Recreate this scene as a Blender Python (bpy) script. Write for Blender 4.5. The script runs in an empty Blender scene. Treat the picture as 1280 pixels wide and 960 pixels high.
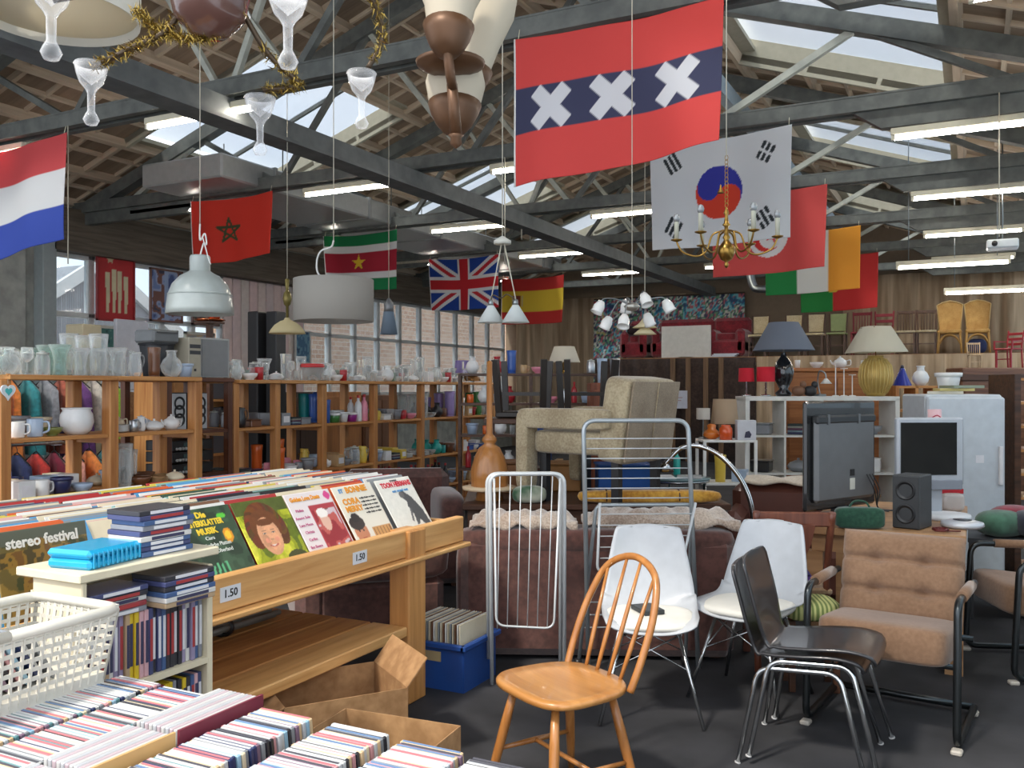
import bpy, math, random
import numpy as np
from mathutils import Vector, Matrix
rng = random.Random(7)
PI = math.pi
sc = bpy.context.scene
col = sc.collection
# ------------------------------------------------------------ camera
FPX = 1130.0; EYE = 1.55; HOR = 485.0; YAW = math.radians(27)
F = Vector((-math.sin(YAW), math.cos(YAW), 0)); R = Vector((math.cos(YAW), math.sin(YAW), 0))
cd = bpy.data.cameras.new('camera'); cam = bpy.data.objects.new('camera', cd); col.objects.link(cam)
cam.location = (0, 0, EYE); cam.rotation_euler = (PI/2, 0, YAW)
cd.sensor_width = 36; cd.lens = 36*FPX/1280; cd.shift_y = (HOR-480)/1280; cd.clip_end = 200; cd.clip_start = .05
sc.camera = cam
# ------------------------------------------------------------ world, sun, exposure
wd = bpy.data.worlds.new('world'); sc.world = wd; wd.use_nodes = True
nt = wd.node_tree; nt.nodes.clear()
wo = nt.nodes.new('ShaderNodeOutputWorld'); bg = nt.nodes.new('ShaderNodeBackground')
ns = nt.nodes.new('ShaderNodeTexNoise'); ns.inputs['Scale'].default_value = 2.2; ns.inputs['Detail'].default_value = 5
cr = nt.nodes.new('ShaderNodeValToRGB')
cr.color_ramp.elements[0].position = .35; cr.color_ramp.elements[0].color = (.74, .83, .95, 1)
cr.color_ramp.elements[1].position = .65; cr.color_ramp.elements[1].color = (.96, .97, 1, 1)
tc = nt.nodes.new('ShaderNodeTexCoord')
nt.links.new(tc.outputs['Generated'], ns.inputs['Vector']); nt.links.new(ns.outputs['Fac'], cr.inputs['Fac'])
nt.links.new(cr.outputs['Color'], bg.inputs['Color']); bg.inputs['Strength'].default_value = 1.2
nt.links.new(bg.outputs[0], wo.inputs[0])
SUN = bpy.data.lights.new('sun', 'SUN'); SUN.energy = 1.8; SUN.angle = math.radians(6); SUN.color = (1, .93, .82)
so = bpy.data.objects.new('sun', SUN); col.objects.link(so); so.location = (0, -4, 12)
so.rotation_euler = (math.radians(38), math.radians(-14), 0)
TUBE = 27.0      # strength of the fluorescent tubes
sc.view_settings.view_transform = 'Standard'; sc.view_settings.look = 'None'
sc.view_settings.gamma = 1; sc.view_settings.use_curve_mapping = False
sc.view_settings.exposure = 1.0

# ------------------------------------------------------------ positions
def C(r, d, z=0.0): return Vector((0, 0, z)) + F*d + R*r           # metres right of and ahead of the eye
def W(px, py, d): return Vector((0, 0, EYE)) + F*d + R*((px-640)/FPX*d) + Vector((0, 0, (HOR-py)/FPX*d))
def Gd(py, z): return (EYE-z)*FPX/(py-HOR)
def G(px, py, z=0.0): return W(px, py, Gd(py, z))
def AX(px, X): # depth where column px meets plane x = X
    u = (px-640)/FPX; return X/(-math.sin(YAW)+math.cos(YAW)*u)
def AY(px, Y):
    u = (px-640)/FPX; return Y/(math.cos(YAW)+math.sin(YAW)*u)
def face(r, d): # z rotation that turns local +Y to this camera-relative heading
    v = F*d + R*r; return math.atan2(v.y, v.x) - PI/2
# ------------------------------------------------------------ materials
def S(r, g, b):
    f = lambda c: (c/255/12.92) if c/255 <= .04045 else ((c/255+.055)/1.055)**2.4
    return (f(r), f(g), f(b))
MC = {}
def mk(name):
    m = bpy.data.materials.new(name); m.use_nodes = True
    return m, m.node_tree, m.node_tree.nodes['Principled BSDF']
def M(rgb, rough=.55, metal=0, em=0, coat=0, sheen=0):
    k = (rgb, rough, metal, em, coat, sheen)
    if k in MC: return MC[k]
    m, t, b = mk('plain_%d_%d_%d' % rgb); c = S(*rgb)
    b.inputs['Roughness'].default_value = rough; b.inputs['Metallic'].default_value = metal
    n = t.nodes.new('ShaderNodeTexNoise'); n.inputs['Scale'].default_value = 14; n.inputs['Detail'].default_value = 3
    tco = t.nodes.new('ShaderNodeTexCoord'); t.links.new(tco.outputs['Object'], n.inputs['Vector'])
    mr = t.nodes.new('ShaderNodeMapRange'); mr.inputs['To Min'].default_value = .86; mr.inputs['To Max'].default_value = 1.12
    t.links.new(n.outputs['Fac'], mr.inputs['Value'])
    mx = t.nodes.new('ShaderNodeVectorMath'); mx.operation = 'SCALE'; mx.inputs[0].default_value = c
    t.links.new(mr.outputs[0], mx.inputs['Scale']); t.links.new(mx.outputs[0], b.inputs['Base Color'])
    if coat: b.inputs['Coat Weight'].default_value = coat
    if sheen: b.inputs['Sheen Weight'].default_value = sheen
    if em: b.inputs['Emission Color'].default_value = (*c, 1); b.inputs['Emission Strength'].default_value = em
    MC[k] = m; return m
def wood(name, a, b_, rough=.5, axis=0, scale=1.0, coat=0):
    k = ('w', name, axis)
    if k in MC: return MC[k]
    m, t, b = mk(name); tco = t.nodes.new('ShaderNodeTexCoord'); mp = t.nodes.new('ShaderNodeMapping')
    s = [26*scale]*3; s[axis] = 1.6*scale; mp.inputs['Scale'].default_value = s
    t.links.new(tco.outputs['Object'], mp.inputs['Vector'])
    n = t.nodes.new('ShaderNodeTexNoise'); n.inputs['Scale'].default_value = 1; n.inputs['Detail'].default_value = 4; n.inputs['Distortion'].default_value = .6
    t.links.new(mp.outputs[0], n.inputs['Vector'])
    r = t.nodes.new('ShaderNodeValToRGB'); r.color_ramp.elements[0].position = .3; r.color_ramp.elements[1].position = .7
    r.color_ramp.elements[0].color = (*S(*a), 1); r.color_ramp.elements[1].color = (*S(*b_), 1)
    t.links.new(n.outputs['Fac'], r.inputs['Fac']); t.links.new(r.outputs[0], b.inputs['Base Color'])
    b.inputs['Roughness'].default_value = rough; b.inputs['Coat Weight'].default_value = coat
    bp = t.nodes.new('ShaderNodeBump'); bp.inputs['Strength'].default_value = .15; bp.inputs['Distance'].default_value = .01
    t.links.new(n.outputs['Fac'], bp.inputs['Height']); t.links.new(bp.outputs[0], b.inputs['Normal'])
    MC[k] = m; return m
def fabric(name, a, b_, scale=60, rough=.95, bump=.4, sheen=.3):
    k = ('f', name)
    if k in MC: return MC[k]
    m, t, b = mk(name); tco = t.nodes.new('ShaderNodeTexCoord')
    n = t.nodes.new('ShaderNodeTexNoise'); n.inputs['Scale'].default_value = scale; n.inputs['Detail'].default_value = 3
    n2 = t.nodes.new('ShaderNodeTexNoise'); n2.inputs['Scale'].default_value = 5; n2.inputs['Detail'].default_value = 4
    for q in (n, n2): t.links.new(tco.outputs['Object'], q.inputs['Vector'])
    ad = t.nodes.new('ShaderNodeMath'); ad.operation = 'ADD'; t.links.new(n.outputs['Fac'], ad.inputs[0]); t.links.new(n2.outputs['Fac'], ad.inputs[1])
    r = t.nodes.new('ShaderNodeValToRGB'); r.color_ramp.elements[0].position = .4; r.color_ramp.elements[1].position = .62
    hf = t.nodes.new('ShaderNodeMath'); hf.operation = 'MULTIPLY'; hf.inputs[1].default_value = .5; t.links.new(ad.outputs[0], hf.inputs[0])
    r.color_ramp.elements[0].color = (*S(*a), 1); r.color_ramp.elements[1].color = (*S(*b_), 1)
    t.links.new(hf.outputs[0], r.inputs['Fac']); t.links.new(r.outputs[0], b.inputs['Base Color'])
    b.inputs['Roughness'].default_value = rough; b.inputs['Sheen Weight'].default_value = sheen
    bp = t.nodes.new('ShaderNodeBump'); bp.inputs['Strength'].default_value = bump; bp.inputs['Distance'].default_value = .004
    t.links.new(n.outputs['Fac'], bp.inputs['Height']); t.links.new(bp.outputs[0], b.inputs['Normal'])
    MC[k] = m; return m
def glass(rgb=(235, 242, 240), clear=.78, rough=.04):
    k = ('g', rgb, clear, rough)
    if k in MC: return MC[k]
    m = bpy.data.materials.new('clear_glass'); m.use_nodes = True; t = m.node_tree; t.nodes.clear()
    o = t.nodes.new('ShaderNodeOutputMaterial'); mx = t.nodes.new('ShaderNodeMixShader'); tr = t.nodes.new('ShaderNodeBsdfTransparent')
    gl = t.nodes.new('ShaderNodeBsdfPrincipled'); gl.inputs['Base Color'].default_value = (*S(*rgb), 1); gl.inputs['Roughness'].default_value = rough
    gl.inputs['Specular IOR Level'].default_value = 1.0
    tr.inputs['Color'].default_value = (*S(*rgb), 1)
    lw = t.nodes.new('ShaderNodeLayerWeight'); lw.inputs['Blend'].default_value = .35
    mr = t.nodes.new('ShaderNodeMapRange'); mr.inputs['To Min'].default_value = 1-clear; mr.inputs['To Max'].default_value = min(1, 1.6-clear)
    t.links.new(lw.outputs['Facing'], mr.inputs['Value']); t.links.new(mr.outputs[0], mx.inputs[0])
    t.links.new(tr.outputs[0], mx.inputs[1]); t.links.new(gl.outputs[0], mx.inputs[2]); t.links.new(mx.outputs[0], o.inputs[0])
    MC[k] = m; return m
def printmat(rough=.6, trans=0):
    k = ('p', rough, trans)
    if k in MC: return MC[k]
    m, t, b = mk('printed_surface'); a = t.nodes.new('ShaderNodeAttribute'); a.attribute_name = 'Col'
    t.links.new(a.outputs['Color'], b.inputs['Base Color']); b.inputs['Roughness'].default_value = rough
    if trans:
        tl = t.nodes.new('ShaderNodeBsdfTranslucent'); t.links.new(a.outputs['Color'], tl.inputs['Color'])
        mx = t.nodes.new('ShaderNodeMixShader'); mx.inputs[0].default_value = trans
        o = t.nodes['Material Output']; t.links.new(b.outputs[0], mx.inputs[1]); t.links.new(tl.outputs[0], mx.inputs[2]); t.links.new(mx.outputs[0], o.inputs[0])
    MC[k] = m; return m
def shade_fabric(rgb, trans=.45):
    k = ('s', rgb, trans)
    if k in MC: return MC[k]
    m, t, b = mk('lampshade_cloth'); b.inputs['Base Color'].default_value = (*S(*rgb), 1); b.inputs['Roughness'].default_value = .9
    n = t.nodes.new('ShaderNodeTexNoise'); n.inputs['Scale'].default_value = 90; bp = t.nodes.new('ShaderNodeBump'); bp.inputs['Strength'].default_value = .15
    t.links.new(n.outputs['Fac'], bp.inputs['Height']); t.links.new(bp.outputs[0], b.inputs['Normal'])
    tl = t.nodes.new('ShaderNodeBsdfTranslucent'); tl.inputs['Color'].default_value = (*S(*rgb), 1)
    mx = t.nodes.new('ShaderNodeMixShader'); mx.inputs[0].default_value = trans; o = t.nodes['Material Output']
    t.links.new(b.outputs[0], mx.inputs[1]); t.links.new(tl.outputs[0], mx.inputs[2]); t.links.new(mx.outputs[0], o.inputs[0])
    MC[k] = m; return m
CHROME = M((205, 208, 210), .18, 1); STEEL = M((150, 156, 158), .35, 1); BRASS = M((150, 118, 60), .28, 1); COPPER = M((190, 110, 70), .25, 1)
BLACK = M((28, 28, 30), .4); WHITE = M((232, 232, 228), .5); CREAM = M((226, 216, 190), .5)
PINE = wood('pine', (172, 112, 58), (206, 150, 88), .5); PINEY = wood('pine_y', (172, 112, 58), (206, 150, 88), .5, 1); PINEZ = wood('pine_z', (166, 106, 56), (200, 144, 84), .5, 2)
LPW = wood('table_pine_y', (196, 142, 82), (226, 178, 116), .45, 1); LPWZ = wood('table_pine_z', (176, 118, 62), (206, 150, 88), .45, 2)
DWOOD = wood('dark_wood', (58, 36, 24), (92, 58, 38), .4); OAK = wood('oak', (138, 96, 58), (174, 128, 82), .45)
TEAK = wood('honey_wood', (168, 112, 56), (196, 140, 80), .3, 0, 1, .3); TEAKZ = wood('honey_wood_z', (156, 98, 46), (188, 128, 70), .3, 2, 1, .3)
# ------------------------------------------------------------ mesh builder
class MB:
    def __init__(s): s.v = []; s.f = []; s.s = []
    def add(s, vs, fs, smooth=False, mtx=None):
        o = len(s.v)
        s.v += [tuple(mtx @ Vector(v)) for v in vs] if mtx else [tuple(v) for v in vs]
        s.f += [tuple(i+o for i in f) for f in fs]; s.s += [smooth]*len(fs); return s
    def box(s, c, d, rot=None, b=0):
        x, y, z = d[0]/2, d[1]/2, d[2]/2
        m = Matrix.Translation(Vector(c)) @ (rot if rot is not None else Matrix())
        if b <= 0:
            vs = [(i*x, j*y, k*z) for k in (-1, 1) for j in (-1, 1) for i in (-1, 1)]
            return s.add(vs, [(0, 2, 3, 1), (4, 5, 7, 6), (0, 1, 5, 4), (2, 6, 7, 3), (0, 4, 6, 2), (1, 3, 7, 5)], False, m)
        b = min(b, x*.9, y*.9, z*.9); vs = []; idx = {}
        for k in (-1, 1):
            for j in (-1, 1):
                for i in (-1, 1):
                    for a, p in enumerate(((i*x, j*(y-b), k*(z-b)), (i*(x-b), j*y, k*(z-b)), (i*(x-b), j*(y-b), k*z))):
                        idx[(i, j, k, a)] = len(vs); vs.append(p)
        fs = []
        for sg in (-1, 1):
            q = [idx[(sg, j, k, 0)] for j, k in ((-1, -1), (1, -1), (1, 1), (-1, 1))]; fs.append(tuple(q if sg > 0 else q[::-1]))
            q = [idx[(i, sg, k, 1)] for i, k in ((-1, -1), (-1, 1), (1, 1), (1, -1))]; fs.append(tuple(q if sg > 0 else q[::-1]))
            q = [idx[(i, j, sg, 2)] for i, j in ((-1, -1), (1, -1), (1, 1), (-1, 1))]; fs.append(tuple(q if sg > 0 else q[::-1]))
        for p in (-1, 1):
            for q in (-1, 1):
                fs.append((idx[(p, q, -1, 0)], idx[(p, q, 1, 0)], idx[(p, q, 1, 1)], idx[(p, q, -1, 1)]))
                fs.append((idx[(p, -1, q, 0)], idx[(p, 1, q, 0)], idx[(p, 1, q, 2)], idx[(p, -1, q, 2)]))
                fs.append((idx[(-1, p, q, 1)], idx[(1, p, q, 1)], idx[(1, p, q, 2)], idx[(-1, p, q, 2)]))
        for k in (-1, 1):
            for j in (-1, 1):
                for i in (-1, 1): fs.append((idx[(i, j, k, 0)], idx[(i, j, k, 1)], idx[(i, j, k, 2)]))
        return s.add(vs, fs, False, m)
    def bar(s, p, q, w, h=None, up=(0, 0, 1)): # rectangular bar from p to q
        p, q = Vector(p), Vector(q); h = h or w; t = (q-p); L = t.length; t.normalize(); u = Vector(up)
        if abs(t.dot(u)) > .99: u = Vector((0, 1, 0))
        sx = t.cross(u).normalized(); uu = sx.cross(t); m = Matrix((sx, t, uu)).transposed().to_4x4()
        return s.box((p+q)/2, (w, L, h), m)
    def tube(s, pts, r, n=8, closed=False, caps=True):
        P = [Vector(p) for p in pts]; N = len(P); rr = r if isinstance(r, (list, tuple)) else [r]*N
        vs = []; t0 = None; nrm = None
        for i in range(N):
            if closed: t = P[(i+1) % N]-P[i-1]
            else: t = P[min(i+1, N-1)]-P[max(i-1, 0)]
            t = t.normalized() if t.length > 1e-9 else Vector((0, 0, 1))
            if nrm is None:
                a = Vector((0, 0, 1)) if abs(t.z) < .9 else Vector((1, 0, 0)); nrm = t.cross(a).normalized()
            else:
                nrm = nrm - t*nrm.dot(t); nrm = nrm.normalized() if nrm.length > 1e-6 else t.orthogonal().normalized()
            b = t.cross(nrm)
            for k in range(n):
                a = 2*PI*k/n; vs.append(P[i] + (nrm*math.cos(a)+b*math.sin(a))*rr[i])
        fs = []
        for i in range(N if closed else N-1):
            j = (i+1) % N
            for k in range(n): fs.append((i*n+k, i*n+(k+1) % n, j*n+(k+1) % n, j*n+k))
        s.add(vs, fs, True)
        if caps and not closed:
            o = len(s.v)-len(vs); s.f.append(tuple(o+k for k in range(n))[::-1]); s.s.append(False)
            s.f.append(tuple(o+(N-1)*n+k for k in range(n))); s.s.append(False)
        return s
    def lathe(s, prof, n=18, c=(0, 0, 0), mtx=None, sq=0):
        vs = []; fs = []; N = len(prof)
        for r, z in prof:
            for k in range(n):
                a = 2*PI*k/n; vs.append((c[0]+max(r, 1e-4)*math.cos(a), c[1]+max(r, 1e-4)*math.sin(a), c[2]+z))
        for i in range(N-1):
            for k in range(n): fs.append((i*n+k, i*n+(k+1) % n, (i+1)*n+(k+1) % n, (i+1)*n+k))
        return s.add(vs, fs, True, mtx)
    def pad(s, c, d, e=.35, rot=None, nu=16, nv=12, puff=None): # soft cushion (superellipsoid)
        def sp(a, p): return math.copysign(abs(a)**p, a)
        vs = []; fs = []
        for i in range(nv+1):
            th = -PI/2+PI*i/nv
            for k in range(nu):
                ph = 2*PI*(k+.5)/nu
                vs.append((d[0]/2*sp(math.cos(th), e)*sp(math.cos(ph), e), d[1]/2*sp(math.cos(th), e)*sp(math.sin(ph), e), d[2]/2*sp(math.sin(th), e)))
        for i in range(nv):
            for k in range(nu): fs.append((i*nu+k, i*nu+(k+1) % nu, (i+1)*nu+(k+1) % nu, (i+1)*nu+k))
        m = Matrix.Translation(Vector(c)) @ (rot if rot is not None else Matrix())
        return s.add(vs, fs, True, m)
    def prism(s, poly, z0, z1, mtx=None, smooth=False): # polygon in XY, extruded in Z
        n = len(poly); vs = [(x, y, z0) for x, y in poly]+[(x, y, z1) for x, y in poly]
        fs = [tuple(range(n))[::-1], tuple(range(n, 2*n))]
        s.add(vs, fs, False, mtx); o = len(s.v)-2*n
        for k in range(n): s.f.append((o+k, o+(k+1) % n, o+n+(k+1) % n, o+n+k)); s.s.append(smooth)
        return s
    def sheet(s, fn, nu, nv, th=0.0, close=False): # fn(u,v)->point ; optional thickness
        vs = [Vector(fn(i/nu, j/nv)) for j in range(nv+1) for i in range(nu+1)]
        w = nu+1; q = [(j*w+i, j*w+i+1, (j+1)*w+i+1, (j+1)*w+i) for j in range(nv) for i in range(nu)]
        if th:
            nr = [Vector((0, 0, 0)) for _ in vs]
            for f in q:
                n_ = (vs[f[1]]-vs[f[0]]).cross(vs[f[3]]-vs[f[0]])
                for i in f: nr[i] += n_
            n0 = len(vs); vs2 = [v-nr[i].normalized()*th for i, v in enumerate(vs)]
            fs = q+[tuple(i+n0 for i in f[::-1]) for f in q]
            ring = [i for i in range(w)]+[j*w+nu for j in range(1, nv+1)]+[nv*w+i for i in range(nu-1, -1, -1)]+[j*w for j in range(nv-1, 0, -1)]
            L = len(ring)
            fs += [(ring[(k+1) % L], ring[k], ring[k]+n0, ring[(k+1) % L]+n0) for k in range(L)]
            return s.add(vs+vs2, fs, True)
        return s.add(vs, q, True)
    def mesh(s, name, mat):
        me = bpy.data.meshes.new(name); me.from_pydata(s.v, [], s.f); me.update()
        me.polygons.foreach_set('use_smooth', s.s)
        if mat: me.materials.append(mat)
        return me
    def build(s, name, mat, parent=None, loc=(0, 0, 0), rz=0, rot=None):
        return link(name, s.mesh(name, mat), parent, loc, rz, rot)
def link(name, me, parent=None, loc=(0, 0, 0), rz=0, rot=None):
    o = bpy.data.objects.new(name, me); col.objects.link(o); o.location = loc
    o.rotation_euler = rot if rot is not None else (0, 0, rz)
    if parent: o.parent = parent
    return o
def tag(o, label, cat, group=None):
    o['label'] = label; o['category'] = cat
    if group: o['group'] = group
    return o
def thing(name, label, cat, loc=(0, 0, 0), rz=0, group=None):
    return tag(link(name, None, None, loc, rz), label, cat, group)
def struct(o): o['kind'] = 'structure'; return o
def dup(root, loc, rz, label=None):
    def cp(o, par):
        c = o.copy(); col.objects.link(c); c.parent = par
        for ch in o.children: cp(ch, c)
        return c
    r = cp(root, None); r.location = loc; r.rotation_euler = (root.rotation_euler[0], root.rotation_euler[1], rz)
    if label: r['label'] = label
    return r
def RX(a): return Matrix.Rotation(a, 4, 'X')
def RY(a): return Matrix.Rotation(a, 4, 'Y')
def RZ(a): return Matrix.Rotation(a, 4, 'Z')
# ------------------------------------------------------------ prints (flat colour pictures on real sheets)
def vnoise(u, v, s, seed=0):
    g = np.random.RandomState(seed).rand(64, 64); x = u*s; y = v*s
    i = np.floor(x).astype(int); j = np.floor(y).astype(int); a = x-i; b = y-j; a = a*a*(3-2*a); b = b*b*(3-2*b)
    q = lambda p, r: g[p % 64, r % 64]
    return (q(i, j)*(1-a)+q(i+1, j)*a)*(1-b)+(q(i, j+1)*(1-a)+q(i+1, j+1)*a)*b
class Pic: # numpy canvas, u right 0..1, v up 0..1
    def __init__(s, nx, ny, rgb, asp=1.0):
        U, V = np.meshgrid(np.linspace(0, 1, nx+1), np.linspace(0, 1, ny+1)); s.u, s.v = U.ravel(), V.ravel(); s.nx, s.ny = nx, ny; s.asp = asp
        s.c = np.tile(np.array(S(*rgb)), (s.u.size, 1))
    def put(s, mask, rgb): s.c[mask] = S(*rgb); return s
    def rect(s, x0, y0, x1, y1, rgb): return s.put((s.u >= x0) & (s.u <= x1) & (s.v >= y0) & (s.v <= y1), rgb)
    def ell(s, x, y, a, b, rgb, rot=0):
        dx = (s.u-x)*s.asp; dy = s.v-y; c, n = math.cos(rot), math.sin(rot); p = dx*c+dy*n; q = -dx*n+dy*c
        return s.put((p/a)**2+(q/b)**2 <= 1, rgb)
    def line(s, x0, y0, x1, y1, w, rgb):
        ax, ay, bx, by = x0*s.asp, y0, x1*s.asp, y1; X = s.u*s.asp; dx, dy = bx-ax, by-ay
        t = np.clip(((X-ax)*dx+(s.v-ay)*dy)/(dx*dx+dy*dy), 0, 1); return s.put((X-ax-t*dx)**2+(s.v-ay-t*dy)**2 <= (w/2)**2, rgb)
    def seg(s, x0, y0, x1, y1, w, rgb): # butt-ended bar
        ax, ay, bx, by = x0*s.asp, y0, x1*s.asp, y1; X = s.u*s.asp; dx, dy = bx-ax, by-ay; L = math.hypot(dx, dy)
        t = ((X-ax)*dx+(s.v-ay)*dy)/L; q = np.abs((X-ax)*(-dy)+(s.v-ay)*dx)/L; return s.put((t >= 0) & (t <= L) & (q <= w/2), rgb)
    def poly(s, pts, rgb):
        X, Y = s.u, s.v; ins = np.zeros(X.size, bool); n = len(pts)
        for i in range(n):
            x0, y0 = pts[i]; x1, y1 = pts[(i+1) % n]
            if y0 == y1: continue
            cnd = ((y0 > Y) != (y1 > Y)) & (X < (x1-x0)*(Y-y0)/(y1-y0)+x0); ins ^= cnd
        return s.put(ins, rgb)
    def star(s, x, y, r, rgb, ri=.382, n=5, rot=0):
        return s.poly([(x+(r if k % 2 == 0 else r*ri)*math.sin(rot+PI*k/n)/s.asp, y+(r if k % 2 == 0 else r*ri)*math.cos(rot+PI*k/n)) for k in range(2*n)], rgb)
    def grain(s, amt=.15, sc_=12, seed=1):
        n = vnoise(s.u, s.v, sc_, seed)*.6+vnoise(s.u, s.v, sc_*2.7, seed+1)*.4; s.c *= (1+amt*(n-.5)*2)[:, None]; return s
    def blobs(s, cols, sc_, seed=3, region=None):
        n = vnoise(s.u*s.asp, s.v, sc_, seed)*.55+vnoise(s.u*s.asp, s.v, sc_*2.3, seed+5)*.45; k = np.clip(((n-.2)/.6*len(cols)).astype(int), 0, len(cols)-1)
        arr = np.array([S(*c) for c in cols])[k]
        if region is None: s.c = arr
        else: s.c[region] = arr[region]
        return s
def paint(me, pic, reps=1):
    a = me.color_attributes.new('Col', 'FLOAT_COLOR', 'POINT'); n = len(me.vertices)
    arr = np.ones((n, 4), np.float32); m = pic.c.shape[0]
    for k in range(n//m): arr[k*m:(k+1)*m, :3] = pic.c
    a.data.foreach_set('color', arr.ravel())
def printed(name, pic, fn, th, parent=None, loc=(0, 0, 0), rz=0, rot=None, rough=.6, trans=0):
    mb = MB(); mb.sheet(fn, pic.nx, pic.ny, th); me = mb.mesh(name, printmat(rough, trans)); paint(me, pic)
    return link(name, me, parent, loc, rz, rot)
def flatpic(name, pic, w, h, th=.004, **k): # upright in local XZ, faces -Y, bottom centre at origin
    return printed(name, pic, lambda u, v: ((u-.5)*w, 0, v*h), th, **k)
FC = {}
def text_mesh(txt, size, depth=.0006, bold=0.0):
    cu = bpy.data.curves.new('t', 'FONT'); cu.body = txt; cu.size = size; cu.extrude = depth; cu.offset = bold; cu.resolution_u = 2
    cu.align_x = 'CENTER'; cu.align_y = 'CENTER'
    o = bpy.data.objects.new('t', cu); col.objects.link(o); dg = bpy.context.evaluated_depsgraph_get()
    me = bpy.data.meshes.new_from_object(o.evaluated_get(dg)); bpy.data.objects.remove(o); bpy.data.curves.remove(cu); return me
def text(name, txt, size, mat, parent, loc, rot=(PI/2, 0, 0), bold=0.0, sx=1.0):
    me = text_mesh(txt, size, .0006, bold); me.materials.clear(); me.materials.append(mat)
    if sx != 1: me.transform(Matrix.Scale(sx, 4, (1, 0, 0)))
    return link(name, me, parent, loc, 0, rot)
# ============================================================ the hall
XL, XR, YB, YF = -11.0, 1.45, 21.6, 0.6
XC = -4.8; ZE = 4.05; SL = .344; ZR = ZE+SL*(XC-XL)
def roofz(x): return ZR-SL*abs(x-XC)
# floor
m, t, b = mk('dark_floor'); n = t.nodes.new('ShaderNodeTexNoise'); n.inputs['Scale'].default_value = 3; n.inputs['Detail'].default_value = 8
tco = t.nodes.new('ShaderNodeTexCoord'); t.links.new(tco.outputs['Object'], n.inputs['Vector'])
r_ = t.nodes.new('ShaderNodeValToRGB'); r_.color_ramp.elements[0].color = (*S(34, 35, 38), 1); r_.color_ramp.elements[1].color = (*S(60, 60, 64), 1)
r_.color_ramp.elements[0].position = .3; r_.color_ramp.elements[1].position = .75
t.links.new(n.outputs['Fac'], r_.inputs['Fac']); t.links.new(r_.outputs[0], b.inputs['Base Color']); b.inputs['Roughness'].default_value = .75
FLOORM = m
struct(MB().box(((XL+XR)/2, 8.5, -.05), (XR-XL+.4, 27, .1)).build('floor', FLOORM))
CONC = fabric('painted_concrete', (150, 152, 146), (176, 178, 170), 6, .9, .2, 0)
DBEAM = wood('dark_beam', (84, 74, 62), (112, 100, 86), .7, 1)
STEELG = fabric('grey_painted_steel', (84, 87, 84), (106, 109, 104), 9, .6, .1, 0)
STEELL = fabric('light_painted_steel', (164, 166, 156), (188, 190, 178), 9, .6, .1, 0)
# left wall: solid below the sill, piers, header
wl = struct(MB().box((XL-.12, 4.0, 2.0), (.24, 8.0, 4.1)).box((XL-.12, 14.8, .7), (.24, 13.6, 1.4)).box((XL-.12, 14.8, 3.72), (.24, 13.6, .66)).build('wall_left', CONC))
MB().box((XL+.1, 14.6, 3.68), (.2, 13.4, .58)).build('header_beam', DBEAM, wl)
for k in range(9): # boards of the near wall
    MB().box((XL+.02, 2.0+k*.66, 2.1), (.05, .635, 4.0), b=.01).build('wall_panel', CONC, wl)
MB().box((XL+.1, 7.83, 2.0), (.2, .2, 4.0), b=.01).build('steel_column', M((150, 160, 160), .5), wl)
# window strip of the left wall
WF = M((205, 206, 204), .5); PANE = glass((224, 230, 234), .95)
wy = [8.0, 8.62, 9.24, 9.86, 10.48, 11.1]; wy2 = [13.1, 13.9, 14.7, 15.5, 16.3, 17.1, 17.9, 18.7, 19.5, 20.3, 21.2]
wn = 0
for ys in (wy, wy2):
    for a, b_ in zip(ys[:-1], ys[1:]):
        wn += 1; w = struct(link('window_%d' % wn, None, None, (XL-.06, a, 1.4)))
        L = b_-a
        fr = MB()
        for yy in (.02, L-.02): fr.box((0, yy, 1.0), (.1, .06, 2.0), b=.008)
        for zz in (.03, 1.16, 1.97): fr.box((0, L/2, zz), (.1, L, .07), b=.008)
        fr.build('window_frame', WF, w)
        for z0, z1 in ((.06, 1.12), (1.2, 1.93)):
            MB().box((0, L/2, (z0+z1)/2), (.008, L-.09, z1-z0)).build('pane', PANE, w)
# pinkish boarded stretch
pk = struct(MB().box((XL-.05, 12.1, 2.4), (.06, 2.0, 2.0)).build('wall_boarded', M((150, 128, 122), .8)))
for k in range(10):
    MB().box((XL+.0, 11.2+.2*k, 2.4), (.05, .185, 1.95), b=.012).build('plank', M((222-5*(k % 3), 198-4*(k % 2), 190), .8), pk)
# back wall with brown gathered cloth
def ctn(name, a, b_, c2):
    return fabric(name, a, b_, 18, .9, .3, .2)
struct(MB().box(((XL+XR)/2, YB+.1, 2.3), (XR-XL+.4, .2, 4.7)).prism([(XL, 4.6), (XR+.3, 4.6), (XC, ZR+.1)], -.0, .2, Matrix.Translation((0, YB+.2, 0)) @ RX(PI/2)).build('wall_back', M((128, 112, 94), .9)))
CURT = wood('striped_drape', (146, 124, 98), (200, 178, 150), .9, 2, .28)
def drape(x0, x1, y, z0, z1, seed, mat, name, amp=.05, freq=16):
    rr = random.Random(seed); ph = [rr.random()*6 for _ in range(4)]
    def fn(u, v):
        x = x0+(x1-x0)*u; t = x*freq
        return (x, y+amp*(math.sin(t+ph[0])*.6+math.sin(t*1.7+ph[1])*.3+math.sin(t*.43+ph[2]+v)*.5)*(1-.3*v), z0+(z1-z0)*v)
    return MB().sheet(fn, max(24, int(abs(x1-x0)*36)), 6, .006).build(name, mat)
tag(drape(XL+.2, -6.2, YB-.15, .05, 3.85, 1, CURT, 'drape'), 'brown gathered drape along the back wall beside the mural', 'curtain')
tag(drape(-2.6, XR-.1, YB-.12, 2.3, 4.05, 2, CURT, 'drape'), 'brown gathered drape behind the row of chairs on the platform', 'curtain')
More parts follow.
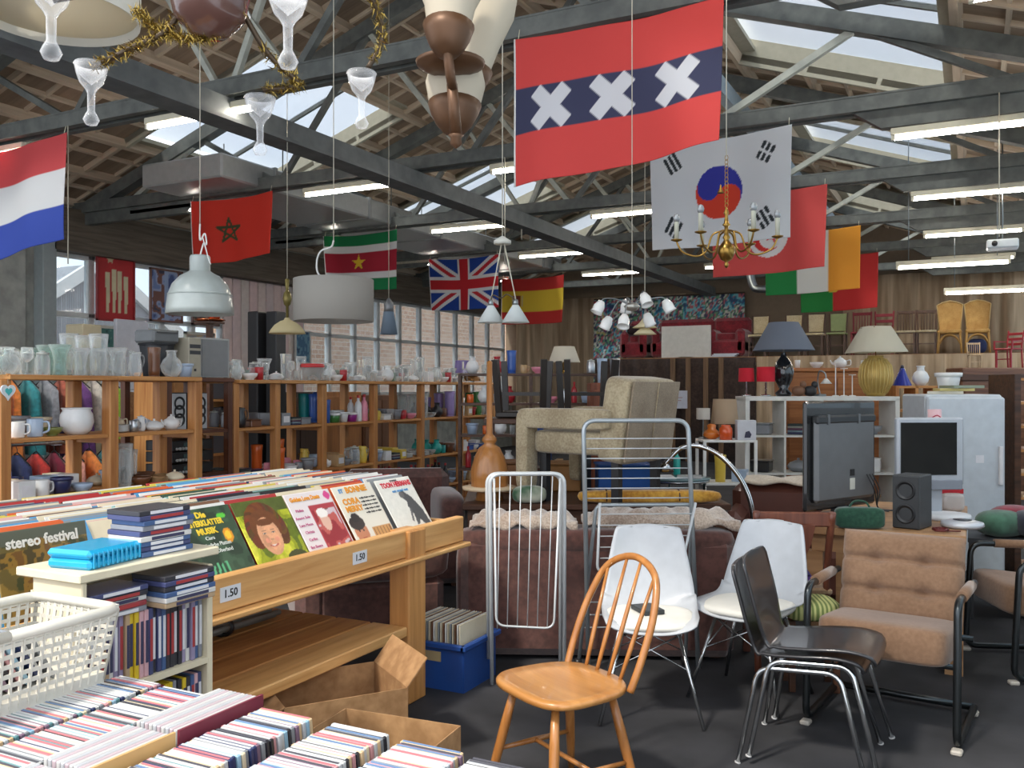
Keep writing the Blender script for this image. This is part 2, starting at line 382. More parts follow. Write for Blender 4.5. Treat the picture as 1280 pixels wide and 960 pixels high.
# right wall (outside the view, closes the hall)
struct(MB().box((XR+.6, 11.6, .65), (.2, 22, 1.3)).box((XR+.6, 11.6, 3.7), (.2, 22, .7)).build('wall_right', CONC))
for k in range(11):  # unseen windows, added to bring daylight into the hall from the right
    w = struct(link('window_%d' % (40+k), None, None, (XR+.6, .7+2*k, 1.3)))
    MB().box((0, .04, 1.02), (.1, .08, 2.04)).box((0, 1.0, .03), (.1, 1.9, .06)).box((0, 1.0, 2.0), (.1, 1.9, .06)).box((0, 1.0, 1.02), (.06, .06, 2.0)).build('window_frame', M((205, 206, 204), .5), w)
    for q in (.53, 1.5): MB().box((0, q, 1.02), (.008, .92, 1.92)).build('pane', glass((225, 235, 240), .93), w)
# ---------------------------------------------------------------- roof
ceil = struct(link('ceiling', None))
BOARD = [wood('roof_board_%d' % k, (120+10*k, 102+9*k, 84+8*k), (156+10*k, 136+9*k, 114+8*k), .85, 0, .3) for k in range(3)]
PURL = wood('purlin', (188, 168, 144), (212, 194, 170), .8, 1, .5); RAFT = wood('rafter', (182, 162, 138), (206, 188, 164), .8, 0, .5)
ang = math.atan(SL); half = (XC-XL)/math.cos(ang); NR = 8; NCOL = 23; dw = half/NR; dy = (YB-YF)/NCOL
# skylights: (side, row range, column range)
sky = []
def ysky(y0, y1): return range(int((y0-YF)/dy), int((y1-YF)/dy)+1)
for s_, r0, r1, y0, y1 in ((-1, 3, 6, 8.3, 10.2), (-1, 3, 6, 13.9, 15.7), (-1, 3, 6, 2.0, 3.6), (1, 3, 6, 7.4, 10.4), (1, 3, 6, 12.9, 15.2), (1, 3, 6, 1.4, 4.2), (-1, 3, 6, 18.2, 19.6), (1, 3, 6, 17.8, 19.6)):
    sky.append((s_, r0, r1, ysky(y0, y1)))
def hole(s_, i, j): return any(s_ == q[0] and q[1] <= i < q[2] and j in q[3] for q in sky)
me_p = [MB().box((0, 0, 0), (dw-.01, dy-.01, .03)).mesh('roof_panel', BOARD[k]) for k in range(3)]
def rp(s_, dist, y, lift=0): # point on roof: dist from ridge down the slope
    return Vector((XC+s_*dist*math.cos(ang)+s_*lift*math.sin(ang), y, ZR-dist*math.sin(ang)+lift*math.cos(ang)))
for s_ in (-1, 1):
    for i in range(NR):
        for j in range(NCOL):
            if hole(s_, i, j): continue
            link('roof_panel', me_p[rng.choice((0, 0, 1, 1, 2))], ceil, rp(s_, (i+.5)*dw, YF+(j+.5)*dy, .1), 0, (0, s_*ang, 0))
    # weather skin above the boards
me_r = MB().box((0, 0, 0), (dw*.94, .05, .07)).mesh('rafter', RAFT)
for s_ in (-1, 1):
    for i in range(NR+1):
        ys = [YF, YB]
        inside = [q for q in sky if q[0] == s_ and q[1] < i < q[2]]
        for q in inside: ys += [YF+q[3][0]*dy, YF+(q[3][-1]+1)*dy]
        ys.sort()
        for a, b_ in zip(ys[::2], ys[1::2]):
            if b_-a > .02:
                p = rp(s_, min(i*dw+.02, half-.02), (a+b_)/2, .03)
                MB().box((0, 0, 0), (.07, b_-a, .11)).build('purlin', PURL, ceil, p, 0, (0, s_*ang, 0))
    for i in range(NR):
        for j in range(NCOL+1):
            if hole(s_, i, j) and hole(s_, i, j-1): continue
            if (i*3+j) % 1 == 0: link('rafter', me_r, ceil, rp(s_, (i+.5)*dw, YF+j*dy, .05), 0, (0, s_*ang, 0))
me_b = MB().box((0, 0, 0), (dw*.9, .035, .05)).mesh('batten', RAFT); me_b2 = MB().box((0, 0, 0), (.035, dy*.92, .05)).mesh('batten', PURL)
for s_ in (-1, 1):
    for i in range(NR):
        for j in range(NCOL):
            if hole(s_, i, j) or YF+j*dy < 4: continue
            link('batten', me_b, ceil, rp(s_, (i+.5)*dw, YF+(j+.5)*dy, .065), 0, (0, s_*ang, 0))
            link('batten', me_b2, ceil, rp(s_, (i+.5)*dw, YF+(j+.5)*dy, .06), 0, (0, s_*ang, 0))
SKG = glass((228, 232, 236), .93, .3)   # wired roof glass, tint put in to dim the sky behind it
for s_, r0, r1, cols in sky:
    wn += 1; w = struct(link('window_%d' % wn, None))
    y0 = YF+cols[0]*dy; y1 = YF+(cols[-1]+1)*dy; d0 = r0*dw+.04; d1 = r1*dw
    fr = MB()
    for yy in (y0, y1): fr.bar(rp(s_, d0, yy, .12), rp(s_, d1, yy, .12), .05, .3)
    for dd in (d0, d1): fr.bar(rp(s_, dd, y0, .12), rp(s_, dd, y1, .12), .3, .05)
    fr.build('kerb_frame', M((176, 170, 150), .8), w)
    nb = max(2, int((y1-y0)/.75))
    for k in range(nb):
        a = y0+(y1-y0)*k/nb; b_ = y0+(y1-y0)*(k+1)/nb
        if k: MB().bar(rp(s_, d0, a, .26), rp(s_, d1, a, .26), .04, .05).build('glazing_bar', STEELG, w)
        c = [rp(s_, d0, a+.02, .27), rp(s_, d1, a+.02, .27), rp(s_, d1, b_-.02, .27), rp(s_, d0, b_-.02, .27)]
        MB().add(c+[v+Vector((0, 0, .006)) for v in c], [(0, 1, 2, 3), (7, 6, 5, 4), (0, 4, 5, 1), (1, 5, 6, 2), (2, 6, 7, 3), (3, 7, 4, 0)]).build('pane', SKG, w)
# trusses
TY = [2.75, 5.6, 8.4, 11.2, 14.05, 16.9, 19.75]
ZC = 4.0
for k, y in enumerate(TY):
    tr = struct(link('roof_truss', None, None, (0, y, 0)))
    ch = MB()
    for s2 in (-.07, .07): ch.box(((XL+XR)/2, s2, ZC), (XR-XL+1, .07, .13)); 
    ch.box(((XL+XR)/2, 0, ZC+.065), (XR-XL+1, .22, .015))
    ch.build('bottom_chord', STEELG, tr)
    tp = MB()
    for s_ in (-1, 1): tp.bar((XC, 0, ZR-.12), (XC+s_*6.35, 0, ZR-.12-6.35*SL), .14, .16)
    tp.build('top_chord', STEELG, tr)
    nodes = [XC-5.2, XC-3.9, XC-2.6, XC-1.3, XC, XC+1.3, XC+2.6, XC+3.9, XC+5.2]
    for q in range(8):
        a, b_ = nodes[q], nodes[q+1]; lo, hi = (a, b_) if q % 2 == 0 else (b_, a)
        MB().bar((lo, 0, ZC), (hi, 0, roofz(hi)-.15), .06, .06).build('strut', STEELG if q % 3 else STEELL, tr)
    for s_ in (-1, 1): # deepened beam end on the eave side
        MB().prism([(XC+s_*3.7, ZC+.06), (XC+s_*6.6, ZC+.06), (XC+s_*6.6, ZC-.22), (XC+s_*4.1, ZC-.22)], -.05, .05, RX(PI/2)).build('haunch', STEELG, tr)
# long girder
gd = struct(link('roof_girder', None))
MB().box((-5.5, 11, ZC-.16), (.16, 20.5, .18)).box((-5.5, 11, ZC-.26), (.26, 20.5, .03)).build('beam', fabric('girder_paint', (92, 96, 96), (110, 114, 113), 7, .6, .1, 0), gd)
for k, y in enumerate(TY):
    if k in (1, 3, 5):
        MB().bar((-5.5, y, ZC-.1), (-6.4, y+.05, ZC+1.2), .05).bar((-5.5, y, ZC-.1), (-4.9, y+.05, ZC+1.3), .05).build('brace', STEELL, gd)
# light valley girder to the right of the ridge
MB().box((-2.6, 11, ZC+1.02), (.12, 20, .2)).build('upper_beam', M((150, 164, 172), .6), gd)
# long ceiling duct
dc = thing('air_duct', 'long grey sheet-metal air duct hanging under the left roof slope', 'duct', (-8.3, 12.5, 3.97))
MB().box((0, 0, .14), (1.3, 9.6, .28), b=.02).build('duct_body', M((168, 172, 172), .4, .3), dc)
for k in range(5): MB().box((0, -3.9+1.95*k, .14), (1.34, .06, .31), b=.01).build('joint_flange', M((150, 154, 154), .45, .3), dc)
for k in range(4):
    for s2 in (-.5, .5): MB().tube([(s2, -3.6+2.4*k, .28), (s2, -3.6+2.4*k, .8)], .008, 6).build('hanger_rod', STEELG, dc)
# outside: neighbour house and brick wall seen through the left windows
nh = struct(link('neighbour_house', None, None, (-24.2, 15.9, 0)))
m, t, b = mk('roof_tiles'); br = t.nodes.new('ShaderNodeTexBrick'); br.inputs['Scale'].default_value = 4
br.inputs['Color1'].default_value = (*S(140, 142, 146), 1); br.inputs['Color2'].default_value = (*S(165, 165, 168), 1); br.inputs['Mortar'].default_value = (*S(96, 98, 104), 1)
tco = t.nodes.new('ShaderNodeTexCoord'); t.links.new(tco.outputs['Object'], br.inputs['Vector']); t.links.new(br.outputs['Color'], b.inputs['Base Color'])
TILES = m
MB().box((0, 0, 1.3), (7, 5, 2.6)).prism([(-2.5, 2.6), (0, 4.3), (2.5, 2.6)], -3.5, 3.5, RZ(PI/2) @ RX(PI/2)).build('house_wall', M((205, 212, 220), .8), nh)
MB().prism([(-3.2, 2.6), (0, 4.75), (3.2, 2.6)], -4.2, 4.2, RZ(PI/2) @ RX(PI/2)).build('house_roof', TILES, nh)
for a, b_ in (((4.25, -3.4, 2.5), (4.25, 0, 4.8)), ((4.25, 3.4, 2.5), (4.25, 0, 4.8))): MB().bar(a, b_, .14, .3).build('barge_board', WHITE, nh)
m, t, b = mk('outside_brick'); br = t.nodes.new('ShaderNodeTexBrick'); br.inputs['Scale'].default_value = 2.2
br.inputs['Color1'].default_value = (*S(196, 140, 100), 1); br.inputs['Color2'].default_value = (*S(220, 176, 140), 1); br.inputs['Mortar'].default_value = (*S(225, 210, 190), 1)
tco = t.nodes.new('ShaderNodeTexCoord'); mp = t.nodes.new('ShaderNodeMapping'); mp.inputs['Rotation'].default_value = (0, PI/2, PI/2)
t.links.new(tco.outputs['Object'], mp.inputs['Vector']); t.links.new(mp.outputs[0], br.inputs['Vector']); t.links.new(br.outputs['Color'], b.inputs['Base Color'])
nb_ = struct(MB().box((-14.6, 22, 2.4), (.4, 15, 4.8)).build('neighbour_brick_wall', m))
struct(MB().box((-20, 14, -.3), (17.5, 30, .1)).build('outdoor_ground', M((120, 122, 118), .9)))
# ---------------------------------------------------------------- fluorescent lights
m, t, b = mk('tube_glow'); b.inputs['Base Color'].default_value = (.9, .9, .95, 1); b.inputs['Emission Color'].default_value = (1, .92, .82, 1); b.inputs['Emission Strength'].default_value = TUBE
TUBEM = m; HOUS = M((206, 200, 178), .5)
def fluo(x, y, z, L, label, rz=0):
    f = thing('fluorescent_light', label, 'light', (x, y, z), rz, 'fluorescent strip lights under the roof trusses')
    MB().box((0, 0, 0), (L, .06, .06), b=.008).build('housing', HOUS, f)
    for s2 in (-1, 1): MB().box((s2*(L/2-.02), 0, -.045), (.03, .04, .05)).build('lamp_holder', HOUS, f)
    MB().tube([(-L/2+.03, 0, -.055), (L/2-.03, 0, -.055)], .017, 8).build('tube', TUBEM, f)
TN = {5.6: 'three-cross flag', 8.4: 'red-blue disc flag', 11.2: 'crescent flag', 14.05: 'green-white-orange flag', 16.9: 'green-red flag'}
PN = {-9.3: 'by the window wall', -6.4: 'beside the duct', -3.9: 'near the ridge', .0: 'by the right eave'}
for y in TY[1:6]:
    for x in (-9.3, -6.4, -3.9, .0):
        if (y, x) in ((5.6, -3.9),): continue
        fluo(x if y != 5.6 else x+.6, y-.02, ZC-.26 if x > -2 else ZC-.13, 1.25, 'cream strip light on the truss of the %s, %s' % (TN[y], PN[x]))
fluo(-.6, 4.2, ZC+.45, 1.5, 'cream fluorescent strip light hanging near the red and black flag with white crosses')
# ============================================================ chairs in front
def arc(pts, n=6): # smooth polyline through points (Catmull-Rom)
    P = [Vector(p) for p in pts]; out = []
    for i in range(len(P)-1):
        a, b, c, d = P[max(i-1, 0)], P[i], P[i+1], P[min(i+2, len(P)-1)]
        for k in range(n):
            t = k/n; out.append(.5*((2*b)+(c-a)*t+(2*a-5*b+4*c-d)*t*t+(3*b-a-3*c+d)*t**3))
    out.append(P[-1]); return out
def rounded(pts, r=.05, n=5): # polyline with rounded corners
    P = [Vector(p) for p in pts]; out = [P[0]]
    for i in range(1, len(P)-1):
        a = (P[i-1]-P[i]); b = (P[i+1]-P[i]); q = min(r, a.length*.49, b.length*.49); a.normalize(); b.normalize()
        s0, s1 = P[i]+a*q, P[i]+b*q
        for k in range(n+1):
            t = k/n; out.append(s0*(1-t)**2+P[i]*2*t*(1-t)+s1*t*t)
    out.append(P[-1]); return out
# --- honey coloured hoop-back chair, local +Y is the facing direction
ch = thing('windsor_chair', 'honey-coloured wooden chair with hooped spindle back', 'chair', C(.19, 3.40), face(-.84, -.54))
def seatpoly(w, d, n=40):
    o = []
    for k in range(n):
        a = 2*PI*k/n; c, s = math.cos(a), math.sin(a)
        x = math.copysign(abs(c)**.62, c)*w/2*(1+.1*s); y = math.copysign(abs(s)**.7, s)*d/2; o.append((x, y))
    return o
mb = MB(); sp = seatpoly(.455, .43); N = len(sp); vs = []; fs = []
for sc_, z in ((.0, .416), (.9, .416), (1.0, .428), (1.0, .442), (.965, .452), (.75, .444), (.4, .438), (.0, .438)):
    for x, y in sp: vs.append((x*max(sc_, .001), y*max(sc_, .001), z))
for i in range(7):
    for k in range(N): fs.append((i*N+k, i*N+(k+1) % N, (i+1)*N+(k+1) % N, (i+1)*N+k))
mb.add(vs, fs, True).build('seat', TEAK, ch)
hoop = arc([(-.195, -.165, .43), (-.205, -.215, .55), (-.195, -.28, .7), (-.14, -.335, .83), (0, -.355, .88), (.14, -.335, .83), (.195, -.28, .7), (.205, -.215, .55), (.195, -.165, .43)], 7)
MB().tube(hoop, .0145, 10).build('back_hoop', TEAKZ, ch)
for k, x in enumerate((-.105, -.037, .037, .105)):
    top = min((p for p in hoop if p.z > .6), key=lambda p: abs(p.x-x*1.35)); b0 = Vector((x, -.19, .44))
    MB().tube([b0, b0.lerp(top, .3), b0.lerp(top, .55), top], [.0075, .0095, .0085, .006], 8).build('spindle', TEAKZ, ch)
LG = {}
for sx in (-1, 1):
    for sy in (-1, 1):
        a = Vector((sx*.13, sy*.125, .425)); b = Vector((sx*.215, sy*.2, 0)); LG[(sx, sy)] = (a, b)
        MB().tube([a, a.lerp(b, .35), a.lerp(b, .7), b], [.014, .019, .018, .013], 10).build('leg', TEAKZ, ch)
for sx in (-1, 1):
    p, q = LG[(sx, -1)][0].lerp(LG[(sx, -1)][1], .6), LG[(sx, 1)][0].lerp(LG[(sx, 1)][1], .6)
    MB().tube([p, p.lerp(q, .5), q], [.008, .012, .008], 8).build('stretcher', TEAKZ, ch)
p = LG[(-1, -1)][0].lerp(LG[(-1, -1)][1], .6).lerp(LG[(-1, 1)][0].lerp(LG[(-1, 1)][1], .6), .5); q = Vector((-p.x, p.y, p.z))
MB().tube([p, q], .0095, 8).build('stretcher', TEAKZ, ch)
# --- white shell chairs on wire legs
SHELL = M((184, 188, 193), .35, coat=.2)
def shell_pt(u, v): # u across -1..1, v 0 front edge .. 1 top
    prof = arc([(.235, .425), (.2, .452), (.06, .44), (-.1, .428), (-.185, .455), (-.235, .56), (-.275, .7), (-.31, .83), (-.32, .845)], 5)
    f = v*(len(prof)-1); i = min(int(f), len(prof)-2); p = prof[i].lerp(prof[i+1], f-i)
    wv = [(0, .17), (.06, .205), (.2, .225), (.4, .235), (.52, .235), (.65, .22), (.8, .185), (.92, .155), (.97, .13), (1, .085)]
    for (a, wa), (b, wb) in zip(wv[:-1], wv[1:]):
        if a <= v <= b: w = wa+(wb-wa)*(v-a)/(b-a)
    up = .055*abs(u)**2.6*(1-abs(v-.45)*1.2) if v < .55 else 0
    fw = .075*abs(u)**2.2*max(0, min(1, (v-.35)*4))*(1.1-v*.75)
    return Vector((u*w, p[0]+fw, p[1]+up))
def prof2(l): return [Vector((a, b, 0)) for a, b in l]
_arc = arc
def arc(pts, n=6): return _arc([Vector((*p, 0)) if len(p) == 2 else Vector(p) for p in pts], n)
def white_chair(label, loc, rz):
    w = thing('shell_chair', label, 'chair', loc, rz, 'white shell chairs')
    MB().sheet(lambda u, v: shell_pt(u*2-1, v), 18, 30, .008).build('shell', SHELL, w)
    MB().pad((0, .035, .458), (.43, .42, .056), .62, None, 28, 10).build('seat_pad', M((222, 220, 212), .6), w)
    rail = MB()
    for y in (.12, -.12): rail.tube([(-.14, y, .405), (.14, y, .405)], .006, 6)
    for x in (-.14, .14): rail.tube([(x, .12, .405), (x, -.12, .405)], .006, 6)
    rail.build('seat_frame', CHROME, w)
    for sx in (-1, 1):
        for sy in (-1, 1):
            MB().tube([(sx*.13, sy*.12, .405), (sx*.235, sy*.22, .004)], .009, 8).build('leg', CHROME, w)
    for sx in (-1, 1):
        MB().tube([(sx*.17, .16, .25), (sx*-.13, .12, .4)], .004, 6).build('wire_brace', CHROME, w)
        MB().tube([(sx*.17, -.16, .25), (sx*-.13, -.12, .4)], .004, 6).build('wire_brace', CHROME, w)
        MB().tube([(sx*.17, .16, .25), (sx*.13, -.12, .4)], .004, 6).build('wire_brace', CHROME, w)
        MB().tube([(sx*.17, -.16, .25), (sx*.13, .12, .4)], .004, 6).build('wire_brace', CHROME, w)
    return w
w1 = white_chair('white shell chair on wire legs with a small dark book on its seat', C(.66, 4.33), face(-.12, -1))
w2 = white_chair('white shell chair on wire legs with an empty seat, behind the black chairs', C(1.2, 4.55), face(-.62, -.78))
bk = MB().box((0, 0, .012), (.15, .105, .022), b=.003).build('pocket_book', M((46, 50, 52), .5), None, C(.645, 4.30, .486), face(.9, .3)); tag(bk, 'small dark book lying on the white shell chair seat', 'book')
# --- two stacked black plywood chairs on chrome legs
BPLY = M((44, 44, 47), .3, coat=.4)
def ply_pt(u, v):
    prof = arc([(.235, .405), (.215, .44), (.12, .452), (-.03, .438), (-.14, .428), (-.19, .445), (-.215, .51), (-.245, .62), (-.285, .76), (-.3, .8)], 5)
    f = v*(len(prof)-1); i = min(int(f), len(prof)-2); p = prof[i].lerp(prof[i+1], f-i)
    wv = [(0, .17), (.1, .2), (.3, .205), (.5, .175), (.6, .165), (.75, .2), (.9, .205), (1, .17)]
    for (a, wa), (b, wb) in zip(wv[:-1], wv[1:]):
        if a <= v <= b: w = wa+(wb-wa)*(v-a)/(b-a)
    return Vector((u*w, p[0]+.03*u*u*max(0, v-.5), p[1]+(.012*u*u if v < .5 else 0)))
def black_chair(label, loc, rz):
    w = thing('plywood_chair', label, 'chair', loc, rz, 'stacked black chairs')
    MB().sheet(lambda u, v: ply_pt(u*2-1, v), 14, 30, .011).build('shell', BPLY, w)
    for sx in (-1, 1):
        MB().tube(rounded([(sx*.245, -.24, .0), (sx*.19, -.17, .39), (sx*.175, .15, .405), (sx*.245, .26, .0)], .06, 6), .0105, 8).build('leg_loop', CHROME, w)
    cr_ = MB()
    for y in (-.12, .1): cr_.tube([(-.185, y, .4), (.185, y, .4)], .009, 8)
    cr_.build('crossbar', CHROME, w)
    for sx in (-1, 1):
        for y in (-.24, .26): MB().tube([(sx*.2445, y*.998, .006), (sx*.2455, y*1.004, -.0), ], .013, 8).build('foot_cap', M((190, 190, 190), .5), w)
    return w
bz = face(.88, -.47)
black_chair('lower of two stacked black plywood chairs on chrome legs', C(1.26, 3.84), bz)
b2 = black_chair('upper of two stacked black plywood chairs on chrome legs', C(1.26, 3.84)+(F*-.47+R*.88)*.045+Vector((0, 0, .035)), bz)
# --- brown suede cantilever armchairs
SUEDE = fabric('brown_suede', (128, 97, 73), (143, 111, 86), 60, .95, .2, .3)
DARKM = M((70, 74, 76), .28, .9)
def tufted(w, h, t, rows, cols, f):
    mb = MB()
    def fn(u, v):
        x = (u-.5)*w; z = v*h; e = min(1, min(u, 1-u)*9)*min(1, min(v, 1-v)*9); e = e**.4
        rr = 0
        for r in rows: rr += math.exp(-((v-r)*h/.014)**2)*.026
        for r in rows:
            for c in cols: rr += math.exp(-(((u-c)*w)**2+((v-r)*h)**2)/.035**2)*.036
        return (x, -t/2-(t/2)*e+rr, z)
    def bk_(u, v):
        e = (min(1, min(u, 1-u)*9)*min(1, min(v, 1-v)*9))**.4; return ((.5-u)*w, -t/2+(t/2)*e, v*h)
    mb.sheet(fn, 40, 40); mb.sheet(bk_, 16, 16); mb.v = [tuple(f(Vector(p))) for p in mb.v]; return mb
def armchair(label, loc, rz):
    w = thing('cantilever_armchair', label, 'armchair', loc, rz, 'brown suede armchairs')
    RB = RX(math.radians(-14)) # backrest leans away from +Y
    mb = tufted(.56, .44, .13, (.34, .68), (.3, .7), lambda p: (Matrix.Translation((0, -.19, .39)) @ RX(math.radians(17)) @ RZ(PI)) @ p)
    mb.build('backrest', SUEDE, w)
    mb = MB().pad((0, .06, .4), (.56, .56, .17), .28, RX(math.radians(6)), 32, 14); mb.build('seat_cushion', SUEDE, w)
    for sx in (-1, 1):
        x = sx*.315
        path = rounded([(x, -.26, .62), (x, .3, .635), (x, .33, .03), (x, -.25, .03)], .07, 6)
        MB().tube(path, .017, 10).build('side_frame', DARKM, w)
        MB().tube([(x, -.14, .628), (x, .17, .635)], .025, 12).build('arm_pad', SUEDE, w)
        for y in (.33, -.22): MB().box((x, y, .011), (.045, .05, .022), b=.006).build('floor_glide', M((176, 170, 160), .6), w)
    MB().tube([(-.315, -.25, .03), (.315, -.25, .03)], .017, 10).build('rear_tube', DARKM, w)
    MB().tube([(-.315, -.22, .36), (.315, -.22, .36)], .015, 10).tube([(-.315, .2, .33), (.315, .2, .33)], .013, 10).build('seat_support', DARKM, w)
    return w
armchair('brown suede armchair with tufted back and dark tube frame behind the black chairs', C(1.80, 4.27), face(-.55, -.83))
armchair('brown suede armchair with dark tube frame standing beyond the desk end', C(2.98, 5.0), face(-.97, .1))
# --- clothes drying racks
WRACK = M((200, 204, 206), .35, .2)
rk = thing('drying_rack', 'white folded drying rack with vertical wires leaning by the brown sofa', 'drying rack', C(.085, 4.74), face(.06, -1), 'folded drying racks')
for dyy, dx in ((0, 0), (-.05, .015)):
    MB().tube(rounded([(-.19+dx, dyy, .0), (-.19+dx, dyy*.3, 1.1), (.2+dx, dyy*.3, 1.1), (.19+dx, dyy, .12 if dyy else 0.0)], .06, 6), .011, 8).build('leg_frame', WRACK, rk)
MB().tube(rounded([(-.165, .03, 1.08), (-.13, .05, .3), (.17, .05, .32), (.18, .03, 1.08)], .05, 5), .006, 8).build('wing_frame', WRACK, rk)
for k in range(6): MB().tube([(-.125+.055*k, .03, 1.09), (-.095+.052*k, .05, .305)], .003, 6).build('wire', WRACK, rk)
rk2 = thing('drying_rack', 'grey folded drying rack with horizontal wires standing behind the white shell chair', 'drying rack', C(.70, 4.98), face(.05, -1), 'folded drying racks')
GR = M((170, 178, 182), .3, .5)
MB().tube(rounded([(.28, .0, .0), (.305, -.03, 1.37), (-.28, -.03, 1.37), (-.33, .0, 0.0)], .07, 6), .013, 8).build('leg_frame', GR, rk2)
MB().tube(rounded([(-.27, -.06, .0), (-.31, -.05, .9), (.23, -.05, .9), (.33, -.06, .0)], .04, 6), .011, 8).build('leg_frame', GR, rk2)
MB().tube(rounded([(-.31, .02, .92), (-.22, .05, .55), (.24, .05, .55), (.22, .02, .92)], .04, 5), .008, 8).build('wing_frame', WRACK, rk2)
for k in range(7): z = 1.27-.055*k; MB().tube([(-.282-(1.37-z)*.035, -.03, z), (.304, -.03, z)], .0035, 6).build('wire', WRACK, rk2)
for k in range(5): z = .86-.06*k; MB().tube([(-.3+(.92-z)*.2, .03, z), (.22, .03, z)], .0035, 6).build('wire', WRACK, rk2)
for k in range(3): MB().tube([(-.3, -.055, .36-.07*k), (.3, -.055, .36-.07*k)], .004, 6).build('rail', WRACK, rk2)
for x in (-.27, .33): MB().lathe([(.0, -.02), (.025, -.018), (.025, .018), (0, .02)], 14, (0, 0, 0), Matrix.Translation((x, -.06, .025)) @ RY(PI/2)).build('castor', BLACK, rk2)
# --- brown sofa seen from behind, and its neighbour
SOFA = fabric('brown_microfibre', (74, 44, 38), (104, 66, 58), 30, .95, .25, .6)
SOFAT = fabric('brown_microfibre_top', (74, 44, 38), (104, 66, 58), 30, .95, .25, .6)
sf = thing('sofa', 'long brown sofa seen from behind with a fur throw on its back', 'sofa', C(.5, 5.6), face(.04, 1))
MB().box((0, -.38, .36), (1.56, .2, .68), b=.05).build('back_panel', SOFA, sf)
MB().pad((0, -.36, .68), (1.58, .26, .14), .4, None, 30, 10).build('back_roll', SOFA, sf)
MB().box((0, .1, .2), (1.5, .84, .32), b=.04).build('base', SOFA, sf)
for s_ in (-.34, .34): MB().pad((s_, .1, .43), (.67, .78, .17), .3, None, 24, 10).build('seat_cushion', SOFA, sf)
for s_ in (-1, 1): MB().pad((s_*.72, .08, .4), (.2, .98, .48), .3, None, 24, 12).build('armrest', SOFA, sf)
for sx in (-.68, .68):
    for sy in (-.35, .4): MB().box((sx, sy, .02), (.06, .06, .04)).build('foot', DWOOD, sf)
FUR = fabric('beige_fur', (150, 128, 112), (206, 188, 170), 90, 1, 1.0, .8)
def fur(label, loc, rz, w, d, h):
    mb = MB(); rr = random.Random(int(w*1000))
    def fn(u, v):
        a = PI*v; return ((u-.5)*w, -math.cos(a)*d/2, math.sin(a)**.7*h*min(1, 6*u+.3, 6*(1-u)+.3)+.01*math.sin(u*31+v*9)+.012*math.sin(u*17-v*14))
    mb.sheet(fn, 40, 14, .012)
    o = mb.build('fur_throw', FUR, None, loc, rz); return tag(o, label, 'throw')
fur('beige fur throw folded over the sofa back behind the white drying rack', C(.07, 5.3, .752), face(.04, 1), .62, .3, .07)
fur('long beige fur throw draped along the sofa back behind the grey rack', C(.86, 5.3, .752), face(.04, 1), .9, .3, .09)
ar = thing('lounge_chair', 'brown upholstered lounge chair beside the end of the record table', 'armchair', C(-1.02, 6.0), face(.95, .3))
MB().box((0, -.34, .4), (.95, .2, .74), b=.06).build('back_panel', SOFA, ar)
MB().box((0, .08, .2), (.95, .8, .34), b=.05).build('base', SOFA, ar)
MB().pad((0, .1, .44), (.66, .7, .18), .3).build('seat_cushion', SOFA, ar)
for s_ in (-1, 1): MB().pad((s_*.4, .06, .5), (.2, .9, .3), .4, None, 20, 10).build('armrest', SOFA, ar)
for sx in (-.42, .42):
    for sy in (-.36, .42): MB().box((sx, sy, .02), (.06, .06, .04)).build('foot', DWOOD, ar)
ar2 = thing('lounge_chair', 'brown upholstered armchair with a rolled arm near the pine shelf end', 'armchair', C(-.92, 7.4), face(.2, -1))
MB().box((0, -.36, .5), (.9, .2, .72), b=.07).build('back_panel', SOFA, ar2); MB().box((0, .05, .22), (.9, .8, .4), b=.05).build('base', SOFA, ar2)
for s_ in (-1, 1): MB().pad((s_*.38, .08, .55), (.22, .85, .34), .45, None, 20, 10).build('armrest', SOFA, ar2)
for sx in (-.4, .4):
    for sy in (-.34, .38): MB().box((sx, sy, .01), (.06, .06, .03)).build('foot', DWOOD, ar2)
# ============================================================ record table
TX0, TX1 = -3.62, -2.47     # far and front face
lt = thing('record_table', 'heavy pine record table with a slanted trough and lower shelf', 'table', (0, 0, 0))
TYA, TYB = 1.0, 4.27
MB().box((TX1-.025, (TYA+TYB)/2, .785), (.05, TYB-TYA, .135), b=.006).build('front_rail', LPW, lt)
MB().box((TX1-.01, (TYA+TYB)/2, .703), (.10, TYB-TYA+.03, .024), b=.006).build('front_ledge', LPW, lt)
MB().box(((TX0+TX1)/2, TYB-.02, .76), (TX1-TX0-.1, .04, .14), b=.006).build('end_rail', LPW, lt)
MB().box((TX0+.025, (TYA+TYB)/2, .82), (.05, TYB-TYA, .2), b=.006).build('rear_rail', LPW, lt)
for k in range(7): MB().box((TX0+.1+k*.155, (TYA+TYB)/2, .79), (.15, TYB-TYA-.09, .022)).build('deck_plank', LPW, lt)
for x in (TX1-.04, TX0+.1):
    for y in (1.35, 3.78): MB().box((x, y, .345 if x < -3 else .425), (.12, .155, .69 if x < -3 else .85), b=.008).build('leg', LPWZ, lt)
for k in range(5): MB().box((TX1-.09-k*.215, 2.55, .36), (.205, 2.3, .05), b=.006).build('shelf_plank', LPW if k == 0 else PINEY, lt)
MB().box((TX0+.1, 2.55, .52), (.04, 2.3, .12), b=.006).build('back_board', PINEY, lt)
for y in (2.2, 3.1): MB().box((TX0+.12, y, .5), (.05, .1, .36), b=.006).build('upright', PINEZ, lt)
# price cards on the front rail
for nm, y in (('price_card', 2.53), ('price_card', 3.33)):
    pc = thing(nm, 'white price card 1.50 on the record table rail, ' + ('by the DVD rack' if y < 3 else 'by the table leg'), 'price tag', (TX1+.0015, y, .785), PI/2)
    MB().box((0, 0, 0), (.105, .002, .055)).build('card', M((222, 226, 232), .5), pc)
    text('lettering', '1.50', .042, M((30, 30, 34), .6), pc, (0, -.0016, 0), (PI/2, 0, 0), .0006)
